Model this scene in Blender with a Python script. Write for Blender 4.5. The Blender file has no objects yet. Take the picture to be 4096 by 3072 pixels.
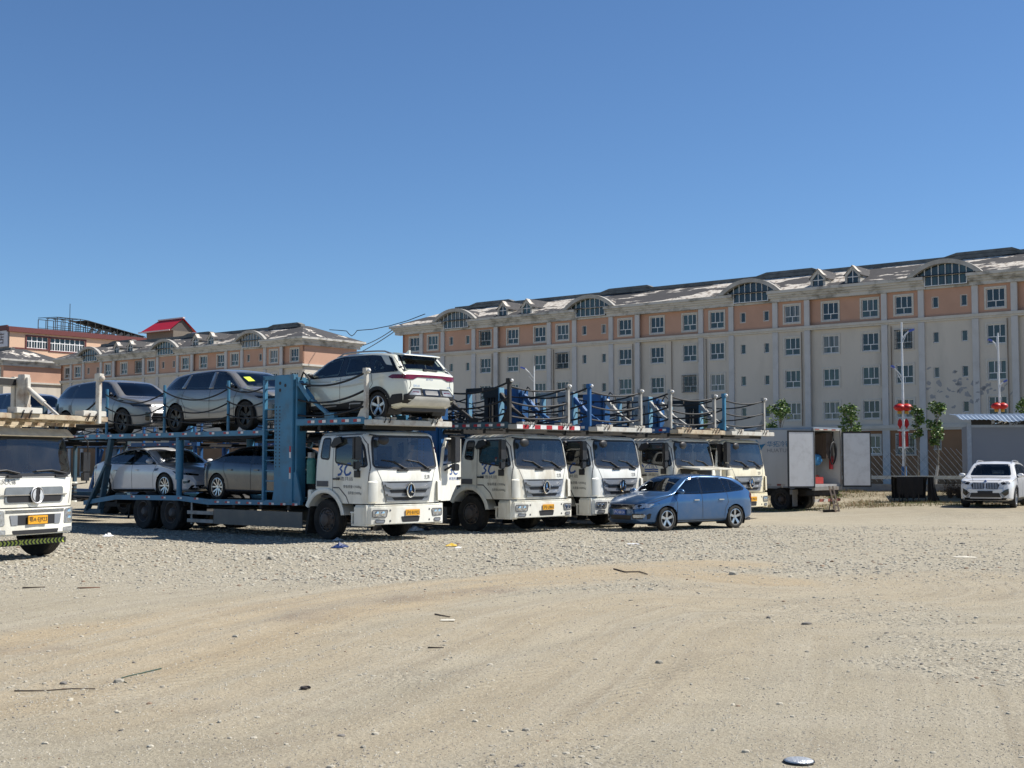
import bpy, bmesh, math, random
from mathutils import Vector, Matrix, noise
from mathutils.bvhtree import BVHTree
from mathutils.geometry import delaunay_2d_cdt
random.seed(7)
R = math.radians
SC = bpy.context.scene
COL = SC.collection
# ------------------------------------------------------------ camera, sky, sun, exposure
PITCH = math.atan((1850 - 1536) / 5200)
cam_d = bpy.data.cameras.new('camera'); cam = bpy.data.objects.new('camera', cam_d); COL.objects.link(cam)
cam_d.sensor_width = 36.0; cam_d.lens = 5200 / 4096 * 36.0; cam_d.clip_end = 9000; cam_d.clip_start = 0.05
cam.location = (0, 0, 1.8); cam.rotation_euler = (math.pi / 2 + PITCH, 0, 0)
SC.camera = cam
SUN_AZ = (0.983, 0.184); SUN_EL = R(49)
SUN_DIR = Vector((SUN_AZ[0] * math.cos(SUN_EL), SUN_AZ[1] * math.cos(SUN_EL), math.sin(SUN_EL))).normalized()
world = bpy.data.worlds.new('World'); SC.world = world; world.use_nodes = True
wn = world.node_tree.nodes; wl = world.node_tree.links
sky = wn.new('ShaderNodeTexSky'); sky.sky_type = 'NISHITA'; sky.sun_disc = False
sky.sun_elevation = SUN_EL; sky.sun_rotation = math.atan2(SUN_AZ[0], SUN_AZ[1])
sky.altitude = 1500; sky.air_density = 1.05; sky.dust_density = 0.15; sky.ozone_density = 5.0
tint = wn.new('ShaderNodeMix'); tint.data_type = 'RGBA'; tint.blend_type = 'MULTIPLY'; tint.inputs[0].default_value = 1.0; tint.inputs[7].default_value = (0.84, 1.0, 1.12, 1)
# added dimming of the high sky, above the view, to deepen the shadows
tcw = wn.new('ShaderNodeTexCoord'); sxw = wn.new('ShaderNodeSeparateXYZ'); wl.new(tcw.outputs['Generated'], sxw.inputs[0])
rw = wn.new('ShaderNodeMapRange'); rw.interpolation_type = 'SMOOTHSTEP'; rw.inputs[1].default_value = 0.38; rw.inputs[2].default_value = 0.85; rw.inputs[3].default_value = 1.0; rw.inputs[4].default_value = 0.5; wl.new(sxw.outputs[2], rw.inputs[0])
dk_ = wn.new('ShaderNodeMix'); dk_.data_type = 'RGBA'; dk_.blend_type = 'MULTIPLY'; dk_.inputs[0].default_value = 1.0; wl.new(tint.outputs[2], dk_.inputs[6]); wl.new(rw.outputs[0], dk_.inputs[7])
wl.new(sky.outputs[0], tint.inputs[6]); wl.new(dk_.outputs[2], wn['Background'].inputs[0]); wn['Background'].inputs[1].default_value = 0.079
sun_d = bpy.data.lights.new('sun', 'SUN'); sun = bpy.data.objects.new('sun', sun_d); COL.objects.link(sun)
sun_d.energy = 5.0; sun_d.angle = R(0.53); sun_d.color = (1.0, 0.955, 0.88)
sun.rotation_euler = SUN_DIR.to_track_quat('Z', 'Y').to_euler(); sun.location = (30, 10, 60)
SC.view_settings.view_transform = 'Standard'; SC.view_settings.look = 'None'
SC.view_settings.exposure = 0.42; SC.view_settings.gamma = 1.0
SC.cycles.max_bounces = 7; SC.cycles.transparent_max_bounces = 14; SC.cycles.caustics_reflective = False
# ------------------------------------------------------------ camera geometry used to place things on the ground
CP, SP = math.cos(PITCH), math.sin(PITCH)
def ray(px, py):
    u = (px - 2048) / 5200; v = (1536 - py) / 5200
    return Vector((u, CP - v * SP, SP + v * CP))
def G(px, py, z=0.0):
    d = ray(px, py); return Vector((0, 0, 1.8)) + d * ((z - 1.8) / d.z)
def AT(px, py, Y):
    d = ray(px, py); return Vector((0, 0, 1.8)) + d * (Y / d.y)
# ------------------------------------------------------------ materials
MATS = {}
def mat(name, col, rough=0.6, metal=0.0, var=0.12, scale=6.0, coat=0.0, spec=0.5, stain=None, stain_amt=0.5, stain_scale=2.0, bump=0.0, bump_scale=40.0, stretch=(1, 1, 1), emit=None):
    if name in MATS: return MATS[name]
    m = bpy.data.materials.new(name); m.use_nodes = True; nt = m.node_tree; N = nt.nodes; Lk = nt.links
    b = N['Principled BSDF']; b.inputs['Roughness'].default_value = rough; b.inputs['Metallic'].default_value = metal
    b.inputs['Specular IOR Level'].default_value = spec
    if coat: b.inputs['Coat Weight'].default_value = coat; b.inputs['Coat Roughness'].default_value = 0.06
    tc = N.new('ShaderNodeTexCoord'); mp = N.new('ShaderNodeMapping'); mp.inputs['Scale'].default_value = stretch
    Lk.new(tc.outputs['Object'], mp.inputs[0])
    n = N.new('ShaderNodeTexNoise'); n.inputs['Scale'].default_value = scale; n.inputs['Detail'].default_value = 5
    Lk.new(mp.outputs[0], n.inputs[0])
    cr = N.new('ShaderNodeValToRGB'); c = col
    cr.color_ramp.elements[0].position = 0.25; cr.color_ramp.elements[1].position = 0.75
    cr.color_ramp.elements[0].color = (*[max(0, x * (1 - var)) for x in c], 1); cr.color_ramp.elements[1].color = (*[min(1, x * (1 + var)) for x in c], 1)
    Lk.new(n.outputs['Fac'], cr.inputs[0]); out = cr.outputs[0]
    if stain:
        n2 = N.new('ShaderNodeTexNoise'); n2.inputs['Scale'].default_value = stain_scale; n2.inputs['Detail'].default_value = 8; n2.inputs['Roughness'].default_value = 0.65
        Lk.new(mp.outputs[0], n2.inputs[0])
        r2 = N.new('ShaderNodeValToRGB'); r2.color_ramp.elements[0].position = 0.48; r2.color_ramp.elements[1].position = 0.68
        r2.color_ramp.elements[1].color = (stain_amt,) * 3 + (1,)
        Lk.new(n2.outputs['Fac'], r2.inputs[0])
        mx = N.new('ShaderNodeMix'); mx.data_type = 'RGBA'; Lk.new(r2.outputs[0], mx.inputs[0]); Lk.new(out, mx.inputs[6]); mx.inputs[7].default_value = (*stain, 1); out = mx.outputs[2]
    Lk.new(out, b.inputs['Base Color'])
    if bump:
        n3 = N.new('ShaderNodeTexNoise'); n3.inputs['Scale'].default_value = bump_scale; n3.inputs['Detail'].default_value = 4; Lk.new(tc.outputs['Object'], n3.inputs[0])
        bp = N.new('ShaderNodeBump'); bp.inputs['Strength'].default_value = bump; bp.inputs['Distance'].default_value = 0.02
        Lk.new(n3.outputs['Fac'], bp.inputs['Height']); Lk.new(bp.outputs[0], b.inputs['Normal'])
    if emit: b.inputs['Emission Color'].default_value = (*emit, 1); b.inputs['Emission Strength'].default_value = 1
    MATS[name] = m; return m
def glass(name, tint, gloss_min=0.06, rough=0.015, dust=0.0):
    if name in MATS: return MATS[name]
    m = bpy.data.materials.new(name); m.use_nodes = True; nt = m.node_tree; N = nt.nodes; Lk = nt.links
    N.remove(N['Principled BSDF']); o = N['Material Output']
    t = N.new('ShaderNodeBsdfTransparent'); t.inputs[0].default_value = (*tint, 1)
    g = N.new('ShaderNodeBsdfGlossy'); g.inputs['Roughness'].default_value = rough
    g.inputs['Color'].default_value = (0.9, 0.95, 1, 1)
    fr = N.new('ShaderNodeFresnel'); fr.inputs[0].default_value = 1.5
    ad = N.new('ShaderNodeMath'); ad.operation = 'ADD'; Lk.new(fr.outputs[0], ad.inputs[0]); ad.inputs[1].default_value = gloss_min - 0.04; ad.use_clamp = True
    mx = N.new('ShaderNodeMixShader'); Lk.new(ad.outputs[0], mx.inputs[0]); Lk.new(t.outputs[0], mx.inputs[1]); Lk.new(g.outputs[0], mx.inputs[2])
    last = mx.outputs[0]
    if dust:
        d = N.new('ShaderNodeBsdfDiffuse'); d.inputs[0].default_value = (0.45, 0.42, 0.36, 1)
        tc = N.new('ShaderNodeTexCoord'); n = N.new('ShaderNodeTexNoise'); n.inputs['Scale'].default_value = 3; n.inputs['Detail'].default_value = 6; Lk.new(tc.outputs['Object'], n.inputs[0])
        mu = N.new('ShaderNodeMath'); mu.operation = 'MULTIPLY'; Lk.new(n.outputs['Fac'], mu.inputs[0]); mu.inputs[1].default_value = dust
        m2 = N.new('ShaderNodeMixShader'); Lk.new(mu.outputs[0], m2.inputs[0]); Lk.new(last, m2.inputs[1]); Lk.new(d.outputs[0], m2.inputs[2]); last = m2.outputs[0]
    Lk.new(last, o.inputs[0]); MATS[name] = m; return m
DUST = (0.36, 0.31, 0.23)
M_black = mat('black_plastic', (0.016, 0.016, 0.018), 0.5, stain=(.12, .10, .08), stain_amt=0.2)
M_trim_black = mat('trim_black', (0.010, 0.010, 0.011), 0.6)
M_gloss_black = mat('gloss_black', (0.008, 0.008, 0.009), 0.12, coat=0.6)
M_rubber = mat('rubber', (0.018, 0.017, 0.016), 0.85, stain=(.12, .105, .08), stain_amt=0.3, stain_scale=4)
M_dark = mat('dark_steel', (0.018, 0.0175, 0.0175), 0.7, stain=(0.06, 0.045, 0.03), stain_amt=0.6)
M_steel = mat('steel_grey', (0.30, 0.31, 0.32), 0.4, 0.7)
M_rim_truck = mat('truck_rim', (0.10, 0.095, 0.09), 0.7, stain=(0.11, 0.065, 0.04), stain_amt=0.8)
M_alloy = mat('alloy', (0.55, 0.56, 0.58), 0.3, 0.85, var=0.05)
M_alloy_dark = mat('dark_alloy', (0.02, 0.02, 0.022), 0.3, 0.3)
M_chrome = mat('chrome', (0.75, 0.76, 0.78), 0.12, 1.0, var=0.03)
M_silver_plastic = mat('silver_plastic', (0.27, 0.285, 0.31), 0.38, 0.35, var=0.06, stain=DUST, stain_amt=0.2)
M_lens = mat('lamp_lens', (0.42, 0.44, 0.46), 0.12, 0.55, var=0.45, scale=14, coat=0.8)
M_red_lens = mat('red_lens', (0.13, 0.003, 0.007), 0.12, coat=0.9, var=0.4, scale=9)
M_white_truck = mat('truck_white', (0.83, 0.815, 0.735), 0.34, coat=0.35, var=0.04, scale=1.5, stain=(0.42, 0.36, 0.25), stain_amt=0.45, stain_scale=1.6, stretch=(1, 1, 0.35))
M_cream_truck = mat('truck_cream', (0.80, 0.73, 0.54), 0.4, coat=0.3, var=0.06, scale=1.5, stain=(0.40, 0.31, 0.18), stain_amt=0.55, stain_scale=1.6, stretch=(1, 1, 0.35))
M_blue = mat('carrier_blue', (0.05, 0.205, 0.345), 0.5, var=0.15, scale=2, stain=(0.07, 0.11, 0.13), stain_amt=0.55, stain_scale=3)
M_blue2 = mat('deep_blue', (0.012, 0.095, 0.27), 0.5, var=0.15, scale=2, stain=(0.08, 0.09, 0.10), stain_amt=0.4, stain_scale=3)
M_blue_dull = mat('dull_blue', (0.045, 0.10, 0.14), 0.6, var=0.2, scale=2, stain=(0.12, 0.10, 0.08), stain_amt=0.6, stain_scale=3)
M_grey_metal = mat('worn_grey', (0.38, 0.37, 0.34), 0.6, var=0.15, scale=3, stain=(0.14, 0.10, 0.07), stain_amt=0.6, stain_scale=3.5)
M_white_worn = mat('worn_white', (0.60, 0.58, 0.52), 0.6, var=0.12, scale=3, stain=(0.22, 0.13, 0.07), stain_amt=0.75, stain_scale=3.0)
M_rust = mat('rusty_white', (0.50, 0.42, 0.30), 0.7, var=0.25, scale=4, stain=(0.20, 0.09, 0.035), stain_amt=0.85, stain_scale=3.0)
M_box_grey = mat('grey_skirt', (0.13, 0.13, 0.125), 0.5, 0.25, var=0.15, scale=2, stain=(.2, .17, .13), stain_amt=0.55)
M_red_tape = mat('red_tape', (0.42, 0.02, 0.03), 0.4)
M_white_tape = mat('white_tape', (0.75, 0.75, 0.74), 0.4)
M_rope = mat('rubber_hose', (0.012, 0.012, 0.013), 0.6)
M_plate_y = mat('yellow_plate', (0.75, 0.36, 0.02), 0.45, var=0.05)
M_plate_b = mat('blue_plate', (0.02, 0.10, 0.42), 0.45, var=0.05)
M_ink = mat('ink', (0.02, 0.02, 0.022), 0.6)
M_ink_grey = mat('grey_ink', (0.10, 0.10, 0.105), 0.6)
M_ink_blue = mat('blue_ink', (0.02, 0.09, 0.32), 0.5)
M_ink_white = mat('white_ink', (0.8, 0.8, 0.8), 0.5)
M_cabin = mat('cab_interior', (0.055, 0.055, 0.06), 0.8)
M_seat = mat('seat_cloth', (0.07, 0.07, 0.075), 0.85)
M_paper = mat('paper', (0.78, 0.78, 0.76), 0.7)
G_truck = glass('truck_glass', (0.42, 0.48, 0.53), 0.07, dust=0.07)
G_side = glass('truck_side_glass', (0.28, 0.33, 0.36), 0.07, dust=0.06)
G_car = glass('car_glass', (0.58, 0.64, 0.64), 0.07)
G_dark = glass('privacy_glass', (0.02, 0.022, 0.025), 0.09)
# ------------------------------------------------------------ mesh builder
def roundpoly(poly, r, n=5):
    out = []; k = len(poly)
    for i in range(k):
        p = Vector(poly[i]); a = Vector(poly[i - 1]) - p; b = Vector(poly[(i + 1) % k]) - p
        rr = min(r, a.length * 0.45, b.length * 0.45); pa = p + a.normalized() * rr; pb = p + b.normalized() * rr
        for j in range(n + 1):
            t = j / n; out.append(tuple(pa * (1 - t) ** 2 + p * 2 * t * (1 - t) + pb * t * t))
    return out
def pchip(pts):
    xs = [p[0] for p in pts]; ys = [p[1] for p in pts]; n = len(xs)
    h = [xs[i + 1] - xs[i] for i in range(n - 1)]; d = [(ys[i + 1] - ys[i]) / h[i] for i in range(n - 1)]
    m = [0.0] * n; m[0] = d[0]; m[-1] = d[-1]
    for i in range(1, n - 1):
        if d[i - 1] * d[i] > 0:
            w1 = 2 * h[i] + h[i - 1]; w2 = h[i] + 2 * h[i - 1]; m[i] = (w1 + w2) / (w1 / d[i - 1] + w2 / d[i])
    def f(x):
        if x <= xs[0]: return ys[0]
        if x >= xs[-1]: return ys[-1]
        i = 0
        while x > xs[i + 1]: i += 1
        t = (x - xs[i]) / h[i]; t2 = t * t; t3 = t2 * t
        return ys[i] * (2 * t3 - 3 * t2 + 1) + h[i] * m[i] * (t3 - 2 * t2 + t) + ys[i + 1] * (-2 * t3 + 3 * t2) + h[i] * m[i + 1] * (t3 - t2)
    return f
def sstep(a, b, x):
    t = max(0.0, min(1.0, (x - a) / (b - a))); return t * t * (3 - 2 * t)
TXT = {}
def text_geo(s):
    if s in TXT: return TXT[s]
    cu = bpy.data.curves.new('t', 'FONT'); cu.body = s; cu.size = 1; cu.resolution_u = 3
    ob = bpy.data.objects.new('t', cu); COL.objects.link(ob)
    me = bpy.data.meshes.new_from_object(ob.evaluated_get(bpy.context.evaluated_depsgraph_get()))
    vs = [tuple(v.co[:2]) for v in me.vertices]; fs = [tuple(p.vertices) for p in me.polygons]
    bpy.data.objects.remove(ob); bpy.data.curves.remove(cu); bpy.data.meshes.remove(me)
    TXT[s] = (vs, fs); return TXT[s]
class MB:
    def __init__(s): s.v = []; s.f = []; s.m = []; s.k = 0
    def mi(s, k): s.k = k; return s
    def add(s, vs, fs):
        o = len(s.v); s.v += [tuple(x) for x in vs]
        for f in fs: s.f.append(tuple(i + o for i in f)); s.m.append(s.k)
        return s
    def box(s, x0, x1, y0, y1, z0, z1, M=None):
        vs = [(x, y, z) for z in (z0, z1) for y in (y0, y1) for x in (x0, x1)]
        if M is not None: vs = [M @ Vector(v) for v in vs]
        return s.add(vs, [(0, 2, 3, 1), (4, 5, 7, 6), (0, 1, 5, 4), (2, 6, 7, 3), (0, 4, 6, 2), (1, 3, 7, 5)])
    def bar(s, a, b, w, h=None, up=(0, 0, 1)):
        a = Vector(a); b = Vector(b); h = h or w; d = (b - a); L = d.length; d.normalize(); u = Vector(up)
        if abs(d.dot(u)) > 0.98: u = Vector((1, 0, 0))
        sd = d.cross(u).normalized(); u = sd.cross(d)
        vs = []
        for p in (a, b):
            for i, j in ((-1, -1), (1, -1), (1, 1), (-1, 1)): vs.append(p + sd * (i * w / 2) + u * (j * h / 2))
        return s.add(vs, [(0, 1, 2, 3), (7, 6, 5, 4), (0, 4, 5, 1), (1, 5, 6, 2), (2, 6, 7, 3), (3, 7, 4, 0)])
    def tube(s, pts, r, n=8, r1=None):
        pts = [Vector(p) for p in pts]; k = len(pts); vs = []; fs = []
        up = Vector((0, 0, 1))
        for i, p in enumerate(pts):
            d = (pts[min(i + 1, k - 1)] - pts[max(i - 1, 0)]).normalized()
            u = up if abs(d.dot(up)) < 0.97 else Vector((1, 0, 0))
            a = d.cross(u).normalized(); b = d.cross(a)
            rr = r if r1 is None else r + (r1 - r) * i / max(1, k - 1)
            for j in range(n):
                t = 2 * math.pi * j / n; vs.append(p + a * (rr * math.cos(t)) + b * (rr * math.sin(t)))
        for i in range(k - 1):
            for j in range(n): fs.append((i * n + j, i * n + (j + 1) % n, (i + 1) * n + (j + 1) % n, (i + 1) * n + j))
        fs.append(tuple(range(n))); fs.append(tuple(range((k - 1) * n, k * n))[::-1])
        return s.add(vs, fs)
    def lathe(s, prof, c, axis='y', n=28, arc=(0, 2 * math.pi)):
        # prof = [(radius, offset along the axis)]
        full = abs(arc[1] - arc[0] - 2 * math.pi) < 1e-6; m = n if full else n + 1; vs = []; fs = []
        for r, o in prof:
            for j in range(m):
                t = arc[0] + (arc[1] - arc[0]) * j / n; a, b = r * math.cos(t), r * math.sin(t)
                vs.append({'y': (c[0] + a, c[1] + o, c[2] + b), 'x': (c[0] + o, c[1] + a, c[2] + b), 'z': (c[0] + a, c[1] + b, c[2] + o)}[axis])
        for i in range(len(prof) - 1):
            for j in range(n):
                j2 = (j + 1) % m; fs.append((i * m + j, i * m + j2, (i + 1) * m + j2, (i + 1) * m + j))
        return s.add(vs, fs)
    def prism(s, poly, axis, a, b):
        n = len(poly); f = {'y': lambda p, o: (p[0], o, p[1]), 'x': lambda p, o: (o, p[0], p[1]), 'z': lambda p, o: (p[0], p[1], o)}[axis]
        vs = [f(p, a) for p in poly] + [f(p, b) for p in poly]
        fs = [tuple(range(n)), tuple(range(n, 2 * n))[::-1]] + [(i, i + n, (i + 1) % n + n, (i + 1) % n) for i in range(n)]
        return s.add(vs, fs)
    def ellipsoid(s, c, r, nu=12, nv=8):
        vs = [(c[0], c[1], c[2] - r[2])]; fs = []
        for i in range(1, nv):
            a = -math.pi / 2 + math.pi * i / nv
            for j in range(nu):
                t = 2 * math.pi * j / nu; vs.append((c[0] + r[0] * math.cos(a) * math.cos(t), c[1] + r[1] * math.cos(a) * math.sin(t), c[2] + r[2] * math.sin(a)))
        vs.append((c[0], c[1], c[2] + r[2])); last = len(vs) - 1
        for j in range(nu): fs.append((0, 1 + (j + 1) % nu, 1 + j)); fs.append((last, last - nu + j, last - nu + (j + 1) % nu))
        for i in range(nv - 2):
            for j in range(nu): a = 1 + i * nu; fs.append((a + j, a + (j + 1) % nu, a + nu + (j + 1) % nu, a + nu + j))
        return s.add(vs, fs)
    def text(s, st, o, ux, uz, w, h, th=0.0):
        vs, fs = text_geo(st)
        if not vs: return s
        x0 = min(v[0] for v in vs); x1 = max(v[0] for v in vs); z0 = min(v[1] for v in vs); z1 = max(v[1] for v in vs)
        o = Vector(o); ux = Vector(ux); uz = Vector(uz)
        return s.add([o + ux * ((v[0] - x0) / (x1 - x0) * w) + uz * ((v[1] - z0) / (z1 - z0) * h) for v in vs], fs)
    def build(s, name, mats, parent=None, smooth=False, bevel=0.0, fix=True):
        me = bpy.data.meshes.new(name); me.from_pydata(s.v, [], s.f)
        mats = mats if isinstance(mats, (list, tuple)) else [mats]
        for m in mats: me.materials.append(m)
        if len(mats) > 1: me.polygons.foreach_set('material_index', s.m)
        if fix or bevel:
            bm = bmesh.new(); bm.from_mesh(me)
            if fix: bmesh.ops.recalc_face_normals(bm, faces=bm.faces)
            if bevel:
                ed = [e for e in bm.edges if len(e.link_faces) == 2 and e.calc_face_angle(0) > 0.6]
                bmesh.ops.bevel(bm, geom=ed, offset=bevel, segments=2, affect='EDGES', clamp_overlap=True)
            bm.to_mesh(me); bm.free()
        if smooth:
            me.polygons.foreach_set('use_smooth', [True] * len(me.polygons))
            if smooth != 'all':
                try: me.set_sharp_from_angle(angle=R(38))
                except Exception: pass
        ob = bpy.data.objects.new(name, me); COL.objects.link(ob)
        if parent is not None: ob.parent = parent
        return ob
def tag(o, label=None, cat=None, group=None, kind=None):
    if label: o['label'] = label
    if cat: o['category'] = cat
    if group: o['group'] = group
    if kind: o['kind'] = kind
    return o
def thing(name, label, cat, loc=(0, 0, 0), rotz=0.0, group=None):
    o = bpy.data.objects.new(name, None); COL.objects.link(o); o.empty_display_size = 0.3
    o.location = loc; o.rotation_euler = (0, 0, rotz); return tag(o, label, cat, group)
def copy_tree(o, parent=None):
    c = o.copy(); COL.objects.link(c); c.parent = parent
    for ch in list(o.children): copy_tree(ch, c)
    return c
# ------------------------------------------------------------ draping flat outlines on a curved body
AX = {'+y': (0, 2, 1, 1), '-y': (0, 2, 1, -1), '+x': (1, 2, 0, 1), '-x': (1, 2, 0, -1), '+z': (0, 1, 2, 1)}
def inpoly(x, y, poly):
    c = False; n = len(poly); j = n - 1
    for i in range(n):
        a, b = poly[i], poly[j]
        if (a[1] > y) != (b[1] > y) and x < (b[0] - a[0]) * (y - a[1]) / (b[1] - a[1]) + a[0]: c = not c
        j = i
    return c
def edgedist(x, y, poly):
    best = 9; n = len(poly)
    for i in range(n):
        ax, ay = poly[i]; bx, by = poly[(i + 1) % n]; dx, dy = bx - ax, by - ay; L = dx * dx + dy * dy
        t = 0 if L == 0 else max(0, min(1, ((x - ax) * dx + (y - ay) * dy) / L))
        best = min(best, math.hypot(x - ax - t * dx, y - ay - t * dy))
    return best
def drape_pts(pts, view, bvh, off):
    ia, ib, ic, sg = AX[view]; out = []; last = None
    for a, b in pts:
        o = [0, 0, 0]; o[ia] = a; o[ib] = b; o[ic] = 6.0 * sg; d = [0, 0, 0]; d[ic] = -sg
        h = bvh.ray_cast(Vector(o), Vector(d), 12)
        out.append(h[0][ic] if h[0] is not None else None)
    good = [x for x in out if x is not None]; fb = sum(good) / len(good) if good else 0
    res = []
    for (a, b), c in zip(pts, out):
        if c is None:
            q = [0, 0, 0]; q[ia] = a; q[ib] = b; q[ic] = fb; h = bvh.find_nearest(Vector(q)); p = h[0].copy()
        else:
            p = Vector((0, 0, 0)); p[ia] = a; p[ib] = b; p[ic] = c
        p[ic] += off * sg; res.append(p)
    return res
def drape(mb, poly, view, bvh, off=0.004, thick=0.0, step=0.07):
    n = len(poly); bd = []
    for i in range(n):
        a = Vector(poly[i]); b = Vector(poly[(i + 1) % n]); k = max(1, int((b - a).length / step))
        for j in range(k): bd.append(a + (b - a) * (j / k))
    nb = len(bd); pts = list(bd)
    x0 = min(p.x for p in bd); x1 = max(p.x for p in bd); y0 = min(p.y for p in bd); y1 = max(p.y for p in bd)
    pp = [tuple(p) for p in poly]
    x = x0 + step / 2
    while x < x1:
        y = y0 + step / 2
        while y < y1:
            if inpoly(x, y, pp) and edgedist(x, y, pp) > step * 0.35: pts.append(Vector((x, y)))
            y += step
        x += step
    r = delaunay_2d_cdt(pts, [(i, (i + 1) % nb) for i in range(nb)], [], 1, 1e-5)
    vs, fs = r[0], r[2]
    P = drape_pts([tuple(v) for v in vs], view, bvh, off + thick)
    ic, sg = AX[view][2], AX[view][3]; ff = []
    for f in fs:
        nrm = (P[f[1]] - P[f[0]]).cross(P[f[2]] - P[f[0]]); ff.append(tuple(f) if nrm[ic] * sg > 0 else tuple(reversed(f)))
    if thick:
        es = {}
        for f in ff:
            for i in range(len(f)): es[(f[i], f[(i + 1) % len(f)])] = 1
        o = len(P); idx = {}
        for (a, b) in list(es):
            if (b, a) not in es:
                for q in (a, b):
                    if q not in idx:
                        idx[q] = len(P); w = P[q].copy(); w[ic] -= sg * (thick + off + 0.006); P.append(w)
                ff.append((b, a, idx[a], idx[b]))
    mb.add(P, ff); return mb
def ribbon(mb, line, view, bvh, w=0.014, off=0.003):
    # a thin strip along a polyline laid on the body
    pts = [Vector(p) for p in line]; dense = []
    for i in range(len(pts) - 1):
        k = max(1, int((pts[i + 1] - pts[i]).length / 0.06))
        for j in range(k): dense.append(pts[i] + (pts[i + 1] - pts[i]) * (j / k))
    dense.append(pts[-1]); A = []; B = []
    for i, p in enumerate(dense):
        d = (dense[min(i + 1, len(dense) - 1)] - dense[max(i - 1, 0)]).normalized(); nn = Vector((-d.y, d.x)) * (w / 2); A.append(tuple(p + nn)); B.append(tuple(p - nn))
    PA = drape_pts(A, view, bvh, off); PB = drape_pts(B, view, bvh, off); n = len(PA)
    mb.add(PA + PB, [(i, i + 1, n + i + 1, n + i) for i in range(n - 1)]); return mb
def drape_text(mb, st, view, bvh, a0, b0, w, h, off=0.006, flip=1):
    vs, fs = text_geo(st)
    x0 = min(v[0] for v in vs); x1 = max(v[0] for v in vs); z0 = min(v[1] for v in vs); z1 = max(v[1] for v in vs)
    q = [(a0 + flip * (v[0] - x0) / (x1 - x0) * w, b0 + (v[1] - z0) / (z1 - z0) * h) for v in vs]
    mb.add(drape_pts(q, view, bvh, off), fs); return mb
def sag(a, b, drop, n=14):
    a = Vector(a); b = Vector(b); return [a.lerp(b, i / n) - Vector((0, 0, drop * 4 * (i / n) * (1 - i / n))) for i in range(n + 1)]
# ------------------------------------------------------------ ground
def rise(x, y):
    h = 0.52 * sstep(47.5, 58.5, y + 0.25 * noise.noise((x * 0.3, y * 0.3, 2))) * sstep(7.5, 11, x)
    h = max(h, 0.22 * sstep(9, 15, x) * sstep(38, 43, y))
    return h * (1 - sstep(66, 74, y)) * (1 - sstep(60, 66, x))
TRK = []
for pts in ([(-80, 2790), (600, 2620), (1250, 2440), (1900, 2330), (2600, 2290), (3050, 2330)], [(-60, 2600), (700, 2500), (1300, 2410), (1750, 2345), (2300, 2290), (2900, 2255)],
            [(600, 2830), (1400, 2600), (2300, 2440), (3000, 2360), (3800, 2300)], [(1500, 3060), (2300, 2720), (3100, 2480), (4090, 2330)]):
    TRK.append([G(*p).to_2d() for p in pts])
def segdist(p, line):
    best = 99
    for a, b in zip(line, line[1:]):
        d = b - a; t = max(0, min(1, (p - a).dot(d) / d.length_squared)); best = min(best, (p - a - d * t).length)
    return best
def track(x, y):
    p = Vector((x, y)); w = noise.noise((x * 0.5, y * 0.5, 5)) * 0.35
    t = 0
    for i, ln in enumerate(TRK):
        d = segdist(p, ln) + w; t = max(t, (1, 1, 0.45, 0.3)[i] * (1 - sstep(0.5, 1.5, d)))
    return t
def ruts(x, y):
    p = Vector((x, y)); h = 0
    for i, ln in enumerate(TRK):
        d = segdist(p, ln)
        for o in (0.35, 1.25): h -= 0.010 * math.exp(-((d - o) / 0.16) ** 2); h += 0.006 * math.exp(-((d - o - 0.3) / 0.12) ** 2)
    return h
def gravel(x, y):
    band = sstep(17.5, 21, y - 0.15 * x) * (1 - sstep(36, 44, y - 0.1 * x))
    b = band * (0.75 + 0.5 * noise.noise((x * 0.25, y * 0.25, 9))) * (1 - sstep(4, 13, x) * 0.7)
    n = noise.noise((x * 0.35, y * 0.35, 1)) + 0.5 * noise.noise((x * 0.9, y * 0.9, 3))
    b = max(b, 0.55 * sstep(0.1, 0.55, n))
    c = G(200, 2735); b = max(b, 1.3 * (1 - sstep(0.3, 0.75, math.hypot((x - c.x) * 0.8, (y - c.y) * 1.0))))
    return max(0, min(1.2, b * (1 - 0.85 * track(x, y))))
def gz(x, y):
    f = sstep(0, 2, y + 1) * (1 - sstep(60, 70, y)) * (1 - sstep(26, 32, abs(x)))
    h = 0.022 * noise.noise((x * 0.22, y * 0.22, 0)) + 0.010 * noise.noise((x * 0.8, y * 0.8, 4)) + 0.010 * noise.noise((x * 2.6, y * 2.6, 7)) + ruts(x, y)
    near_obj = sstep(27, 30, y)
    return rise(x, y) + f * h * (1 - 0.75 * near_obj)
STN = [[G(*p).to_2d() for p in q] for q in ([(1560, 2405), (1700, 2385), (1850, 2368), (1980, 2358)], [(1210, 2470), (1300, 2455), (1380, 2446)], [(1240, 2440), (1480, 2398)], [(930, 2437), (1120, 2415)], [(20, 2602), (150, 2590)])]
def stain(x, y):
    p = Vector((x, y)); w = 0.5 + 0.9 * noise.noise((x * 0.9, y * 0.9, 11)); return max((1, .9, .6, .5, .7)[i] * (1 - sstep(0.12, 0.62, segdist(p, l) + .25 * noise.noise((x * 2.2, y * 2.2, 8)))) for i, l in enumerate(STN)) * min(1, max(0.2, w))
def tread(x, y):
    p = Vector((x, y)); t = 0
    for i, l in enumerate(TRK):
        d = segdist(p, l); t = max(t, (1 - sstep(.14, .2, abs(d - .55))) * (.5 + noise.noise((x * .4, y * .4, 6 + i))))
    return max(0, min(1, t))
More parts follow.
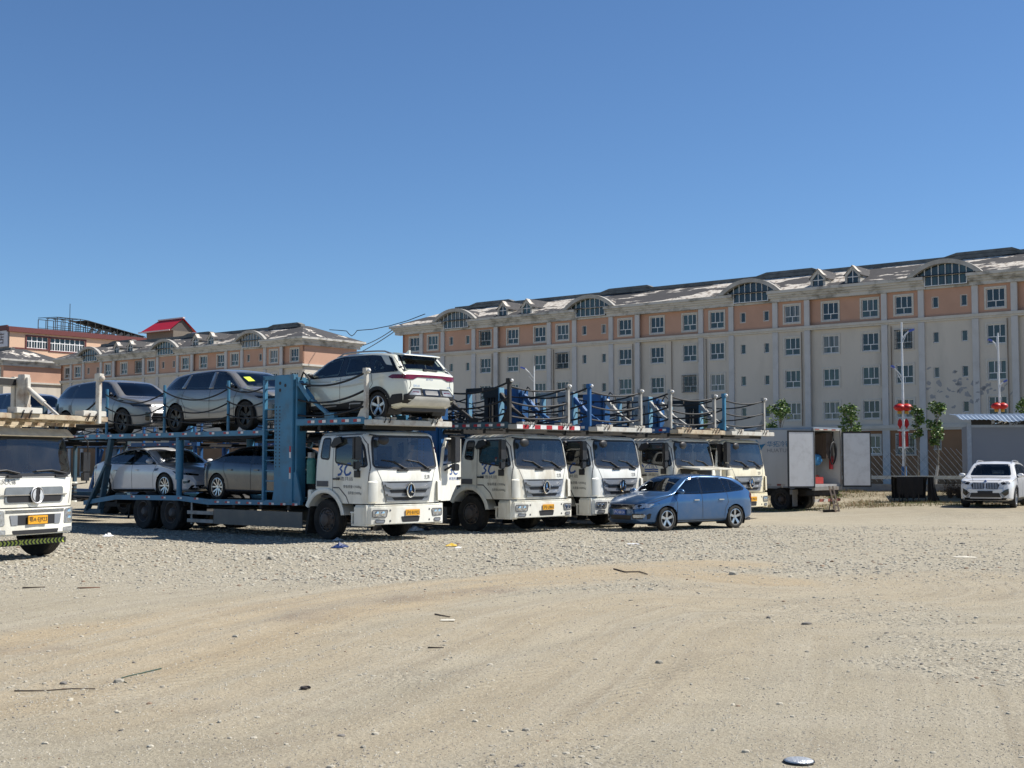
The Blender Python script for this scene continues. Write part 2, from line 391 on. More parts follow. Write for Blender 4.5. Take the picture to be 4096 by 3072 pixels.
def lateral(x, y):
    p = Vector((x, y)); best = 99; sg = 1; l = TRK[0]
    for a, b in zip(l, l[1:]):
        d = b - a; t = max(0, min(1, (p - a).dot(d) / d.length_squared)); q = p - a - d * t; dd = q.length
        if dd < best: best = dd; sg = 1 if d.x * (p - a).y - d.y * (p - a).x > 0 else -1
    return sg * best
def ground():
    xs = [-32 + 0.16 * i for i in range(401)]; ys = [-2.0]
    while ys[-1] < 74: ys.append(ys[-1] + (0.10 if ys[-1] < 16 else 0.16 if ys[-1] < 34 else 0.3))
    nx, ny = len(xs), len(ys); V = []; C = []; C2 = []
    for y in ys:
        for x in xs: V.append((x, y, gz(x, y))); C += [track(x, y), min(1, gravel(x, y)), rise(x, y), 1]; C2 += [stain(x, y), tread(x, y), lateral(x, y), 1] if y < 40 else [0, 0, 0, 1]
    F = [(j * nx + i, j * nx + i + 1, (j + 1) * nx + i + 1, (j + 1) * nx + i) for j in range(ny - 1) for i in range(nx - 1)]
    a, b, c, d = 0, nx - 1, nx * ny - 1, nx * (ny - 1)
    E = [(-5000, -5000), (5000, -5000), (5000, 9000), (-5000, 9000)]; o = len(V)
    for x, y in E: V.append((x, y, 0)); C += [0, 0, 0, 1]; C2 += [0, 0, 0, 1]
    F += [(o, o + 1, b, a), (o + 1, o + 2, c, b), (o + 2, o + 3, d, c), (o + 3, o, a, d)]
    # the border verts of the fine grid that lie between its corners sit on z = 0 as well
    me = bpy.data.meshes.new('ground'); me.from_pydata(V, [], F)
    at = me.color_attributes.new('zone', 'FLOAT_COLOR', 'POINT'); at.data.foreach_set('color', C); a2 = me.color_attributes.new('marks', 'FLOAT_COLOR', 'POINT'); a2.data.foreach_set('color', C2)
    me.polygons.foreach_set('use_smooth', [True] * len(F))
    m = bpy.data.materials.new('dirt_ground'); m.use_nodes = True; nt = m.node_tree; N = nt.nodes; L = nt.links; b_ = N['Principled BSDF']
    b_.inputs['Roughness'].default_value = 0.95; b_.inputs['Specular IOR Level'].default_value = 0.15
    tc = N.new('ShaderNodeTexCoord'); vc = N.new('ShaderNodeVertexColor'); vc.layer_name = 'zone'; sp = N.new('ShaderNodeSeparateColor'); L.new(vc.outputs[0], sp.inputs[0]); vm = N.new('ShaderNodeVertexColor'); vm.layer_name = 'marks'; sm = N.new('ShaderNodeSeparateColor'); L.new(vm.outputs[0], sm.inputs[0])
    def ns(s, d=6, rg=0.6, st=None, rot=0):
        n = N.new('ShaderNodeTexNoise'); n.inputs['Scale'].default_value = s; n.inputs['Detail'].default_value = d; n.inputs['Roughness'].default_value = rg
        if st:
            mp = N.new('ShaderNodeMapping'); mp.inputs['Scale'].default_value = st; mp.inputs['Rotation'].default_value = (0, 0, rot); L.new(tc.outputs['Object'], mp.inputs[0]); L.new(mp.outputs[0], n.inputs[0])
        else: L.new(tc.outputs['Object'], n.inputs[0])
        return n.outputs['Fac']
    def ramp(f, p0, c0, p1, c1):
        r = N.new('ShaderNodeValToRGB'); r.color_ramp.elements[0].position = p0; r.color_ramp.elements[0].color = (*c0, 1); r.color_ramp.elements[1].position = p1; r.color_ramp.elements[1].color = (*c1, 1); L.new(f, r.inputs[0]); return r.outputs[0]
    def mix(f, a, b, bl='MIX'):
        x = N.new('ShaderNodeMix'); x.data_type = 'RGBA'; x.blend_type = bl
        if isinstance(f, float): x.inputs[0].default_value = f
        else: L.new(f, x.inputs[0])
        for k, v in ((6, a), (7, b)):
            if isinstance(v, tuple): x.inputs[k].default_value = (*v, 1)
            else: L.new(v, x.inputs[k])
        return x.outputs[2]
    def mth(op, a, b):
        x = N.new('ShaderNodeMath'); x.operation = op; x.use_clamp = op in ('ADD', 'MULTIPLY')
        for k, v in ((0, a), (1, b)):
            if isinstance(v, (int, float)): x.inputs[k].default_value = v
            else: L.new(v, x.inputs[k])
        return x.outputs[0]
    base = ramp(ns(0.55, 9, .62), 0.32, (0.355, 0.312, 0.228), 0.70, (0.455, 0.402, 0.30))
    base = mix(ramp(ns(0.8, 8, 0.62, (0.3, 1.8, 1), R(-12)), 0.5, (0, 0, 0), 0.72, (0.9, 0.9, 0.9)), base, (0.465, 0.422, 0.335))
    base = mix(ramp(ns(1.1, 9, 0.68, (0.5, 1.5, 1), R(20)), 0.53, (0, 0, 0), 0.70, (0.75, 0.75, 0.75)), base, (0.30, 0.262, 0.205))
    tan = ramp(ns(2.0, 8, 0.62, (0.3, 2.2, 1), R(-10)), 0.3, (0.41, 0.31, 0.185), 0.7, (0.50, 0.39, 0.245))
    base = mix(mth('MULTIPLY', sp.outputs[0], 0.9), base, tan)
    def streak(f, g, d, rg):
        cx = N.new('ShaderNodeCombineXYZ'); m1 = N.new('ShaderNodeMath'); m1.operation = 'MULTIPLY'; m1.inputs[1].default_value = f; L.new(sm.outputs[2], m1.inputs[0]); L.new(m1.outputs[0], cx.inputs[0])
        sx = N.new('ShaderNodeSeparateXYZ'); L.new(tc.outputs['Object'], sx.inputs[0]); m2 = N.new('ShaderNodeMath'); m2.operation = 'MULTIPLY'; m2.inputs[1].default_value = g; L.new(sx.outputs[0], m2.inputs[0]); L.new(m2.outputs[0], cx.inputs[1])
        n = N.new('ShaderNodeTexNoise'); n.inputs['Scale'].default_value = 1.0; n.inputs['Detail'].default_value = d; n.inputs['Roughness'].default_value = rg; L.new(cx.outputs[0], n.inputs[0]); return n.outputs['Fac']
    base = mix(ramp(streak(1.1, .12, 7, .6), 0.48, (0, 0, 0), 0.66, (0.65, 0.65, 0.65)), base, (0.46, 0.415, 0.325))
    base = mix(ramp(streak(3.6, .22, 6, .65), 0.50, (0, 0, 0), 0.68, (0.6, 0.6, 0.6)), base, (0.27, 0.225, 0.165))
    base = mix(ramp(streak(8.0, .30, 5, .6), 0.54, (0, 0, 0), 0.66, (0.45, 0.45, 0.45)), base, (0.50, 0.455, 0.36))
    base = mix(mth('MULTIPLY', sm.outputs[0], ramp(ns(3.0, 8, .7), .3, (.3, .3, .3), .6, (1, 1, 1))), base, (0.20, 0.150, 0.115))
    def cells(sc, p0, c0, p1, c1):
        vo = N.new('ShaderNodeTexVoronoi'); vo.inputs['Scale'].default_value = sc; L.new(tc.outputs['Object'], vo.inputs[0]); bw = N.new('ShaderNodeRGBToBW'); L.new(vo.outputs['Color'], bw.inputs[0]); return vo, ramp(bw.outputs[0], p0, c0, p1, c1)
    vo, peb = cells(19, 0.25, (0.23, 0.215, 0.18), 0.72, (0.56, 0.52, 0.42))
    base = mix(mth('MULTIPLY', sp.outputs[1], 0.8), base, peb)
    v2, p2 = cells(55, 0.28, (0.20, 0.18, 0.14), 0.68, (0.50, 0.45, 0.35)); base = mix(0.20, base, p2)
    v3, p3 = cells(130, 0.3, (0.17, 0.15, 0.12), 0.66, (0.50, 0.45, 0.35)); base = mix(0.20, base, p3)
    base = mix(ramp(ns(5.5, 3, .5, (.55, 1.2, 1)), 0.70, (0, 0, 0), 0.73, (0.5, 0.5, 0.5)), base, (0.50, 0.46, 0.37))
    base = mix(mth('MULTIPLY', sp.outputs[2], 1.5), base, ramp(ns(1.8, 9, .7), 0.36, (0.10, 0.085, 0.045), 0.66, (0.36, 0.29, 0.19)))
    L.new(base, b_.inputs['Base Color'])
    bp = N.new('ShaderNodeBump'); bp.inputs['Strength'].default_value = 0.9; bp.inputs['Distance'].default_value = 0.04
    inv = mth('MULTIPLY', vo.outputs['Distance'], mth('ADD', mth('MULTIPLY', sp.outputs[1], 0.8), 0.1))
    wv = N.new('ShaderNodeTexWave'); wv.inputs['Scale'].default_value = 2.6; wv.inputs['Distortion'].default_value = 1.5; wv.inputs['Detail'].default_value = 2; wm = N.new('ShaderNodeMapping'); wm.inputs['Rotation'].default_value = (0, 0, R(50)); L.new(tc.outputs['Object'], wm.inputs[0]); L.new(wm.outputs[0], wv.inputs[0])
    tr_ = mth('MULTIPLY', mth('MULTIPLY', wv.outputs['Fac'], sm.outputs[1]), 0.32)
    hh = mth('SUBTRACT', mth('ADD', mth('ADD', mth('MULTIPLY', ns(34, 7, .7), 0.6), mth('MULTIPLY', ns(9, 7, .65), 0.4)), tr_), inv)
    L.new(hh, bp.inputs['Height']); L.new(bp.outputs[0], b_.inputs['Normal'])
    me.materials.append(m); ob = bpy.data.objects.new('ground', me); COL.objects.link(ob); tag(ob, kind='structure'); return ob
ground()
def pebble(mb, x, y, s, z=None):
    # an irregular little stone half sunk in the dirt
    z = gz(x, y) if z is None else z; a = random.random() * 6.28; e = random.uniform(0.55, 1.0); hgt = random.uniform(0.35, 0.75); ca, sa = math.cos(a), math.sin(a); vs = []
    n = 6
    for r, k in ((1.0, -0.15), (0.85, 0.55)):
        for j in range(n):
            t = 6.283 * (j + (0.5 if k > 0 else 0)) / n; q = r * random.uniform(0.78, 1.1); X, Y = q * math.cos(t), q * e * math.sin(t)
            vs.append((x + s * (X * ca - Y * sa), y + s * (X * sa + Y * ca), z + s * hgt * k * random.uniform(0.8, 1.2)))
    vs.append((x, y, z + s * hgt * 0.9))
    mb.add(vs, [(i, (i + 1) % n, n + i) for i in range(n)] + [((i + 1) % n, n + (i + 1) % n, n + i) for i in range(n)] + [(n + i, n + (i + 1) % n, 2 * n) for i in range(n)])
def stones():
    mb = MB(); cnt = 0; rnd = random.Random(3)
    while cnt < 34000:
        t = rnd.random(); y = 7.2 + 30 * t ** 1.35; x = rnd.uniform(-0.44, 0.44) * (y + 2)
        g = gravel(x, y); dens = 0.045 + 1.0 * g
        if rnd.random() > dens: continue
        s = 0.005 + 0.008 * rnd.random() ** 2 + (0.030 * rnd.random() ** 2.0) * g * sstep(13, 24, y) + (0.02 * rnd.random() ** 6)
        s *= 1 + 0.022 * max(0, y - 10)
        if rnd.random() < 0.006: s *= 2.0
        if 30.3 < y and -14 < x < 12: s = min(s, 0.035)
        if cnt % 2:
            for _ in range(2):
                yy = 7.2 + 16 * rnd.random() ** 1.6; xx = rnd.uniform(-.44, .44) * (yy + 2); z = gz(xx, yy); c = .0045 + .007 * rnd.random() ** 2 + .0003 * yy; a = rnd.random() * 6.28; mb.mi(rnd.choice((0, 0, 1, 1, 1, 2))); mb.add([(xx + c * math.cos(a + t) * (1.3 if t < 1 else .8), yy + c * math.sin(a + t), z - .002) for t in (0, 1.57, 3.14, 4.71)] + [(xx, yy, z + c * .5)], [(0, 1, 4), (1, 2, 4), (2, 3, 4), (3, 0, 4)])
        q = rnd.random(); mb.mi(0 if q < 0.58 else 1 if q < 0.90 else 2 if q < 0.96 else 3); pebble(mb, x, y, s); cnt += 1
    ms = [mat('pebble_pale', (0.47, 0.435, 0.355), 0.9, var=0.15, scale=3), mat('pebble_grey', (0.35, 0.325, 0.27), 0.9, var=0.2, scale=3), mat('pebble_dark', (0.20, 0.185, 0.165), 0.9, var=0.3, scale=3), mat('pebble_brown', (0.27, 0.19, 0.13), 0.9, var=0.2, scale=3)]
    tag(mb.build('gravel', ms, fix=False), 'loose pebbles and gravel strewn over the dirt lot', 'gravel', kind='stuff')
stones()
# ------------------------------------------------------------ apartment blocks
M_pink = mat('salmon_render', (0.50, 0.30, 0.215), 0.85, var=0.08, scale=0.6, stain=(0.42, 0.245, 0.175), stain_amt=0.5, stain_scale=0.35, bump=0.1)
M_cream = mat('cream_render', (0.585, 0.535, 0.465), 0.88, var=0.06, scale=0.4, stretch=(1, 1, .35), stain=(0.46, 0.425, 0.37), stain_amt=0.65, stain_scale=0.5, bump=0.1)
M_brown = mat('brown_render', (0.27, 0.15, 0.08), 0.88, var=0.1, scale=0.6)
M_trim = mat('white_trim', (0.535, 0.53, 0.525), 0.8, var=0.05, scale=1.2, stain=(0.36, 0.35, 0.33), stain_amt=0.4, stain_scale=0.8)
M_cornice = mat('mossy_cornice', (0.53, 0.51, 0.47), 0.85, var=0.06, scale=1.0, stain=(0.13, 0.12, 0.09), stain_amt=0.9, stain_scale=0.8, stretch=(1, 1, 1.8))
M_surr = mat('window_surround', (0.55, 0.525, 0.475), 0.8)
M_ledge = mat('cream_ledge', (0.56, 0.53, 0.475), 0.8, var=.06, stain=(.38, .35, .30), stain_amt=.5, stain_scale=.7)
M_upvc = mat('white_upvc', (0.66, 0.67, 0.68), 0.45, var=0.03)
M_patch = mat('grey_cement', (0.32, 0.325, 0.335), 0.9)
def pane_mat():
    m = bpy.data.materials.new('window_pane'); m.use_nodes = True; N = m.node_tree.nodes; L = m.node_tree.links; b = N['Principled BSDF']
    oi = N.new('ShaderNodeObjectInfo'); r = N.new('ShaderNodeValToRGB'); e = r.color_ramp.elements
    e[0].color = (0.006, 0.008, 0.008, 1); e[1].color = (0.16, 0.155, 0.14, 1); e.new(0.45).color = (0.02, 0.028, 0.027, 1); e.new(0.62).color = (0.04, 0.07, 0.065, 1); e.new(0.8).color = (0.035, 0.038, 0.036, 1)
    tc = N.new('ShaderNodeTexCoord'); n = N.new('ShaderNodeTexNoise'); n.inputs['Scale'].default_value = 1.2; mp = N.new('ShaderNodeMapping'); mp.inputs['Scale'].default_value = (3, 1, 0.25); cb_ = N.new('ShaderNodeVectorMath'); cb_.operation = 'ADD'; sc_ = N.new('ShaderNodeMath'); sc_.operation = 'MULTIPLY'; sc_.inputs[1].default_value = 57.0; L.new(oi.outputs['Random'], sc_.inputs[0]); L.new(tc.outputs['Object'], cb_.inputs[0]); L.new(sc_.outputs[0], cb_.inputs[1]); L.new(cb_.outputs[0], mp.inputs[0]); L.new(mp.outputs[0], n.inputs[0])
    ad = N.new('ShaderNodeMath'); ad.operation = 'ADD'; L.new(oi.outputs['Random'], ad.inputs[0]); L.new(n.outputs['Fac'], ad.inputs[1])
    sb = N.new('ShaderNodeMath'); sb.operation = 'SUBTRACT'; L.new(ad.outputs[0], sb.inputs[0]); sb.inputs[1].default_value = 0.5; L.new(sb.outputs[0], r.inputs[0])
    L.new(r.outputs[0], b.inputs['Base Color']); b.inputs['Roughness'].default_value = 0.08; b.inputs['Specular IOR Level'].default_value = 0.6; return m
M_pane = pane_mat()
def roof_mat(nm='torn_shingle', th=0.515):
    m = bpy.data.materials.new(nm); m.use_nodes = True; N = m.node_tree.nodes; L = m.node_tree.links; b = N['Principled BSDF']; b.inputs['Roughness'].default_value = 0.92
    tc = N.new('ShaderNodeTexCoord'); mp = N.new('ShaderNodeMapping'); mp.inputs['Scale'].default_value = (0.16, 0.42, 0.8); L.new(tc.outputs['Object'], mp.inputs[0])
    n = N.new('ShaderNodeTexNoise'); n.inputs['Scale'].default_value = 1.15; n.inputs['Detail'].default_value = 12; n.inputs['Roughness'].default_value = 0.66; L.new(mp.outputs[0], n.inputs[0])
    r = N.new('ShaderNodeValToRGB'); r.color_ramp.elements[0].position = th; r.color_ramp.elements[1].position = th + .02; L.new(n.outputs['Fac'], r.inputs[0])
    n2 = N.new('ShaderNodeTexNoise'); n2.inputs['Scale'].default_value = 3; n2.inputs['Detail'].default_value = 7; L.new(tc.outputs['Object'], n2.inputs[0])
    s = N.new('ShaderNodeValToRGB'); s.color_ramp.elements[0].color = (0.035, 0.035, 0.038, 1); s.color_ramp.elements[1].color = (0.085, 0.082, 0.085, 1); L.new(n2.outputs['Fac'], s.inputs[0])
    w = N.new('ShaderNodeValToRGB'); w.color_ramp.elements[0].color = (0.25, 0.2, 0.16, 1); w.color_ramp.elements[0].position = 0.34; w.color_ramp.elements[1].color = (0.66, 0.61, 0.54, 1); w.color_ramp.elements[1].position = 0.5; L.new(n2.outputs['Fac'], w.inputs[0])
    x = N.new('ShaderNodeMix'); x.data_type = 'RGBA'; L.new(r.outputs[0], x.inputs[0]); L.new(s.outputs[0], x.inputs[6]); L.new(w.outputs[0], x.inputs[7]); L.new(x.outputs[2], b.inputs['Base Color']); return m
M_roof = roof_mat(); M_roof2 = roof_mat('worn_shingle', 0.57)
M_shingle = mat('dark_shingle', (0.06, 0.06, 0.063), 0.9, var=0.3, scale=3)
M_fascia = mat('ridge_fascia', (0.15, 0.155, 0.15), 0.8, var=0.3, scale=2)
def holes_wall(mb, x0, x1, z0, z1, y, holes, rev=0.16, ax='x'):
    xs = sorted({x0, x1} | {h[0] for h in holes} | {h[1] for h in holes}); zs = sorted({z0, z1} | {h[2] for h in holes} | {h[3] for h in holes})
    P = (lambda a, d, z: (a, y + d, z)) if ax == 'x' else (lambda a, d, z: (y - d, a, z))
    for i in range(len(xs) - 1):
        for j in range(len(zs) - 1):
            cx, cz = (xs[i] + xs[i + 1]) / 2, (zs[j] + zs[j + 1]) / 2
            if any(h[0] < cx < h[1] and h[2] < cz < h[3] for h in holes): continue
            mb.add([P(xs[i], 0, zs[j]), P(xs[i + 1], 0, zs[j]), P(xs[i + 1], 0, zs[j + 1]), P(xs[i], 0, zs[j + 1])], [(0, 1, 2, 3)])
    for a, b, c, d in holes:
        mb.add([P(a, 0, c), P(b, 0, c), P(b, 0, d), P(a, 0, d), P(a, rev, c), P(b, rev, c), P(b, rev, d), P(a, rev, d)], [(0, 4, 5, 1), (1, 5, 6, 2), (2, 6, 7, 3), (3, 7, 4, 0)])
WIN = {}
def window_meshes():
    # 'big' = three lights over two with a white surround, 'small' = one slit light
    w, h, t = 1.36, 1.42, 0.07; f = MB(); s = 0.15
    for a, b, c, d in ((-w / 2 - s, w / 2 + s, -h / 2 - s, -h / 2), (-w / 2 - s, w / 2 + s, h / 2, h / 2 + s), (-w / 2 - s, -w / 2, -h / 2, h / 2), (w / 2, w / 2 + s, -h / 2, h / 2)): f.box(a, b, -0.05, 0.004, c, d)
    f.mi(1); zt = -h / 2 + 0.50
    for a, b, c, d in ((-w / 2, w / 2, -h / 2, -h / 2 + 0.055), (-w / 2, w / 2, h / 2 - 0.055, h / 2), (-w / 2, w / 2, zt - 0.03, zt + 0.03)): f.box(a, b, 0.06, 0.11, c, d)
    for a in (-w / 2 + 0.028, w / 2 - 0.028): f.box(a - 0.028, a + 0.028, 0.061, 0.109, -h / 2, h / 2)
    for a in (-0.2, 0.26): f.box(a - 0.03, a + 0.03, 0.062, 0.108, zt, h / 2)
    f.box(-0.03, 0.03, 0.062, 0.108, -h / 2, zt)
    p = MB().add([(-w / 2, 0.09, -h / 2), (w / 2, 0.09, -h / 2), (w / 2, 0.09, h / 2), (-w / 2, 0.09, h / 2)], [(0, 1, 2, 3)])
    g = MB(); g.box(-w / 2 - .04, w / 2 + .04, -0.26, -0.23, -h / 2 - .04, -h / 2); g.box(-w / 2 - .04, w / 2 + .04, -0.26, -0.23, h / 2, h / 2 + .04)
    for i in range(11): a = -w / 2 + w * i / 10; g.box(a - .012, a + .012, -0.255, -0.235, -h / 2, h / 2)
    for z in (-h / 4, 0, h / 4): g.box(-w / 2, w / 2, -0.25, -0.24, z - .012, z + .012)
    for a in (-w / 2, w / 2):
        for z in (-h / 2, 0, h / 2 - .02): g.box(a - .012, a + .012, -0.235, -0.05, z, z + .02)
    sw, sh = 0.44, 0.78; sf = MB()
    for a, b, c, d in ((-sw / 2 - .05, sw / 2 + .05, -sh / 2 - .06, -sh / 2), (-sw / 2 - .05, sw / 2 + .05, sh / 2, sh / 2 + .05), (-sw / 2 - .05, -sw / 2, -sh / 2, sh / 2), (sw / 2, sw / 2 + .05, -sh / 2, sh / 2)): sf.box(a, b, -0.012, 0.004, c, d)
    sf.mi(1); sf.box(-sw / 2, sw / 2, 0.09, 0.12, -sh / 2, -sh / 2 + .05); sf.box(-sw / 2, -sw / 2 + .045, 0.091, 0.119, -sh / 2, sh / 2); sf.box(sw / 2 - .045, sw / 2, 0.091, 0.119, -sh / 2, sh / 2)
    spn = MB().add([(-sw / 2, 0.11, -sh / 2), (sw / 2, 0.11, -sh / 2), (sw / 2, 0.11, sh / 2), (-sw / 2, 0.11, sh / 2)], [(0, 1, 2, 3)])
    WIN['big'] = (f, p, g); WIN['small'] = (sf, spn, None)
window_meshes(); WPROTO = {}
def place_window(root, kind, x, y, z, guard=False):
    f, p, g = WIN[kind]
    if kind not in WPROTO:
        wo = f.build('window', [M_surr, M_upvc], root); po = p.build('pane', M_pane, wo); WPROTO[kind] = (wo, po)
    else:
        a, b = WPROTO[kind]; wo = a.copy(); COL.objects.link(wo); wo.parent = root; po = b.copy(); COL.objects.link(po); po.parent = wo
    wo.location = (x, y, z)
    if guard:
        if 'guard' not in WPROTO: WPROTO['guard'] = g.build('window_guard', M_dark, wo)
        else: q = WPROTO['guard'].copy(); COL.objects.link(q); q.parent = wo
ZC = {5: 14.08, 4: 11.38, 3: 8.68, 2: 6.0, 1: 3.2}
UN = 16.72
def apartment(label, P0, ang, sl, sr, units, depth, rows, seed, right_end=False, dormer_units=(), patches=()):
    rnd = random.Random(seed); root = thing('apartment_block', label, 'building', P0, R(ang))
    bays = []   # (x0, x1, kind)
    for u in units:
        o = UN * u; bays += [(o, o + 4.18, 'arch'), (o + 4.18, o + 7.08, 'one'), (o + 7.08, o + 13.72, 'two'), (o + 13.72, o + UN, 'one')]
    bays = [(max(a, sl), min(b, sr), k) for a, b, k in bays if b > sl + 0.3 and a < sr - 0.3]
    if bays and bays[0][0] > sl + 0.3: bays.insert(0, (sl, bays[0][0], 'end'))
    wall = MB(); wins = []; ycol = {}
    for a, b, k in bays:
        y = 0.22 if k == 'two' else 0.0; L = b - a
        if k == 'arch': xs = [(a + 0.26 * L, 'small'), (a + 0.79 * L, 'small')]
        elif k == 'two': xs = [(a + 0.29 * 6.64, 'big'), (a + 0.80 * 6.64, 'big')] if L > 5 else ([(a + 0.55 * L, 'big')] if L > 2.4 else [])
        elif k == 'end': xs = [(a + 0.55 * L, 'big')]
        else: xs = [(a + 0.52 * L, 'big')] if L > 2 else []
        hs = {1: [], 0: [], 2: []}
        for x, kd in xs:
            for r in (5, 4, 3, 2, 1):
                if r not in rows or x < rows[r]: continue
                z = ZC[r]; hw, hh = (0.68, 0.71) if kd == 'big' else (0.22, 0.39)
                hs[1 if r == 5 else 2 if r == 1 else 0].append((x - hw, x + hw, z - hh, z + hh)); wins.append((kd, x, y, z))
        wall.mi(0); holes_wall(wall, a, b, 12.93, 15.3, y, hs[1]); wall.mi(1); holes_wall(wall, a, b, 4.5, 12.93, y, hs[0]); wall.mi(2); holes_wall(wall, a, b, 0, 4.5, y, hs[2])
        if k == 'two':
            for x in (a, b):
                for z0, z1, mm in ((12.93, 15.3, 0), (4.5, 12.93, 1), (0, 4.5, 2)): wall.mi(mm); wall.add([(x, 0, z0), (x, y, z0), (x, y, z1), (x, 0, z1)], [(0, 1, 2, 3)])
    for z0, z1, mm in ((12.93, 15.3, 0), (4.5, 12.93, 1), (0, 4.5, 2)):
        wall.mi(mm)
        for x in (sl, sr): wall.add([(x, 0, z0), (x, depth, z0), (x, depth, z1), (x, 0, z1)], [(0, 1, 2, 3)])
        wall.add([(sl, depth, z0), (sr, depth, z0), (sr, depth, z1), (sl, depth, z1)], [(0, 1, 2, 3)])
    wall.build('wall', [M_pink, M_cream, M_brown], root, fix=False)
    for kd, x, y, z in wins: place_window(root, kd, x, y, z, guard=(kd == 'big' and rnd.random() < 0.09))
    # pilasters
    for a, b, k in bays[1:]:
        if k == 'two' and a <= sl + 0.1: continue
        p = MB(); p.box(a - 0.23, a + 0.23, -0.16, 0.02, 12.98, 15.12); p.box(a - 0.24, a + 0.24, -0.15, 0.02, 4.72, 12.6); p.box(a - 0.30, a + 0.30, -0.13, 0.02, 0, 4.3); p.build('pilaster', M_trim, root)
    for z0, z1, pr in ((12.62, 12.98, 0.24), (4.3, 4.72, 0.26)):
        lm = MB(); lm.box(sl, sr, -pr, 0.36, z0 + 0.14, z1); lm.box(sl, sr, -pr + 0.1, 0.36, z0, z0 + 0.138)
        if right_end: lm.box(sr, sr + pr, -pr, depth, z0 + 0.14, z1)
        lm.build('ledge', M_ledge, root)
    # cornice, broken where the arched windows stand
    prof = ((15.13, 15.44, 0.30), (15.44, 15.62, 0.44), (15.62, 15.80, 0.60), (15.80, 16.04, 0.78)); cuts = []
    arches = [UN * u for u in units if sl - 1 < UN * u and UN * u + 4.18 < sr + 1]
    x = sl - 0.6
    for o in arches: cuts.append((x, o + 0.42)); x = o + 3.76
    cuts.append((x, sr + 0.0))
    cn = MB()
    for i, (z0, z1, pr) in enumerate(prof):
        for a, b in cuts: cn.box(a - (pr * 0.9 if a < sl else 0) + (0.04 * (i == 0) if a > sl else 0), b + (0.001 * i), -pr, 0.5, z0 + 0.001, z1)
        if right_end: cn.box(sr + 0.002, sr + pr, -pr - 0.001, depth + pr, z0, z1 - 0.001)
    for o in arches: cn.box(o + 0.42, o + 3.76, -0.2, 0.3, 15.12, 15.3)
    cn.build('cornice', M_cornice, root)
    # roof with hipped ends, ridge fascia
    rf = MB(); l2 = sl - 1.0; r2 = sr + (0.7 if right_end else 0); hl = sl + 4.4; hr = sr - (4.2 if right_end else 0); d = depth + 0.6; zt = 17.9; yr = min(3.7, depth / 2)
    rf.add([(l2, -0.72, 16.045), (r2, -0.72, 16.045), (hr, yr, zt), (hl, yr, zt), (l2, d, 16.045), (r2, d, 16.045), (hl, depth - yr + 0.01, zt), (hr, depth - yr + 0.01, zt)], [(0, 1, 2, 3), (0, 3, 6, 4), (1, 5, 7, 2), (5, 4, 6, 7), (3, 2, 7, 6)])
    rf.build('roof', M_roof if seed == 5 else M_roof2, root, fix=False)
    fs = MB(); fs.box(hl - 0.1, hr, yr - 0.35, yr + 0.3, zt - 0.18, zt + 0.16)
    for o in arches: fs.prism([(o + 0.6, zt + .15), (o + 1.6, zt + 0.40), (o + 5.9, zt + 0.40), (o + 6.5, zt + .15)], 'y', yr - 0.42, yr + 0.28); fs.prism([(o + 0.7, zt - .15), (o + 1.6, zt + 0.12), (o + 5.9, zt + 0.12), (o + 6.4, zt - .15)], 'y', yr - 0.52, yr - .43)
    fs.build('ridge_fascia', M_fascia, root)
    for o in arches: arch_dormer(root, o + 2.09)
    for u in dormer_units:
        for dx in (8.3, 11.3): gable_dormer(root, UN * u + dx)
    for x, z, pts in patches: pass
    return root
def arc_pts(cx, cz, r, z0, n=20):
    a = math.asin((z0 - cz) / r); return [(cx + r * math.cos(a + (math.pi - 2 * a) * i / n), cz + r * math.sin(a + (math.pi - 2 * a) * i / n)) for i in range(n + 1)]
ARC = {}
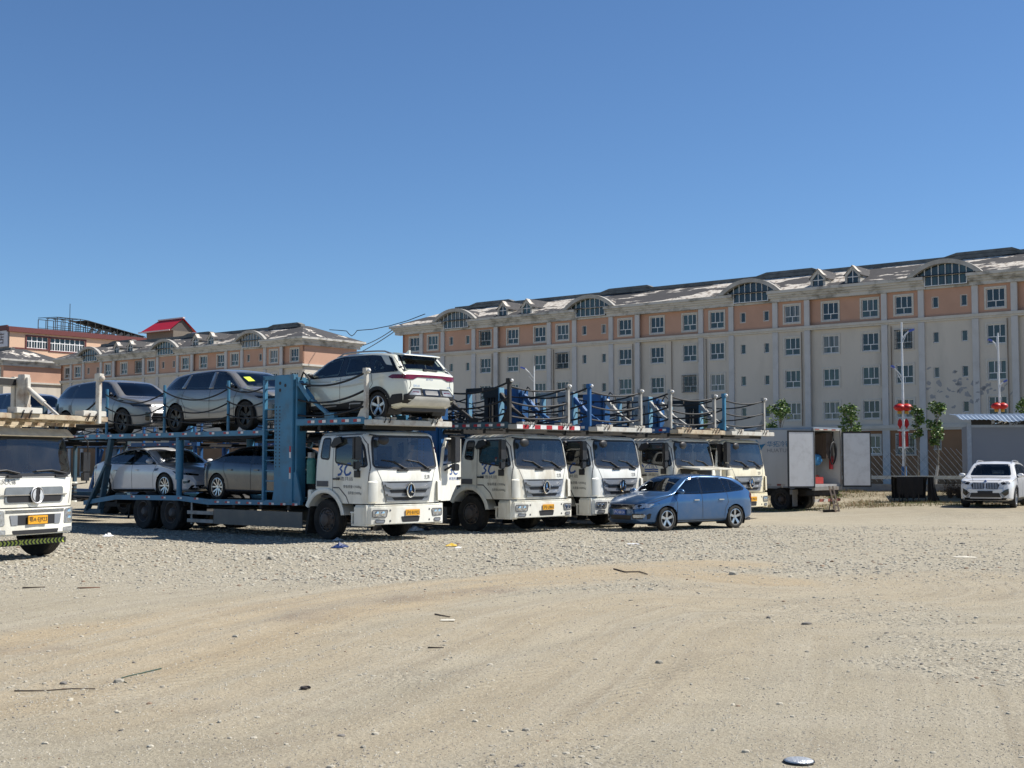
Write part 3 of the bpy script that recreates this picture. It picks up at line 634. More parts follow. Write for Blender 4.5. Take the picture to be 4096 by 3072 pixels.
def arch_dormer(root, cx):
    if ARC:
        src = ARC['src']; c = src.copy(); COL.objects.link(c); c.parent = root; c.location = (cx, 0, 0)
        for ch in src.children: k = ch.copy(); COL.objects.link(k); k.parent = c
        return
    cz, ro, ri = 13.08, 4.19, 3.86; mb = MB(); o = arc_pts(0, cz, ro, 16.06); i = arc_pts(0, cz, ri, 16.06)
    n = len(o)
    for ya, yb in ((-0.86, -0.45),):
        vs = [(p[0], ya, p[1]) for p in o] + [(p[0], ya, p[1]) for p in i] + [(p[0], yb, p[1]) for p in o] + [(p[0], yb, p[1]) for p in i]; f = []
        for k in range(n - 1): f += [(k, k + 1, n + k + 1, n + k), (k, 2 * n + k, 2 * n + k + 1, k + 1), (n + k, n + k + 1, 3 * n + k + 1, 3 * n + k)]
        f += [(0, n, 3 * n, 2 * n), (n - 1, 3 * n - 1, 4 * n - 1, 2 * n - 1)]; mb.add(vs, f)
    root_o = mb.build('arched_dormer', mat('dormer_render', (0.42, 0.41, 0.385), 0.85, var=0.08, scale=1, stain=(0.25, 0.22, 0.18), stain_amt=0.6, stain_scale=0.9), root); root_o.location = (cx, 0, 0); ARC['src'] = root_o
    v = MB(); o2 = arc_pts(0, cz, ro - 0.03, 16.06); v.add([(p[0], -0.46, p[1]) for p in o2] + [(p[0], 4.2, p[1]) for p in o2], [(k, n + k, n + k + 1, k + 1) for k in range(n - 1)]); v.build('vault_roof', M_roof, root_o, smooth='all')
    g = MB(); ar = arc_pts(0, cz, ri + 0.02, 16.06); g.add([(p[0], -0.42, p[1]) for p in ar], [tuple(range(n))]); g.add([(-1.62, -0.42, 15.3), (1.62, -0.42, 15.3), (1.62, -0.42, 16.08), (-1.62, -0.42, 16.08)], [(0, 1, 2, 3)]); g.build('pane', M_pane, root_o)
    fr = MB(); fr.box(-2.3, 2.3, -0.47, -0.40, 16.06, 16.13); fr.box(-1.66, 1.66, -0.47, -0.40, 15.3, 15.36)
    for k in range(-4, 5):
        x = k * 0.54; zt = cz + math.sqrt(ri * ri - x * x); zb = 15.3 if abs(k) <= 3 else 16.1
        fr.box(x - 0.03, x + 0.03, -0.471, -0.401, zb, zt)
    fr.build('mullions', M_upvc, root_o)
GAB = {}
def gable_dormer(root, cx):
    if GAB:
        src = GAB['src']; c = src.copy(); COL.objects.link(c); c.parent = root; c.location = (cx, 0, 0)
        for ch in src.children: k = ch.copy(); COL.objects.link(k); k.parent = c
        return
    mb = MB(); w = 0.66
    out = [(-w, 16.0), (w, 16.0), (w, 16.78), (0, 17.5), (-w, 16.78)]; inn = [(-w + .2, 16.08), (w - .2, 16.08), (w - .2, 16.72), (0, 17.22), (-w + .2, 16.72)]
    vs = [(p[0], y, p[1]) for y in (-0.5, -0.36) for p in out + inn]; f = []
    for k in range(5):
        j = (k + 1) % 5; f += [(k, j, 5 + j, 5 + k), (5 + k, 5 + j, 15 + j, 15 + k), (k, 10 + k, 10 + j, j)]
    mb.add(vs, f); mb.add([(-w, -.36, 16), (-w, -.36, 16.78), (-w, 2.6, 16.78), (-w, 2.6, 16), (w, -.36, 16), (w, -.36, 16.78), (w, 2.6, 16.78), (w, 2.6, 16)], [(0, 1, 2, 3), (4, 7, 6, 5)])
    o = mb.build('gable_dormer', M_cornice, root); o.location = (cx, 0, 0); GAB['src'] = o
    r = MB(); r.add([(0, -.58, 17.56), (w + .12, -.58, 16.72), (w + .12, 3.2, 16.72), (0, 3.2, 17.56), (-w - .12, -.58, 16.72), (-w - .12, 3.2, 16.72)], [(0, 1, 2, 3), (0, 3, 5, 4)]); r.build('dormer_roof', M_roof, o)
    MB().add([(p[0], -0.40, p[1]) for p in inn], [(0, 1, 2, 3, 4)]).build('pane', M_pane, o)
    m = MB(); m.box(-.03, .03, -.45, -.38, 16.08, 17.2); m.box(-w + .2, w - .2, -.451, -.381, 16.58, 16.64); m.build('mullions', M_upvc, o)
E_ANG = -39.5
Pm = AT(1773, 1411, 132.0); main_P = (Pm.x, Pm.y, 0)
blk_main = apartment('long five storey apartment block with salmon top floor and torn roof behind the trucks', main_P, E_ANG, -5.75, 74, (-1, 0, 1, 2, 3, 4), 11.5, {5: -99, 4: -99, 3: -99, 2: 33, 1: 40}, 5, dormer_units=(0, 2))
Pl = AT(335.4, 1480, 175.0)
blk_left = apartment('farther apartment block with sunlit end wall, seen above the loaded cars', (Pl.x, Pl.y, 0), E_ANG, -5.6, 44.14, (-1, 0, 1, 2), 8.4, {5: -99, 4: 18}, 6, right_end=True, dormer_units=(0, 1))
Pc = AT(14, 1480, 178.0)
blk_end = apartment('apartment block end with dark hipped roof at the left edge', (Pc.x, Pc.y, 0), E_ANG, -16.7, 0.0, (-1,), 9.2, {5: -99}, 8, right_end=True)
# drain pipes and fallen render on the long block
for x in (6.6, 14.25, 23.3, 27.3, 30.95, 40.0, 47.7, 56.7):
    p = MB(); yy = .12 if x == 27.3 else -.10; p.tube([(x, yy, 4.8), (x, yy, 12.5)], 0.035, 6); p.build('downpipe', mat('pipe_brown', (0.20, 0.15, 0.11), 0.7), blk_main)
pt = MB(); rr = random.Random(21)
for k in range(60):
    x = rr.uniform(50.5, 56.9); z = 7.4 + rr.gauss(0, .75) - .25 * (x - 53.5) * .4; w = rr.uniform(0.06, 0.30); h = rr.uniform(0.06, 0.30)
    if any(abs(x - c) < 0.36 + w / 2 and abs(z - ZC[r]) < 0.5 + h / 2 for c in (51.25, 53.46) for r in (3, 2)) or (abs(x - 55.86) < 0.95 + w / 2 and (abs(z - 8.68) < .95 + h / 2 or abs(z - 6) < .95 + h / 2)): continue
    sk = rr.uniform(-.6, .6); q = [(x + w * rr.uniform(0.35, 1.2) * math.cos(t * 0.628) + sk * h * math.sin(t * .628), z + h * rr.uniform(0.35, 1.2) * math.sin(t * 0.628)) for t in range(10)]; yy = -0.155 if abs(x - 54.34) < 0.3 else -0.006
    if yy < -.1: q = [(max(54.12, min(54.56, a)), b) for a, b in q]
    MB().add([(a, yy, b) for a, b in q], [tuple(range(10))]).build('fallen_render', M_patch, blk_main)
# ------------------------------------------------------------ hotel behind, with its rooftop frame
HM = Vector((0.636, 0.771, 0)); HE = Vector((0.771, -0.636, 0))
Hc = AT(39, 1312, 205.0); HT = Hc.z
hotel = thing('hotel_building', 'peach hotel building with dark red roof edge rising behind the left block', 'building', (Hc.x, Hc.y, 0), math.atan2(HM.y, HM.x))
def hot(px, py):
    d = ray(px, py); n = Vector((0.771, -0.636, 0)); t = (Vector((Hc.x, Hc.y, 0)) - Vector((0, 0, 1.8))).dot(n) / d.dot(n); p = Vector((0, 0, 1.8)) + d * t
    return (p - Vector((Hc.x, Hc.y, 0))).dot(HM), p.z
M_peach = mat('peach_render', (0.68, 0.46, 0.32), 0.85, var=0.05, scale=0.3, stain=(0.58, 0.38, 0.26), stain_amt=0.5, stain_scale=0.3)
M_maroon = mat('maroon_paint', (0.13, 0.03, 0.028), 0.6)
wr = [(107, 1345, 193, 1389), (201, 1353, 340, 1400), (55, 1394, 93, 1434)]; hl = []
for a, b, c, d in wr:
    x0, z1 = hot(a, b); x1, z1b = hot(c, b + (c - a) * 0.075); _, z0 = hot(a, d - 0); hl.append((x0, x1, z0 - 0.1, z1))
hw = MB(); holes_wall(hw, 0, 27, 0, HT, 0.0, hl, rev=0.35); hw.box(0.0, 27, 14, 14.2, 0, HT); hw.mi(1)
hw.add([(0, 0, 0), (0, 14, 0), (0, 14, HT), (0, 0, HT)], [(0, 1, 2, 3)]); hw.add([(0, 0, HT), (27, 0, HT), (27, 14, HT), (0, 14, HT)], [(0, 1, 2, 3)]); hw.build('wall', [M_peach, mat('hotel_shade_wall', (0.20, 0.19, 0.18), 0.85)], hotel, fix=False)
rp = MB(); rp.box(-0.35, 27, -0.45, 0.3, HT - 0.55, HT + 0.25); rp.box(-0.36, -0.05, 0.3, 14, HT - 0.3, HT + 0.5); rp.build('parapet', M_maroon, hotel)
for (x0, x1, z0, z1), nn in zip(hl, (4, 7, 2)):
    f = MB(); s = 0.22
    for a, b, c, d in ((x0 - s, x1 + s, z0 - s, z0), (x0 - s, x1 + s, z1, z1 + s), (x0 - s, x0, z0, z1), (x1, x1 + s, z0, z1)): f.box(a, b, -0.1, 0.02, c, d)
    f.mi(1); zz = z0 + (z1 - z0) * (0.62 if nn > 2 else 0.33)
    f.box(x0, x1, 0.12, 0.2, zz - .06, zz + .06); f.box(x0, x1, 0.12, 0.2, z0, z0 + .1)
    for i in range(nn + 1): a = x0 + (x1 - x0) * i / nn; f.box(a - .07, a + .07, 0.121, 0.199, z0, z1)
    for i in range(nn): a = x0 + (x1 - x0) * (i + .5) / nn; f.box(a - .035, a + .035, 0.122, 0.198, z0, zz)
    wo = f.build('window', [M_maroon, mat('white_pvc_sun', (0.8, 0.8, 0.8), 0.5)], hotel); MB().add([(x0, .16, z0), (x1, .16, z0), (x1, .16, z1), (x0, .16, z1)], [(0, 1, 2, 3)]).build('pane', M_pane, wo)
sg = MB(); sg.box(-0.22, -0.02, 0.3, 11, HT - 2.9, HT - 0.35); so = sg.build('sign_board', mat('sign_white', (0.62, 0.62, 0.66), 0.6), hotel)
lt = MB(); lt.text('店', (-0.26, 3.35, HT - 2.45), (0, -1, 0), (0, 0, 1), 2.1, 1.85); lt.text('酒', (-0.26, 6.6, HT - 2.45), (0, -1, 0), (0, 0, 1), 2.2, 1.85); lt.build('lettering', mat('sign_maroon', (0.05, 0.008, 0.01), 0.6), so)
fr = MB(); T0 = hot(222, 1335)[0] + 1.0; T1 = hot(568, 1350)[0] + 1.5; B0, B1, HH = 1.2, 7.0, 2.6
def ftop(t): return HT + HH - 2.0 * max(0, (t - T0 - 5) / (T1 - T0 - 5))
for t in [T0 + (T1 - T0) * i / 12 for i in range(13)]:
    for b in (B0, (B0 + B1) / 2, B1): fr.box(t - .05, t + .05, b - .05, b + .05, HT, ftop(t))
    fr.bar((t, B0, ftop(t)), (t, B1, ftop(t) + .25), .1)
for k in range(12):
    t, t2 = T0 + (T1 - T0) * k / 12, T0 + (T1 - T0) * (k + 1) / 12
    for b in (B0, (B0 + B1) / 2, B1):
        fr.bar((t, b, ftop(t)), (t2, b, ftop(t2)), .1)
        if k < 7: fr.bar((t, b, HT + 1.2), (t2, b, HT + 1.2), .08); fr.bar((t, b, HT + .5), (t2, b, HT + .5), .06)
    if k >= 4: fr.mi(1); fr.add([(t, B0 + .3, ftop(t) + .06), (t2, B0 + .3, ftop(t2) + .06), (t2, B1, ftop(t2) + .33), (t, B1, ftop(t) + .33)], [(0, 1, 2, 3)]); fr.bar((t + .2, B0 + .1, HT + .2), (t2 - .3, B0 + .1, HT + .2 + (ftop(t) - HT) * .45), .10, .5); fr.mi(2); fr.bar((t, B1, ftop(t) + .4), (t2, B1, ftop(t2) + .4), .14); fr.mi(0)
tag(fr.build('roof_frame', [M_dark, mat('collector_black', (0.03, 0.033, 0.036), 0.5), mat('frame_white', (0.7, 0.7, 0.7), 0.5)]), 'dark steel frame of roof collectors standing on the peach hotel roof', 'roof frame')
o = bpy.data.objects['roof_frame']; o.location = hotel.location; o.rotation_euler = hotel.rotation_euler
ax = MB(); ax.tube([(T0 + 4, 4, HT), (T0 + 4, 4, HT + 5.4)], 0.05, 6); o2 = ax.build('antenna_mast', M_dark); o2.location = hotel.location; o2.rotation_euler = hotel.rotation_euler; tag(o2, 'thin antenna mast rising through the steel frame on the hotel roof', 'antenna')
for k in (0, 1):
    t_, z_ = hot(200, 1448 + k * 14); m = MB(); m.box(t_ - .35, t_ + .85, -1.0, -.25, z_ - .3, z_ + .35); m.mi(1); m.lathe([(.001, 0), (.28, 0)], (t_ + .25, -1.01, z_ + .03), 'y', 16); o2 = m.build('air_conditioner', [mat('ac_white', (.7, .68, .62), .5), M_dark]); o2.location = hotel.location; o2.rotation_euler = hotel.rotation_euler
    tag(o2, ('upper white air conditioner unit on the peach hotel wall', 'lower white air conditioner unit on the peach hotel wall')[k], 'air conditioner')
# house with red roof
Ph = AT(572, 1333, 200.0)
red = thing('red_roofed_building', 'tall narrow building with bright red gable roof behind the apartments', 'building', (Ph.x, Ph.y, 0), R(E_ANG))
rz = Ph.z; b = MB(); b.box(0.5, 7.3, 0.3, 3.7, 0, rz); b.build('wall', mat('brown_block', (0.17, 0.145, 0.12), 0.9, var=0.15), red)
b = MB(); Lr = 7.6; b.add([(-.1, -.6, rz), (Lr, -.6, rz), (Lr - .1, 2.0, rz + 2.0), (1.3, 2.0, rz + 2.0), (-.1, 4.4, rz), (Lr, 4.4, rz)], [(0, 1, 2, 3), (4, 3, 2, 5), (0, 3, 4)])
b.mi(1); b.box(-.2, Lr + .1, -.75, -.6, rz - .1, rz + .08); b.box(1.2, Lr, 1.8, 2.2, rz + 1.95, rz + 2.15); b.mi(2); b.add([(Lr - .4, -.3, rz), (Lr - .4, 4.2, rz), (Lr - .4, 2.0, rz + 1.8)], [(0, 1, 2)]); b.build('roof', [mat('red_sheet', (0.52, 0.012, 0.028), 0.45, var=0.06), mat('pale_edge', (0.6, 0.5, 0.5), 0.6), mat('gable_dark', (0.08, 0.07, 0.065), 0.8)], red)
# power cables between the two blocks
def cable(a, b, label, drop, loop=False):
    pts = sag(a, b, drop, 20); m = MB(); m.tube(pts, 0.045, 5)
    tag(m.build('power_cable', M_rope), label, 'cable', 'cables strung between the blocks')
pts = [AT(x, y, 150 - 19 * (x - 1318) / 382) for x, y in ((1318, 1319), (1352, 1321), (1386, 1324), (1396, 1336), (1407, 1344), (1417, 1337), (1428, 1322), (1490, 1317), (1560, 1303), (1630, 1283), (1700, 1256))]; m = MB(); m.tube(pts, .045, 5); tag(m.build('power_cable', M_rope, smooth='all'), 'upper power cable with a small dip, strung from left block roof to long block roof', 'cable', 'cables strung between the blocks')
cable(AT(1452, 1382, 150), AT(1566, 1322, 133), 'short power cable under the upper one, between the two cornices', 0.15)
cable(AT(1430, 1415, 150), AT(1572, 1330, 133.5), 'lowest thin cable running up to the long block cornice', 0.1)
# ------------------------------------------------------------ cars
def crsample(K, counts):
    out = []; n = len(K)
    for i in range(n - 1):
        p0 = K[max(i - 1, 0)]; p1 = K[i]; p2 = K[i + 1]; p3 = K[min(i + 2, n - 1)]
        for j in range(counts[i]):
            t = j / counts[i]; a = []
            for c in (0, 1):
                m1 = (p2[c] - p0[c]) * 0.5; m2 = (p3[c] - p1[c]) * 0.5; t2 = t * t; t3 = t2 * t
                # soften the overshoot by blending with the straight chord
                cr = p1[c] * (2 * t3 - 3 * t2 + 1) + m1 * (t3 - 2 * t2 + t) + p2[c] * (-2 * t3 + 3 * t2) + m2 * (t3 - t2)
                a.append(0.55 * cr + 0.45 * (p1[c] + (p2[c] - p1[c]) * t))
            out.append(tuple(a))
    out.append(K[-1]); return out
CNT = [3, 2, 2, 5, 6, 5, 9, 4, 4, 4]
def car_body(S):
    top, bot, wid, belt = pchip(S['top']), pchip(S['bot']), pchip(S['wid']), pchip(S['belt'])
    xr, xf = S['top'][0][0], S['top'][-1][0]; xs = []; x = xr
    while x < xf:
        xs.append(x); e = min(x - xr, xf - x); x += 0.010 if e < 0.12 else 0.02 if e < 0.4 else 0.04
    xs.append(xf); tum = S.get('tumble', 0.36); rings = []
    for x in xs:
        zt, zb, w, bz = top(x), bot(x), wid(x), belt(x); zs = min(bz, zt - min(0.07, 0.3 * (zt - zb))); gh = zt - zs; hb = zs - zb
        wr = w * 0.965 - tum * max(0, gh - 0.06)
        K = [(0, zb), (0.78 * w, zb), (0.95 * w, zb + 0.05 * min(1, hb / .5)), (0.985 * w, zb + 0.16 * hb), (1.0 * w, zb + 0.50 * hb), (0.998 * w, zb + 0.80 * hb), (0.965 * w, zs), (wr + 0.012, zt - min(0.085, 0.45 * gh)), (wr * 0.90, zt - min(0.022, 0.15 * gh)), (wr * 0.55, zt - 0.002), (0, zt + 0.012)]
        half = crsample(K, CNT); rings.append([(x, y, z) for y, z in half] + [(x, -y, z) for y, z in half[-2:0:-1]])
    n = len(rings[0])
    def capring(r, dx, s, zc):
        return [(p[0] + dx, p[1] * s, zc + (p[2] - zc) * s) for p in r]
    def mid(r): return (min(p[2] for p in r) + max(p[2] for p in r)) / 2
    fr, rr = rings[-1], rings[0]
    rings = [capring(rr, -0.035, 0.35, mid(rr)), capring(rr, -0.028, 0.7, mid(rr)), capring(rr, -0.014, 0.92, mid(rr))] + rings + [capring(fr, 0.014, 0.92, mid(fr)), capring(fr, 0.028, 0.7, mid(fr)), capring(fr, 0.035, 0.35, mid(fr))]
    V = [list(p) for r in rings for p in r]; F = []
    for i in range(len(rings) - 1):
        for j in range(n): F.append((i * n + j, i * n + (j + 1) % n, (i + 1) * n + (j + 1) % n, (i + 1) * n + j))
    F.append(tuple(range(n))[::-1]); F.append(tuple(range((len(rings) - 1) * n, len(rings) * n)))
    return V, F
def cut_body(V, F, S, holes):
    # wheel arches: nearby verts slide onto the circle, then the inner faces go; window openings go too
    ra = S['arch']; zc = S['rw'] - 0.01; W = max(p[1] for p in S['wid'])
    for v in V:
        if abs(v[1]) > W - 0.32:
            for xa in S['axles']:
                d = math.hypot(v[0] - xa, v[2] - zc)
                if abs(d - ra) < 0.024 and d > 0: v[0] = xa + (v[0] - xa) * ra / d; v[2] = zc + (v[2] - zc) * ra / d
    out = []
    for f in F:
        k = len(f)
        if k > 4: out.append(f); continue
        cx = sum(V[i][0] for i in f) / k; cy = sum(V[i][1] for i in f) / k; cz = sum(V[i][2] for i in f) / k
        if abs(cy) > W - 0.30 and any(math.hypot(cx - xa, cz - zc) < ra for xa in S['axles']): continue
        kill = False
        for view, poly in holes:
            ia, ib, ic, sg = AX[view]; c = (cx, cy, cz)
            a, b = c[ia], c[ib]
            if view in ('+y', '-y'):
                if c[1] * sg < 0.3: continue
            else:
                if c[0] * sg < S.get('holex', 0.2) * 1.0: continue
                if cz < S['belt'][1][1] - 0.1: continue
            if inpoly(a, b, poly) and edgedist(a, b, poly) > 0.035: kill = True; break
        if not kill: out.append(f)
    return out
def wheel(parent, x, y, r, w, side, style, rr, nm='wheel', mats=None):
    # tyre with a tread, an alloy set into it
    t = MB(); c = (x, y, r); s = side; o = w / 2
    t.lathe([(rr, -o * .6), (r * .80, -o), (r * .955, -o * .92), (r, -o * .72), (r, o * .72), (r * .955, o * .92), (r * .80, o), (rr, o * .85), (rr * .97, o * .4), (rr * .97, -o * .6)], c, 'y', 36)
    if s < 0: t.v = [(a, 2 * y - b, z) for a, b, z in t.v]
    wo = t.build(nm, M_rubber, parent, smooth=True)
    m = MB(); yy = lambda d: y + s * d
    m.mi(1); m.lathe([(0.001, 0), (rr * .96, 0.0)], (x, yy(o * .15), r), 'y', 30)
    m.mi(0); m.lathe([(rr * .99, s * 0), (rr * .99, s * 0.012), (rr * .92, s * 0.014), (rr * .90, -s * 0.05)], (x, yy(o * .80), r), 'y', 36)
    n = style[0]; tw = style[1]; dbl = style[2]
    for k in range(n):
        for q in ((-1, 1) if dbl else (0,)):
            a = 2 * math.pi * k / n + 0.3 + q * dbl
            a2 = a + (q * -dbl * 0.55); dx, dz = math.cos(a), math.sin(a); ex, ez = math.cos(a2), math.sin(a2)
            hub, rim = rr * .16, rr * .95; wa, wb = tw * rr, tw * rr * style[3]
            px, pz = -dz, dx; qx, qz = -ez, ex; d0, d1 = o * .62, o * .80
            vs = []
            for (cx, cz, nx, nz, ww, dd) in ((ex * hub, ez * hub, qx, qz, wa, d0), (dx * rim, dz * rim, px, pz, wb, d1)):
                for sg in (-1, 1): vs.append((x + cx + nx * sg * ww, yy(dd), r + cz + nz * sg * ww))
                for sg in (1, -1): vs.append((x + cx + nx * sg * ww, yy(dd - .05), r + cz + nz * sg * ww))
            m.add(vs, [(0, 1, 5, 4), (1, 2, 6, 5), (3, 0, 4, 7), (0, 3, 2, 1), (4, 5, 6, 7)])
    m.lathe([(0.001, s * 0.008), (rr * .17, s * 0.006), (rr * .22, -s * 0.03)], (x, yy(o * .64), r), 'y', 16)
    m.build('rim', mats or [M_alloy, M_alloy_dark], wo, smooth=True)
    return wo
def paint(name, col, rough=0.28, metal=0.0, var=0.02, dust=0.12):
    return mat(name, col, rough, metal, var=var, scale=1.2, coat=1.0, stain=(0.30, 0.27, 0.21), stain_amt=dust, stain_scale=1.5)
def make_car(name, label, S, pm, loc, rotz, group=None, dark=False, tilt=0.0, more=()):
    root = thing(name, label, 'car', loc, rotz, group); root.rotation_euler = (0, tilt, rotz)
    V, F = car_body(S); bvh = BVHTree.FromPolygons([Vector(v) for v in V], F)
    holes = []
    for nm, poly in S['side_glass']:
        for vw in ('+y', '-y'): holes.append((vw, poly))
    holes.append(('+x', S['windscreen'])); holes.append(('-x', S['rear_glass']))
    F2 = cut_body(V, F, S, holes)
    b = MB(); b.add(V, F2); b.build('body', pm, root, smooth='all')
    gl = G_dark if dark else G_car
    # black surround of the side glass, then each pane
    for vw in ('+y', '-y'):
        t = MB()
        for poly in S['side_trim']: drape_ring(t, poly, [p for _, p in S['side_glass']], vw, bvh)
        t.build('window_trim', M_gloss_black, root, smooth='all')
        for nm, poly in S['side_glass']: drape(MB(), roundpoly(poly, .05), vw, bvh, 0.006).build('side_window', G_dark if dark else gl, root, smooth='all')
    drape(MB(), roundpoly(S['windscreen'], .08), '+x', bvh, 0.005).build('windscreen', gl, root, smooth='all')
    drape(MB(), roundpoly(S['rear_glass'], .07), '-x', bvh, 0.005).build('rear_window', gl, root, smooth='all')
    g = MB()
    for view, line, w in S.get('lines', ()): 
        for vw in ((view,) if view[1] != 'y' else ('+y', '-y')): ribbon(g, line, vw, bvh, w)
    g.build('panel_gaps', M_ink, root, smooth='all')
    mm = {'paint': pm}
    for d in S['parts']:
        nm, view, poly, mt = d[:4]; th = d[4] if len(d) > 4 else 0.0; rd = d[5] if len(d) > 5 else 0.02
        views = ('+y', '-y') if view == 'y' else (view,)
        if view in ('+x2', '-x2', '+z2'):
            for sg in (1, -1): drape(MB(), roundpoly([(a * (sg if view != '+z2' else 1), c * (sg if view == '+z2' else 1)) for a, c in poly], rd), view[:2], bvh, 0.006, th).build(nm, mm.get(mt, mt), root, smooth=True)
        else:
            for vw in views: drape(MB(), roundpoly(poly, rd), vw, bvh, 0.006, th).build(nm, mm.get(mt, mt), root, smooth=True)
    # arch liners and wheels
    W = max(p[1] for p in S['wid']); l = MB(); zc = S['rw'] - 0.01
    for xa in S['axles']:
        for s in (1, -1):
            l.lathe([(S['arch'] + .004, 0), (S['arch'] + .004, -s * .42), (0.01, -s * .42)], (xa, s * (W - .015), zc), 'y', 20, arc=(-0.5, math.pi + 0.5))
    l.box(S['axles'][1] - .2, S['axles'][0] + .2, -W + .12, W - .12, S['rw'] * .62, S['rw'] * .62 + .1)
    l.build('wheel_arch_liner', M_ink, root, smooth=True)
    for xa in S['axles']:
        for s in (1, -1): wheel(root, xa, s * (W - S['tw'] / 2 - .012), S['rw'], S['tw'], s, S['rim'], S['rr'], mats=S.get('rim_mats'))
    if S.get('arch_trim'):
        for xa in S['axles']:
            for vw, s in (('+y', 1), ('-y', -1)):
                a = MB()
                o = [(xa + (S['arch'] + .075) * math.cos(t), zc + (S['arch'] + .075) * math.sin(t)) for t in [-.25 + (math.pi + .5) * k / 18 for k in range(19)]]; i = [(xa + (S['arch'] - .004) * math.cos(t), zc + (S['arch'] - .004) * math.sin(t)) for t in [-.25 + (math.pi + .5) * k / 18 for k in range(19)]]
                PO = drape_pts(o, vw, bvh, .012); PI = drape_pts(i, vw, bvh, .012); a.add(PO + PI, [(k, k + 1, 20 + k, 19 + k) for k in range(18)]); a.build('arch_trim', M_trim_black, root, smooth='all')
    # mirrors
    mx, mz = S['mirror']; mw = S.get('mirror_mat', pm)
    for s in (1, -1):
        q = drape_pts([(mx, mz)], '+y' if s > 0 else '-y', bvh, 0)[0]; m = MB(); m.ellipsoid((mx + .02, q.y + s * .13, mz + .04), (.075, .115, .075), 12, 8); o = m.build('door_mirror', mm.get(mw, mw), root, smooth='all')
        a = MB(); a.bar((mx + .02, q.y - s * .02, mz - .01), (mx + .02, q.y + s * .10, mz + .0), .05, .035); a.ellipsoid((mx - .02, q.y + s * .13, mz + .035), (.05, .10, .06), 10, 6); a.build('mirror_foot', M_black, o, smooth=True)
    # cabin
    i = MB(); bz = S['belt'][1][1]; zf = S['rw'] * .9
    for x in S['seats']:
        for s in (.38, -.38):
            i.box(x - .25, x + .25, s - .24, s + .24, zf, zf + .25, None); i.bar((x - .22, s, zf + .2), (x - .42, s, bz + .16), .46, .16, up=(0, 1, 0)); i.bar((x - .42, s, bz + .17), (x - .45, s, bz + .36), .24, .10, up=(0, 1, 0))
    dx = S['dash']; i.box(dx - .30, dx + .35, -.62, .62, bz - .28, bz - .03); i.mi(1); i.lathe([(.17, -.012), (.185, 0), (.17, .012)], (dx - .42, .38, bz - .02), 'x', 18); i.mi(0); i.box(dx - 3.0, dx + .2, -.68, .68, zf - .08, zf)
    i.build('interior', [M_seat, M_black], root)
    for fn in list(S.get('extra', ())) + list(more): fn(root, bvh, pm)
    return root
def drape_ring(mb, poly, inner, view, bvh, off=0.004):
    # the trim plate with the panes cut out of it
    P = roundpoly(poly, .05); bd = []; ed = []
    def addloop(L, step=.06):
        s = len(bd)
        for k in range(len(L)):
            a = Vector(L[k]); b = Vector(L[(k + 1) % len(L)]); n = max(1, int((b - a).length / step))
            for j in range(n): bd.append(a + (b - a) * (j / n))
        e = len(bd)
        for k in range(s, e): ed.append((k, k + 1 if k + 1 < e else s))
    addloop(P); inn = []
    for q in inner:
        cx = sum(p[0] for p in q) / len(q); cy = sum(p[1] for p in q) / len(q)
        if inpoly(cx, cy, poly):
            c = Vector((cx, cy)); sh = roundpoly([tuple(c + (Vector(p) - c) * max(0.3, 1 - .03 / (Vector(p) - c).length)) for p in q], .05); inn.append(sh); addloop(sh)
    r = delaunay_2d_cdt(bd, ed, [], 1, 1e-5); vs, fs = r[0], r[2]
    PT = drape_pts([tuple(v) for v in vs], view, bvh, off); sg = AX[view][3]
    for f in fs:
        cx = sum(vs[k][0] for k in f) / len(f); cy = sum(vs[k][1] for k in f) / len(f)
        if any(inpoly(cx, cy, q) for q in inn): continue
        nrm = (PT[f[1]] - PT[f[0]]).cross(PT[f[2]] - PT[f[0]]); mb.add([PT[k] for k in (f if nrm.y * sg > 0 else tuple(reversed(f)))], [tuple(range(len(f)))])
def handles(xs, z, col=None):
    def fn(root, bvh, pm):
        for x in xs:
            for vw, s in (('+y', 1), ('-y', -1)):
                q = drape_pts([(x, z)], vw, bvh, .018)[0]; m = MB(); m.box(x - .10, x + .10, q.y - .014, q.y + .014, z - .014, z + .014); m.build('door_handle', col or pm, root, bevel=.008)
    return fn
def number_plate(view, text, x, z, w, h, m_bg, m_ink):
    def fn(root, bvh, pm):
        d = drape_pts([(x, z)], view, bvh, 0.03)[0]; sg = AX[view][3]; b = MB(); b.box(d.x - .008, d.x + .008, x - w / 2, x + w / 2, z - h / 2, z + h / 2); o = b.build('number_plate', m_bg, root)
        t = MB(); t.text(text, (d.x + sg * .011, x - sg * w * .46, z - h * .36), (0, sg, 0), (0, 0, 1), w * .92, h * .72); t.build('plate_lettering', m_ink, o)
    return fn
def rails(x0, x1, z0, m):
    def fn(root, bvh, pm):
        for s in (1, -1):
            pts = []
            for k in range(9):
                x = x0 + (x1 - x0) * k / 8; h = bvh.ray_cast(Vector((x, s * z0, 4)), Vector((0, 0, -1)))
                pts.append(Vector((x, s * z0, h[0].z + (.045 if 0 < k < 8 else .0))))
            q = MB(); q.tube(pts, .02, 8); q.build('roof_rail', m, root, smooth=True)
    return fn
def fin(x):
    def fn(root, bvh, pm):
        h = bvh.ray_cast(Vector((x, 0, 4)), Vector((0, 0, -1))); z = h[0].z - .01; m = MB(); m.prism([(x - .07, z), (x + .10, z), (x - .03, z + .085), (x - .07, z + .09)], 'y', -.02, .02); m.build('shark_fin', pm, root)
    return fn
def quad_s(x0, x1, z0, z1): return [(x0, z0), (x1, z0), (x1, z1), (x0, z1)]
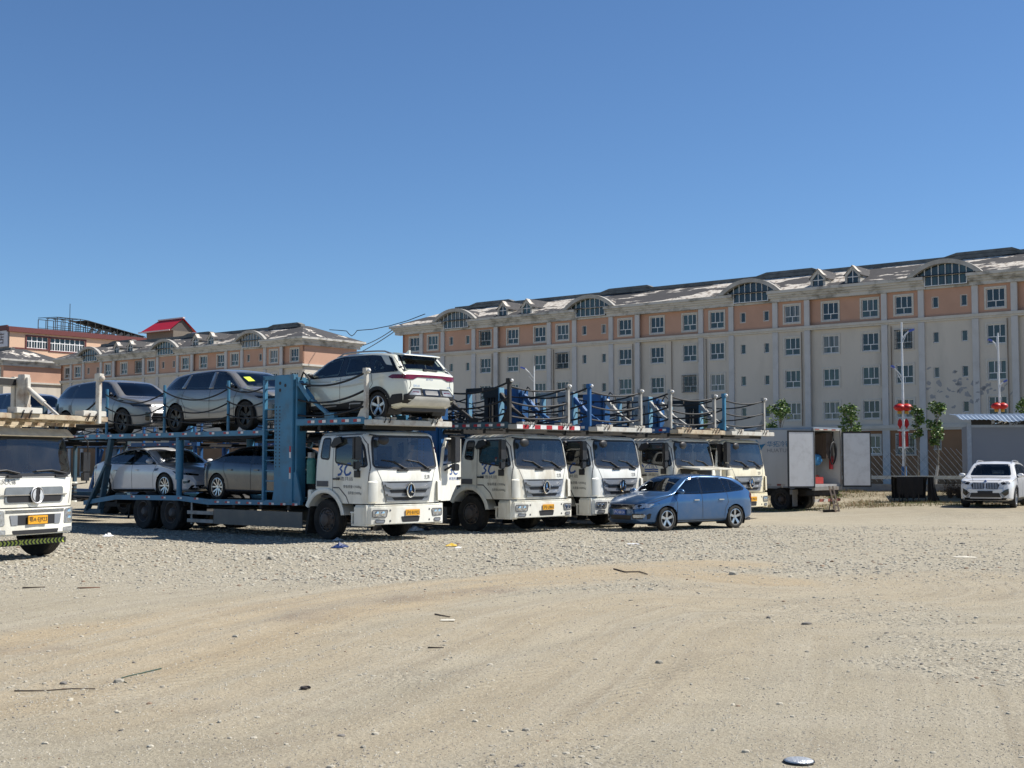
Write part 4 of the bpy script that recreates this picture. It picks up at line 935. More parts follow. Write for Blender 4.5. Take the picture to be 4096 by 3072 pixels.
# blue wagon-like hatchback
WAGON = dict(
    top=[(-2.15, .58), (-2.13, .80), (-2.08, .95), (-1.99, 1.03), (-1.82, 1.17), (-1.55, 1.33), (-1.35, 1.40), (-.9, 1.45), (-.3, 1.475), (.1, 1.465), (.4, 1.41), (.75, 1.23), (1.08, 1.02), (1.2, .985), (1.6, .92), (1.9, .84), (2.08, .74), (2.15, .62)],
    bot=[(-2.15, .40), (-2.0, .27), (-1.6, .20), (1.5, .19), (2.0, .20), (2.15, .30)], wid=[(-2.15, .60), (-2.08, .70), (-1.9, .79), (-1.5, .845), (-.5, .86), (1.0, .86), (1.6, .82), (1.9, .74), (2.08, .62), (2.15, .50)],
    belt=[(-2.15, .90), (-1.4, .985), (0, .94), (1.1, .91), (1.7, .80), (2.15, .55)], axles=(1.28, -1.30), rw=.315, tw=.20, rr=.225, arch=.365, rim=(5, .12, .0, 1.5), arch_trim=False, holex=.1,
    side_glass=[('f', [(1.0, .985), (.42, 1.36), (.02, 1.395), (.02, .975)]), ('r', [(-.05, .975), (-.05, 1.395), (-.80, 1.375), (-.92, 1.01)]), ('q', [(-.86, 1.36), (-1.08, 1.33), (-1.12, 1.02), (-.97, 1.01)]), ('q', [(-1.15, 1.315), (-1.62, 1.12), (-1.58, 1.06), (-1.17, 1.025)])],
    side_trim=[[(1.12, .965), (.42, 1.385), (0, 1.415), (-.8, 1.40), (-1.2, 1.34), (-1.72, 1.10), (-1.66, 1.04), (-.9, .985), (0, .955)]],
    windscreen=[(-.62, 1.03), (-.52, 1.40), (.52, 1.40), (.62, 1.03)], rear_glass=[(-.58, 1.10), (-.48, 1.36), (.48, 1.36), (.58, 1.10)],
    lines=[('+y', [(1.05, .95), (.93, .75), (.93, .28)], .012), ('+y', [(0, .95), (-.02, .26), (.9, .26)], .012), ('+y', [(-.96, .98), (-1.0, .72), (-.88, .55), (-.86, .26), (-.05, .26)], .012), ('+y', [(1.1, .93), (2.0, .68)], .012), ('+x', [(-.72, .72), (-.45, .585), (.45, .585), (.72, .72)], .012)],
    parts=[('grille', '+x', [(-.46, .695), (.46, .695), (.38, .575), (-.38, .575)], M_gloss_black), ('grille_frame', '+x', [(-.46, .71), (.46, .71), (.455, .69), (.05, .69), (0, .675), (-.05, .69), (-.455, .69)], M_silver_plastic, .004, .002),
           ('headlight', '+x2', [(.42, .66), (.66, .735), (.80, .72), (.76, .62), (.46, .585)], M_lens, .006), ('headlight_trim', '+x2', [(.40, .67), (.66, .75), (.83, .73), (.79, .605), (.43, .57)], M_gloss_black), ('lower_intake', '+x', [(-.42, .42), (.42, .42), (.38, .30), (-.38, .30)], M_black),
           ('fog_light', '+x2', [(.46, .43), (.72, .44), (.70, .36), (.48, .355)], M_lens, .004), ('fog_trim', '+x2', [(.42, .46), (.78, .47), (.76, .32), (.44, .32)], M_black), ('tail_light', 'y', [(-2.14, .92), (-1.96, .98), (-1.92, .86), (-2.02, .70), (-2.14, .72)], M_red_lens, .004), ('side_skirt', 'y', [(-.95, .27), (.92, .27), (.92, .215), (-.95, .215)], M_black)],
    mirror=(.86, .99), seats=(.15, -.75), dash=.95, extra=[handles((.22, -.72), .80, M_chrome), number_plate('+x', '沪C·B8124', 0, .50, .44, .13, M_plate_b, M_ink_white)])
# small white electric crossover seen from behind
CROSS = dict(
    top=[(-2.22, .62), (-2.20, .90), (-2.16, 1.06), (-2.08, 1.13), (-1.98, 1.24), (-1.80, 1.44), (-1.72, 1.52), (-1.5, 1.565), (-1.0, 1.605), (-.3, 1.62), (.15, 1.60), (.5, 1.52), (.95, 1.27), (1.22, 1.11), (1.4, 1.07), (1.8, 1.0), (2.1, .90), (2.26, .76), (2.31, .58)],
    bot=[(-2.22, .44), (-2.1, .33), (-1.7, .25), (1.5, .24), (2.1, .26), (2.31, .36)], wid=[(-2.22, .72), (-2.14, .82), (-1.9, .905), (-1.3, .93), (0, .915), (1.4, .93), (1.9, .87), (2.15, .75), (2.31, .55)],
    belt=[(-2.22, 1.02), (-1.5, 1.09), (-.6, 1.06), (.6, 1.01), (1.3, .98), (2.0, .86), (2.31, .6)], axles=(1.40, -1.41), rw=.335, tw=.225, rr=.235, arch=.385, rim=(5, .11, .0, 1.5), arch_trim=True, tumble=.40,
    side_glass=[('f', [(1.05, 1.07), (.50, 1.46), (-.02, 1.52), (-.02, 1.085)]), ('r', [(-.20, 1.095), (-.20, 1.52), (-.95, 1.50), (-1.12, 1.13)]), ('q', [(-1.22, 1.14), (-1.15, 1.42), (-1.34, 1.40), (-1.62, 1.18)])],
    side_trim=[[(1.22, 1.045), (.50, 1.495), (0, 1.55), (-1.0, 1.535), (-1.34, 1.50), (-1.60, 1.28), (-2.0, 1.22), (-2.02, 1.10), (-1.2, 1.09), (0, 1.055)]],
    windscreen=[(-.66, 1.12), (-.54, 1.52), (.54, 1.52), (.66, 1.12)], rear_glass=[(-.64, 1.15), (-.53, 1.46), (.53, 1.46), (.64, 1.15)],
    lines=[('+y', [(1.1, 1.04), (.98, .85), (.95, .36)], .012), ('+y', [(-.1, 1.05), (-.1, .36)], .012), ('+y', [(-1.18, 1.08), (-1.26, .85), (-1.05, .62), (-1.0, .38)], .012), ('-x', [(-.66, 1.04), (-.62, .80), (-.68, .70)], .012), ('-x', [(.66, 1.04), (.62, .80), (.68, .70)], .012), ('+y', [(1.0, .98), (.3, .95), (-.4, 1.0), (-.8, 1.045)], .008)],
    parts=[('tail_light', '-x', [(-.84, .985), (-.80, 1.035), (-.30, 1.045), (.30, 1.045), (.80, 1.035), (.84, .985), (.80, .93), (.55, .925), (.40, .985), (-.40, .985), (-.55, .925), (-.80, .93)], M_red_lens, .012), ('tail_light', 'y', [(-2.2, 1.03), (-1.88, 1.04), (-1.76, .985), (-1.88, .945), (-2.2, .935)], M_red_lens, .006),
           ('rear_bumper', '-x', [(-.80, .38), (-.80, .58), (-.72, .60), (-.58, .73), (-.28, .735), (-.26, .60), (.26, .60), (.28, .735), (.58, .73), (.72, .60), (.80, .58), (.80, .38)], M_trim_black, .006), ('rear_pillar_black', 'y', [(-1.93, 1.115), (-1.60, 1.47), (-1.62, 1.53), (-1.80, 1.52), (-2.16, 1.17), (-2.16, 1.115)], M_gloss_black, 0, .01), ('bumper_corner', 'y', [(-1.80, .46), (-1.90, .58), (-2.14, .60), (-2.14, .40), (-1.78, .34)], M_trim_black, .006), ('plate_recess', '-x', [(-.27, .72), (.27, .72), (.27, .56), (-.27, .56)], M_gloss_black, .008), ('blank_plate', '-x', [(-.20, .685), (.20, .685), (.20, .585), (-.20, .585)], mat('plate_grey', (.18, .18, .18), .5), .014),
           ('reflector_frame', '-x2', [(.34, .70), (.58, .70), (.70, .57), (.36, .575)], M_silver_plastic, .010), ('rear_reflector', '-x2', [(.38, .655), (.58, .655), (.62, .615), (.38, .615)], M_red_lens, .018), ('rear_diffuser', '-x', [(-.70, .36), (-.52, .54), (.52, .54), (.70, .36), (.62, .345), (-.62, .345)], mat('pale_silver', (.62, .61, .56), .4), .018),
           ('side_cladding', 'y', [(-1.05, .46), (-.6, .48), (-.1, .42), (.5, .42), (.98, .38), (.98, .26), (-1.05, .26)], M_trim_black, .006), ('cladding_frame', 'y', [(-.86, .43), (-.45, .43), (-.40, .30), (-.44, .30), (-.48, .40), (-.84, .40)], M_silver_plastic, .010, .004), ('cladding_frame', 'y', [(.02, .39), (.48, .37), (.62, .28), (.56, .28), (.45, .345), (.02, .36)], M_silver_plastic, .010, .004), ('charge_flap', 'y', [(1.35, 1.0), (1.47, .99), (1.46, .93), (1.35, .93)], M_trim_black),
           ('headlight', 'y', [(1.75, .92), (2.2, .80), (2.25, .72), (1.85, .80)], M_lens), ('tailgate_black', '-x', [(-.68, 1.12), (-.585, 1.495), (.585, 1.495), (.68, 1.12), (.64, 1.15), (.53, 1.46), (-.53, 1.46), (-.64, 1.15)], M_gloss_black, 0, .002)],
    mirror=(.93, 1.09), seats=(.20, -.75), dash=1.0, extra=[handles((.12, -.90), .965), rails(-1.55, .35, .60, M_silver_plastic), fin(-1.45)])
def cross_extra(root, bvh, pm):
    s = MB(); s.prism([(-1.52, 1.578), (-1.72, 1.56), (-1.93, 1.518), (-1.945, 1.498), (-1.62, 1.52)], 'y', -.57, .57); s.mi(1); s.prism([(-1.66, 1.52), (-1.93, 1.495), (-1.80, 1.44), (-1.68, 1.46)], 'y', -.56, .56); s.build('roof_spoiler', [pm, M_gloss_black], root)
    w = MB(); q = drape_pts([(.06, 1.17), (-.34, 1.16)], '-x', bvh, .03); w.bar(q[0], q[1], .02, .03); w.box(q[0].x - .02, q[0].x + .03, .0, .10, 1.14, 1.19); w.build('rear_wiper', M_ink, root)
    t = MB(); drape_text(t, 'BYD', '-x', bvh, .12, .925, .20, .035, .008, -1); drape_text(t, '元PLUS', '-x', bvh, .55, .76, .20, .05, .008, -1); drape_text(t, '4.9s', '-x', bvh, -.52, .76, .12, .04, .008, -1); t.build('badges', M_chrome, root)
CROSS['extra'].append(cross_extra)
# big silver crossover
SUVB = dict(
    top=[(-2.46, .68), (-2.44, .95), (-2.38, 1.12), (-2.22, 1.26), (-2.0, 1.42), (-1.82, 1.52), (-1.5, 1.57), (-.8, 1.62), (-.1, 1.64), (.35, 1.61), (.65, 1.53), (1.1, 1.28), (1.40, 1.12), (1.55, 1.085), (1.9, 1.04), (2.2, .97), (2.40, .86), (2.48, .66)],
    bot=[(-2.46, .42), (-2.3, .30), (-1.9, .23), (1.8, .22), (2.3, .23), (2.48, .32)], wid=[(-2.46, .66), (-2.36, .80), (-2.1, .90), (-1.5, .955), (0, .96), (1.5, .96), (2.0, .90), (2.3, .76), (2.48, .58)],
    belt=[(-2.46, 1.05), (-1.6, 1.10), (0, 1.06), (1.3, 1.02), (2.1, .92), (2.48, .7)], axles=(1.55, -1.55), rw=.375, tw=.245, rr=.265, arch=.425, rim=(5, .10, .16, 1.2), rim_mats=[M_alloy_dark, M_alloy_dark], arch_trim=False, tumble=.40,
    side_glass=[('f', [(1.20, 1.10), (.62, 1.50), (.14, 1.545), (.14, 1.105)]), ('p', [(-.05, 1.11), (-.05, 1.55), (-1.02, 1.515), (-1.14, 1.15)]), ('p', [(-1.30, 1.16), (-1.20, 1.49), (-1.55, 1.44), (-1.98, 1.20)])],
    side_trim=[[(1.36, 1.075), (.64, 1.525), (.1, 1.575), (-1.1, 1.54), (-1.56, 1.47), (-2.1, 1.19), (-2.02, 1.15), (-1.2, 1.12), (0, 1.08)]],
    windscreen=[(-.70, 1.13), (-.56, 1.55), (.56, 1.55), (.70, 1.13)], rear_glass=[(-.66, 1.22), (-.55, 1.50), (.55, 1.50), (.66, 1.22)],
    lines=[('+y', [(1.25, 1.06), (1.1, .8), (1.08, .36)], .012), ('+y', [(.04, 1.07), (.02, .36)], .012), ('+y', [(-1.15, 1.1), (-1.25, .85), (-1.08, .62), (-1.06, .38)], .012), ('+y', [(1.45, 1.05), (2.2, .90)], .012)],
    parts=[('headlight', '+x2', [(.40, .845), (.60, .86), (.82, .84), (.86, .80), (.62, .79), (.40, .80)], M_gloss_black, .006), ('headlight', 'y', [(1.90, .87), (2.36, .84), (2.40, .78), (2.05, .80)], M_gloss_black, .006), ('lower_grille', '+x', [(-.52, .60), (.52, .60), (.62, .38), (-.62, .38)], M_gloss_black), ('grille_bar', '+x', [(-.55, .52), (.55, .52), (.56, .50), (-.56, .50)], M_chrome, .006, .004), ('grille_bar', '+x', [(-.58, .45), (.58, .45), (.59, .43), (-.59, .43)], M_chrome, .006, .004),
           ('air_curtain', '+x2', [(.60, .62), (.70, .64), (.70, .40), (.62, .38)], M_gloss_black), ('tail_light', '-x', [(-.82, 1.05), (.82, 1.05), (.82, .99), (-.82, .99)], M_red_lens, .006), ('sill_cladding', 'y', [(-1.12, .33), (1.1, .33), (1.1, .235), (-1.12, .235)], M_trim_black, .006), ('fender_vent', 'y', [(1.35, 1.0), (1.62, .985), (1.58, .955), (1.38, .965)], M_trim_black)],
    mirror=(1.02, 1.12), mirror_mat=M_gloss_black, seats=(.35, -.65), dash=1.15, extra=[])
# fastback saloon
SALOON = dict(
    top=[(-2.38, .62), (-2.36, .84), (-2.30, .95), (-2.15, 1.0), (-1.75, 1.10), (-1.2, 1.27), (-.75, 1.38), (-.3, 1.42), (.1, 1.42), (.45, 1.36), (.9, 1.15), (1.28, .955), (1.42, .925), (1.8, .86), (2.15, .77), (2.36, .65), (2.44, .50)],
    bot=[(-2.38, .36), (-2.2, .25), (-1.8, .18), (1.7, .17), (2.2, .18), (2.44, .26)], wid=[(-2.38, .66), (-2.28, .78), (-2.0, .875), (-1.4, .92), (0, .92), (1.4, .92), (1.9, .86), (2.2, .74), (2.44, .52)],
    belt=[(-2.38, .90), (-1.6, .96), (-.6, .94), (.6, .90), (1.2, .87), (2.0, .74), (2.44, .5)], axles=(1.51, -1.51), rw=.345, tw=.225, rr=.245, arch=.385, rim=(5, .065, .30, 1.3), arch_trim=False, tumble=.42,
    side_glass=[('f', [(1.08, .955), (.42, 1.29), (.0, 1.33), (.0, .955)]), ('r', [(-.14, .96), (-.14, 1.33), (-.62, 1.30), (-1.12, 1.17), (-1.28, 1.02)])], side_trim=[[(1.24, .93), (.42, 1.325), (-.02, 1.365), (-.64, 1.335), (-1.25, 1.17), (-1.62, 1.02), (-1.3, .985), (0, .93)]],
    windscreen=[(-.66, .97), (-.52, 1.36), (.52, 1.36), (.66, .97)], rear_glass=[(-.62, 1.08), (-.48, 1.34), (.48, 1.34), (.62, 1.08)],
    lines=[('+y', [(1.12, .92), (1.0, .7), (1.0, .26)], .012), ('+y', [(-.06, .93), (-.06, .26)], .012), ('+y', [(-1.25, .96), (-1.2, .75), (-1.02, .5), (-1.0, .26)], .012), ('+y', [(1.35, .90), (2.15, .72)], .012)],
    parts=[('headlight', '+x2', [(.36, .65), (.70, .70), (.82, .69), (.80, .645), (.40, .61)], M_gloss_black, .006), ('headlight', 'y', [(1.84, .745), (2.28, .67), (2.36, .62), (1.98, .665)], M_gloss_black, .005), ('front_lip', '+x', [(-.60, .36), (.60, .36), (.66, .24), (-.66, .24)], M_gloss_black), ('side_vent', 'y', [(1.06, .82), (1.26, .83), (1.20, .76), (1.06, .755)], M_gloss_black), ('front_intake', '+x2', [(.62, .50), (.76, .46), (.74, .40), (.64, .42)], M_gloss_black),
           ('tail_light', '-x', [(-.80, .905), (.80, .905), (.82, .845), (-.82, .845)], M_red_lens, .006), ('tail_light', 'y', [(-2.36, .92), (-2.12, .93), (-2.02, .875), (-2.36, .85)], M_red_lens, .004), ('side_skirt', 'y', [(-1.05, .26), (1.05, .26), (1.05, .18), (-1.05, .18)], M_black, .004)],
    mirror=(.92, .985), seats=(.25, -.65), dash=1.0, extra=[handles((.18, -.92), .79)])
# white compact crossover facing the camera
XSUV = dict(
    top=[(-2.22, .66), (-2.20, .95), (-2.14, 1.10), (-2.0, 1.28), (-1.85, 1.44), (-1.7, 1.53), (-1.3, 1.59), (-.6, 1.62), (-.1, 1.62), (.2, 1.58), (.5, 1.48), (.85, 1.25), (1.10, 1.10), (1.25, 1.075), (1.7, 1.03), (2.0, .97), (2.16, .88), (2.22, .70)],
    bot=[(-2.22, .42), (-2.1, .31), (-1.7, .24), (1.5, .23), (2.05, .25), (2.22, .34)], wid=[(-2.22, .70), (-2.12, .80), (-1.9, .88), (-1.4, .91), (0, .91), (1.4, .915), (1.9, .87), (2.1, .78), (2.22, .62)],
    belt=[(-2.22, 1.05), (-1.5, 1.10), (0, 1.04), (1.0, 1.01), (1.8, .92), (2.22, .7)], axles=(1.36, -1.33), rw=.345, tw=.225, rr=.245, arch=.395, rim=(5, .085, .26, 1.2), arch_trim=True, tumble=.36,
    side_glass=[('f', [(.95, 1.07), (.46, 1.43), (.02, 1.50), (.02, 1.07)]), ('r', [(-.10, 1.075), (-.10, 1.51), (-.95, 1.49), (-1.12, 1.12)])], side_trim=[[(1.10, 1.05), (.46, 1.46), (0, 1.53), (-1.0, 1.515), (-1.6, 1.42), (-1.75, 1.16), (-1.1, 1.085), (0, 1.045)]],
    windscreen=[(-.70, 1.12), (-.57, 1.53), (.57, 1.53), (.70, 1.12)], rear_glass=[(-.64, 1.14), (-.54, 1.46), (.54, 1.46), (.64, 1.14)],
    lines=[('+y', [(1.02, 1.03), (.9, .85), (.9, .36)], .012), ('+y', [(-.05, 1.04), (-.05, .36)], .012), ('+x', [(-.66, .90), (-.50, .955), (.50, .955), (.66, .90)], .012), ('+z', [(1.15, .62), (2.1, .42)], .01), ('+z', [(1.15, -.62), (2.1, -.42)], .01)],
    parts=[('grille', '+x2', [(.03, .86), (.40, .88), (.47, .80), (.42, .66), (.06, .66), (.03, .70)], M_ink, .006), ('headlight', '+x2', [(.50, .89), (.70, .93), (.79, .92), (.79, .84), (.56, .81)], M_gloss_black, .006), ('daytime_lamp', '+x2', [(.66, .905), (.77, .90), (.77, .865), (.68, .855)], M_lens, .012), ('plate_carrier', '+x', [(-.25, .60), (.25, .60), (.24, .49), (-.24, .49)], M_ink, .02), ('lower_intake', '+x', [(-.46, .53), (.46, .53), (.52, .38), (-.52, .38)], M_black),
           ('air_intake', '+x2', [(.50, .52), (.62, .62), (.76, .68), (.76, .50), (.66, .42)], M_gloss_black, .004), ('intake_fin', '+x2', [(.46, .52), (.54, .52), (.66, .40), (.58, .36)], M_silver_plastic, .012), ('lower_lip', '+x', [(-.80, .36), (.80, .36), (.70, .27), (-.70, .27)], M_black), ('grille_frame', '+x2', [(.02, .875), (.41, .90), (.49, .80), (.43, .645), (.04, .645), (.02, .66), (.035, .68), (.055, .665), (.415, .665), (.465, .80), (.40, .88), (.03, .86)], mat('pale_bar', (.6, .6, .6), .4, .3), .012, .003), ('sill_cladding', 'y', [(-.95, .34), (.95, .34), (.95, .24), (-.95, .24)], M_black, .004)],
    mirror=(.86, 1.09), seats=(.1, -.75), dash=.85, extra=[rails(-1.5, .25, .60, M_alloy)])
def x_extra(root, bvh, pm):
    g = MB()
    for s in (1, -1):
        for k in range(7): y = .075 + k * .052; drape(g, [(s * (y - .011), .675), (s * (y + .011), .675), (s * (y + .011), .865), (s * (y - .011), .865)][::s], '+x', bvh, .016, .006)
    g.build('grille_bars', mat('pale_bar', (.6, .6, .6), .4, .3), root); r = MB(); h = drape_pts([(0, .93)], '+x', bvh, .012)[0]; r.lathe([(.001, .008), (.04, .006), (.045, -.01)], (h.x, 0, .93), 'x', 16); r.build('badge', M_ink_blue, root)
XSUV['extra'].append(x_extra)
P_blue = paint('blue_metallic', (0.035, 0.115, 0.265), 0.30, 0.45)
P_cream = paint('cream_white', (0.70, 0.70, 0.60), 0.30)
P_silver = paint('satin_silver', (0.235, 0.23, 0.225), 0.40, 0.4)
P_grey = paint('slate_grey', (0.035, 0.045, 0.062), 0.28, 0.5)
P_white = paint('white_pearl', (0.66, 0.66, 0.68), 0.28)
P_pale = paint('pale_blue_grey', (0.36, 0.38, 0.42), 0.3, 0.4)
P_bright = paint('bright_white', (0.80, 0.80, 0.80), 0.25, dust=.06)
def pillars(root, bvh, pm):
    for vw in ('+y', '-y'):
        for p in ([(.15, 1.11), (.13, 1.545), (-.03, 1.55), (-.05, 1.115)], [(-1.13, 1.155), (-1.01, 1.515), (-1.12, 1.50), (-1.30, 1.165)]): drape(MB(), p, vw, bvh, .008, .004).build('door_pillar', pm, root, smooth='all')
def sticker(root, bvh, pm):
    drape(MB(), [(-.52, 1.40), (-.30, 1.42), (-.28, 1.30), (-.50, 1.28)], '+x', bvh, .012).build('yellow_sticker', mat('sticker_yellow', (.62, .75, .06), .5), root)
# carriers stand parallel; truck(s) = a place s metres along their common row
A_T = R(-42); TA = Vector((math.cos(A_T), math.sin(A_T), 0)); TM = Vector((-math.sin(A_T), math.cos(A_T), 0))
T_O = G(1321, 2158) + TM * 1.0
def tw_(s, x, y=0.0, z=0.0): return T_O + TM * (s + y) + TA * x + Vector((0, 0, z))
make_car('crossover', 'cream white crossover with red light bar on the deck over the front cab, tail outwards', CROSS, P_cream, tw_(0, .10, 0, 2.755), A_T + math.pi, tilt=0)
make_car('silver_crossover', 'silver grey crossover with a yellow sticker on its windscreen, middle car of the upper deck', SUVB, P_silver, tw_(0, -5.0, 0, 2.62), A_T, 'silver crossovers on the upper deck', more=[pillars, sticker])
make_car('silver_crossover', 'silver grey crossover with dark side glass, rearmost on the upper deck of the loaded carrier', SUVB, P_silver, tw_(0, -10.75, 0, 2.58), A_T, 'silver crossovers on the upper deck', dark=True)
make_car('saloon_car', 'white saloon car with five double spoke wheels on the lower deck', SALOON, P_white, tw_(0, -8.60, 0, .80), A_T, tilt=R(-0.8))
make_car('saloon_car', 'slate grey saloon car on the lower deck behind the blue ladder', SALOON, P_grey, tw_(0, -3.15, 0, .82), A_T)
make_car('silver_crossover', 'pale blue grey crossover with dark roof on the trailer at the left edge', SUVB, P_pale, tw_(0, -17.0, .3, 2.45), A_T, dark=True)
cb = G(2662, 2124); hd = R(180 + 37); hv = Vector((math.cos(hd), math.sin(hd), 0)); hl_ = Vector((-hv.y, hv.x, 0))
make_car('hatchback_car', 'blue metallic hatchback parked on the gravel before the white trucks', WAGON, P_blue, Vector((cb.x, cb.y, 0)) - hv * 1.28 - hl_ * .76, hd)
bx = AT(3948, 2020, 45.6)
make_car('white_crossover', 'white crossover with twin upright grille facing the camera beside the shed', XSUV, P_bright, (bx.x + .9, 47.2, .22), R(241))
# ------------------------------------------------------------ car carrier trucks
M_blue_sunlit = mat('sunlit_blue_edge', (0.16, 0.33, 0.45), .5, var=.12)  # blue lightened to paint sunlight on the sun-facing edges of the far towers
def cab_body(zb=.86, xr=-.27, r_corner=.26, lean=(1.53, 1.50, 1.37), W=1.21, roof=2.53, rear_lean=.10):
    zs = [zb + (1.70 - zb) * k / 16 for k in range(16)] + [1.70 + (2.36 - 1.70) * k / 14 for k in range(15)] + [2.40, 2.44, 2.47, 2.50, 2.52, 2.53, 2.535]
    fx = pchip([(zb, lean[0]), (1.35, lean[0] + .015), (1.68, lean[1]), (1.76, lean[1] - .02), (2.36, lean[2]), (2.44, lean[2] - .02), (2.50, lean[2] - .08), (2.53, lean[2] - .22), (2.54, lean[2] - .5)])
    wy = pchip([(zb, W), (1.80, W), (2.36, W - .055), (2.42, W - .08), (2.48, W - .14), (2.52, W - .26), (2.54, W - .5)])
    bx = pchip([(zb, xr - .02), (1.2, xr - .02), (2.36, xr + rear_lean), (2.45, xr + rear_lean + .03), (2.52, xr + rear_lean + .18), (2.54, xr + .4)])
    k_ = (roof - 1.2) / 1.33; V = []; F = []; rc = r_corner; n = None
    for z in zs:
        f, w, b = fx(z), wy(z), bx(z); half = []
        m = 26
        for i in range(m + 1): half.append((b + (f - rc - b) * i / m, w))
        for i in range(1, 9): t = math.pi / 2 * i / 8; half.append((f - rc + rc * math.sin(t), w - rc + rc * math.cos(t)))
        for i in range(1, 13):
            y = (w - rc) * (1 - i / 12); half.append((f + .05 * (1 - (y / (w - rc)) ** 2), y))
        ring = half + [(x, -y) for x, y in half[-2::-1]]
        for i in range(1, 10): ring.append((b, -w + 2 * w * i / 10))
        V += [[x, y, 1.2 + (z - 1.2) * k_ if z > 1.2 else z] for x, y in ring]; n = len(ring)
    for i in range(len(zs) - 1):
        for j in range(n): F.append((i * n + j, i * n + (j + 1) % n, (i + 1) * n + (j + 1) % n, (i + 1) * n + j))
    F.append(tuple(range((len(zs) - 1) * n, len(zs) * n)))
    return V, F
def truck_wheel(parent, x, y, r, w, s, dual=False):
    t = MB(); o = w / 2; rr = r * .60
    def ty(yc): t.lathe([(rr, -o * .7), (r * .82, -o), (r * .96, -o * .93), (r, -o * .7), (r * .985, -o * .45), (r * .985, -o * .40), (r, -o * .35), (r, -o * .05), (r * .985, 0), (r, o * .05), (r, o * .35), (r * .985, o * .40), (r * .985, o * .45), (r, o * .7), (r * .96, o * .93), (r * .82, o), (rr, o * .8), (rr * .98, -o * .7)], (x, yc, r), 'y', 36)
    ty(y)
    if dual: ty(y - s * (w + .03))
    wo = t.build('wheel', M_rubber, parent, smooth=True); m = MB()
    q = o * .8
    if not dual: m.lathe([(rr, s * q), (rr * .93, s * q), (rr * .9, s * (q - .06)), (rr * .80, s * (q + .00)), (rr * .55, s * (q + .03)), (rr * .5, s * (q + .09)), (rr * .3, s * (q + .12)), (.001, s * (q + .12))], (x, y, r), 'y', 30)
    else: m.lathe([(rr, s * q), (rr * .95, s * q), (rr * .92, s * (q - .05)), (rr * .80, s * (q - .16)), (rr * .52, s * (q - .17)), (rr * .46, s * (q - .04)), (rr * .28, s * (q + .01)), (.001, s * (q + .01))], (x, y, r), 'y', 30)
    for k in range(10): a = 2 * math.pi * k / 10; d = q + (.035 if not dual else -.15); m.ellipsoid((x + rr * .62 * math.cos(a), y + s * d, r + rr * .62 * math.sin(a)), (.022, .022, .022), 6, 4)
    m.mi(1)
    for k in range(8): a = 2 * math.pi * k / 8 + .2; d = q + (.008 if not dual else -.158); m.ellipsoid((x + rr * .80 * math.cos(a), y + s * d, r + rr * .80 * math.sin(a)), (.035, .012, .035), 8, 4)
    m.build('rim', [M_rim_truck, M_ink], wo, smooth=True); return wo
def tape(mb, x0, x1, y, z, n, side=-1, w=.20, h=.05):
    for k in range(n):
        x = x0 + (x1 - x0 - w) * (k / max(1, n - 1))
        for j in (0, 1):
            mb.mi(j); a, b = x + j * w / 2, x + (j + 1) * w / 2; mb.add([(a, y, z - h / 2), (b, y, z - h / 2), (b, y, z + h / 2), (a, y, z + h / 2)], [(0, 1, 2, 3)])
def post(root, x, y, z0, z1, m, knob=True):
    p = MB(); p.box(x - .045, x + .045, y - .045, y + .045, z0, z1 - .06); p.prism([(x - .045, z0), (x - .32, z0), (x - .045, z0 + .42)], 'y', y - .015, y + .015); p.box(x - .06, x + .06, y - .07, y + .07, z1 - .12, z1); o = p.build('post', m, root, bevel=.006)
    if knob: MB().ellipsoid((x + .09, y, z1 - .06), (.045, .045, .045), 10, 6).build('marker_lamp', M_white_tape, o, smooth='all')
def hose(root, a, b, d, r=.02):
    MB().tube(sag(a, b, d), r, 6).build('safety_rope', M_rope, root, smooth='all')
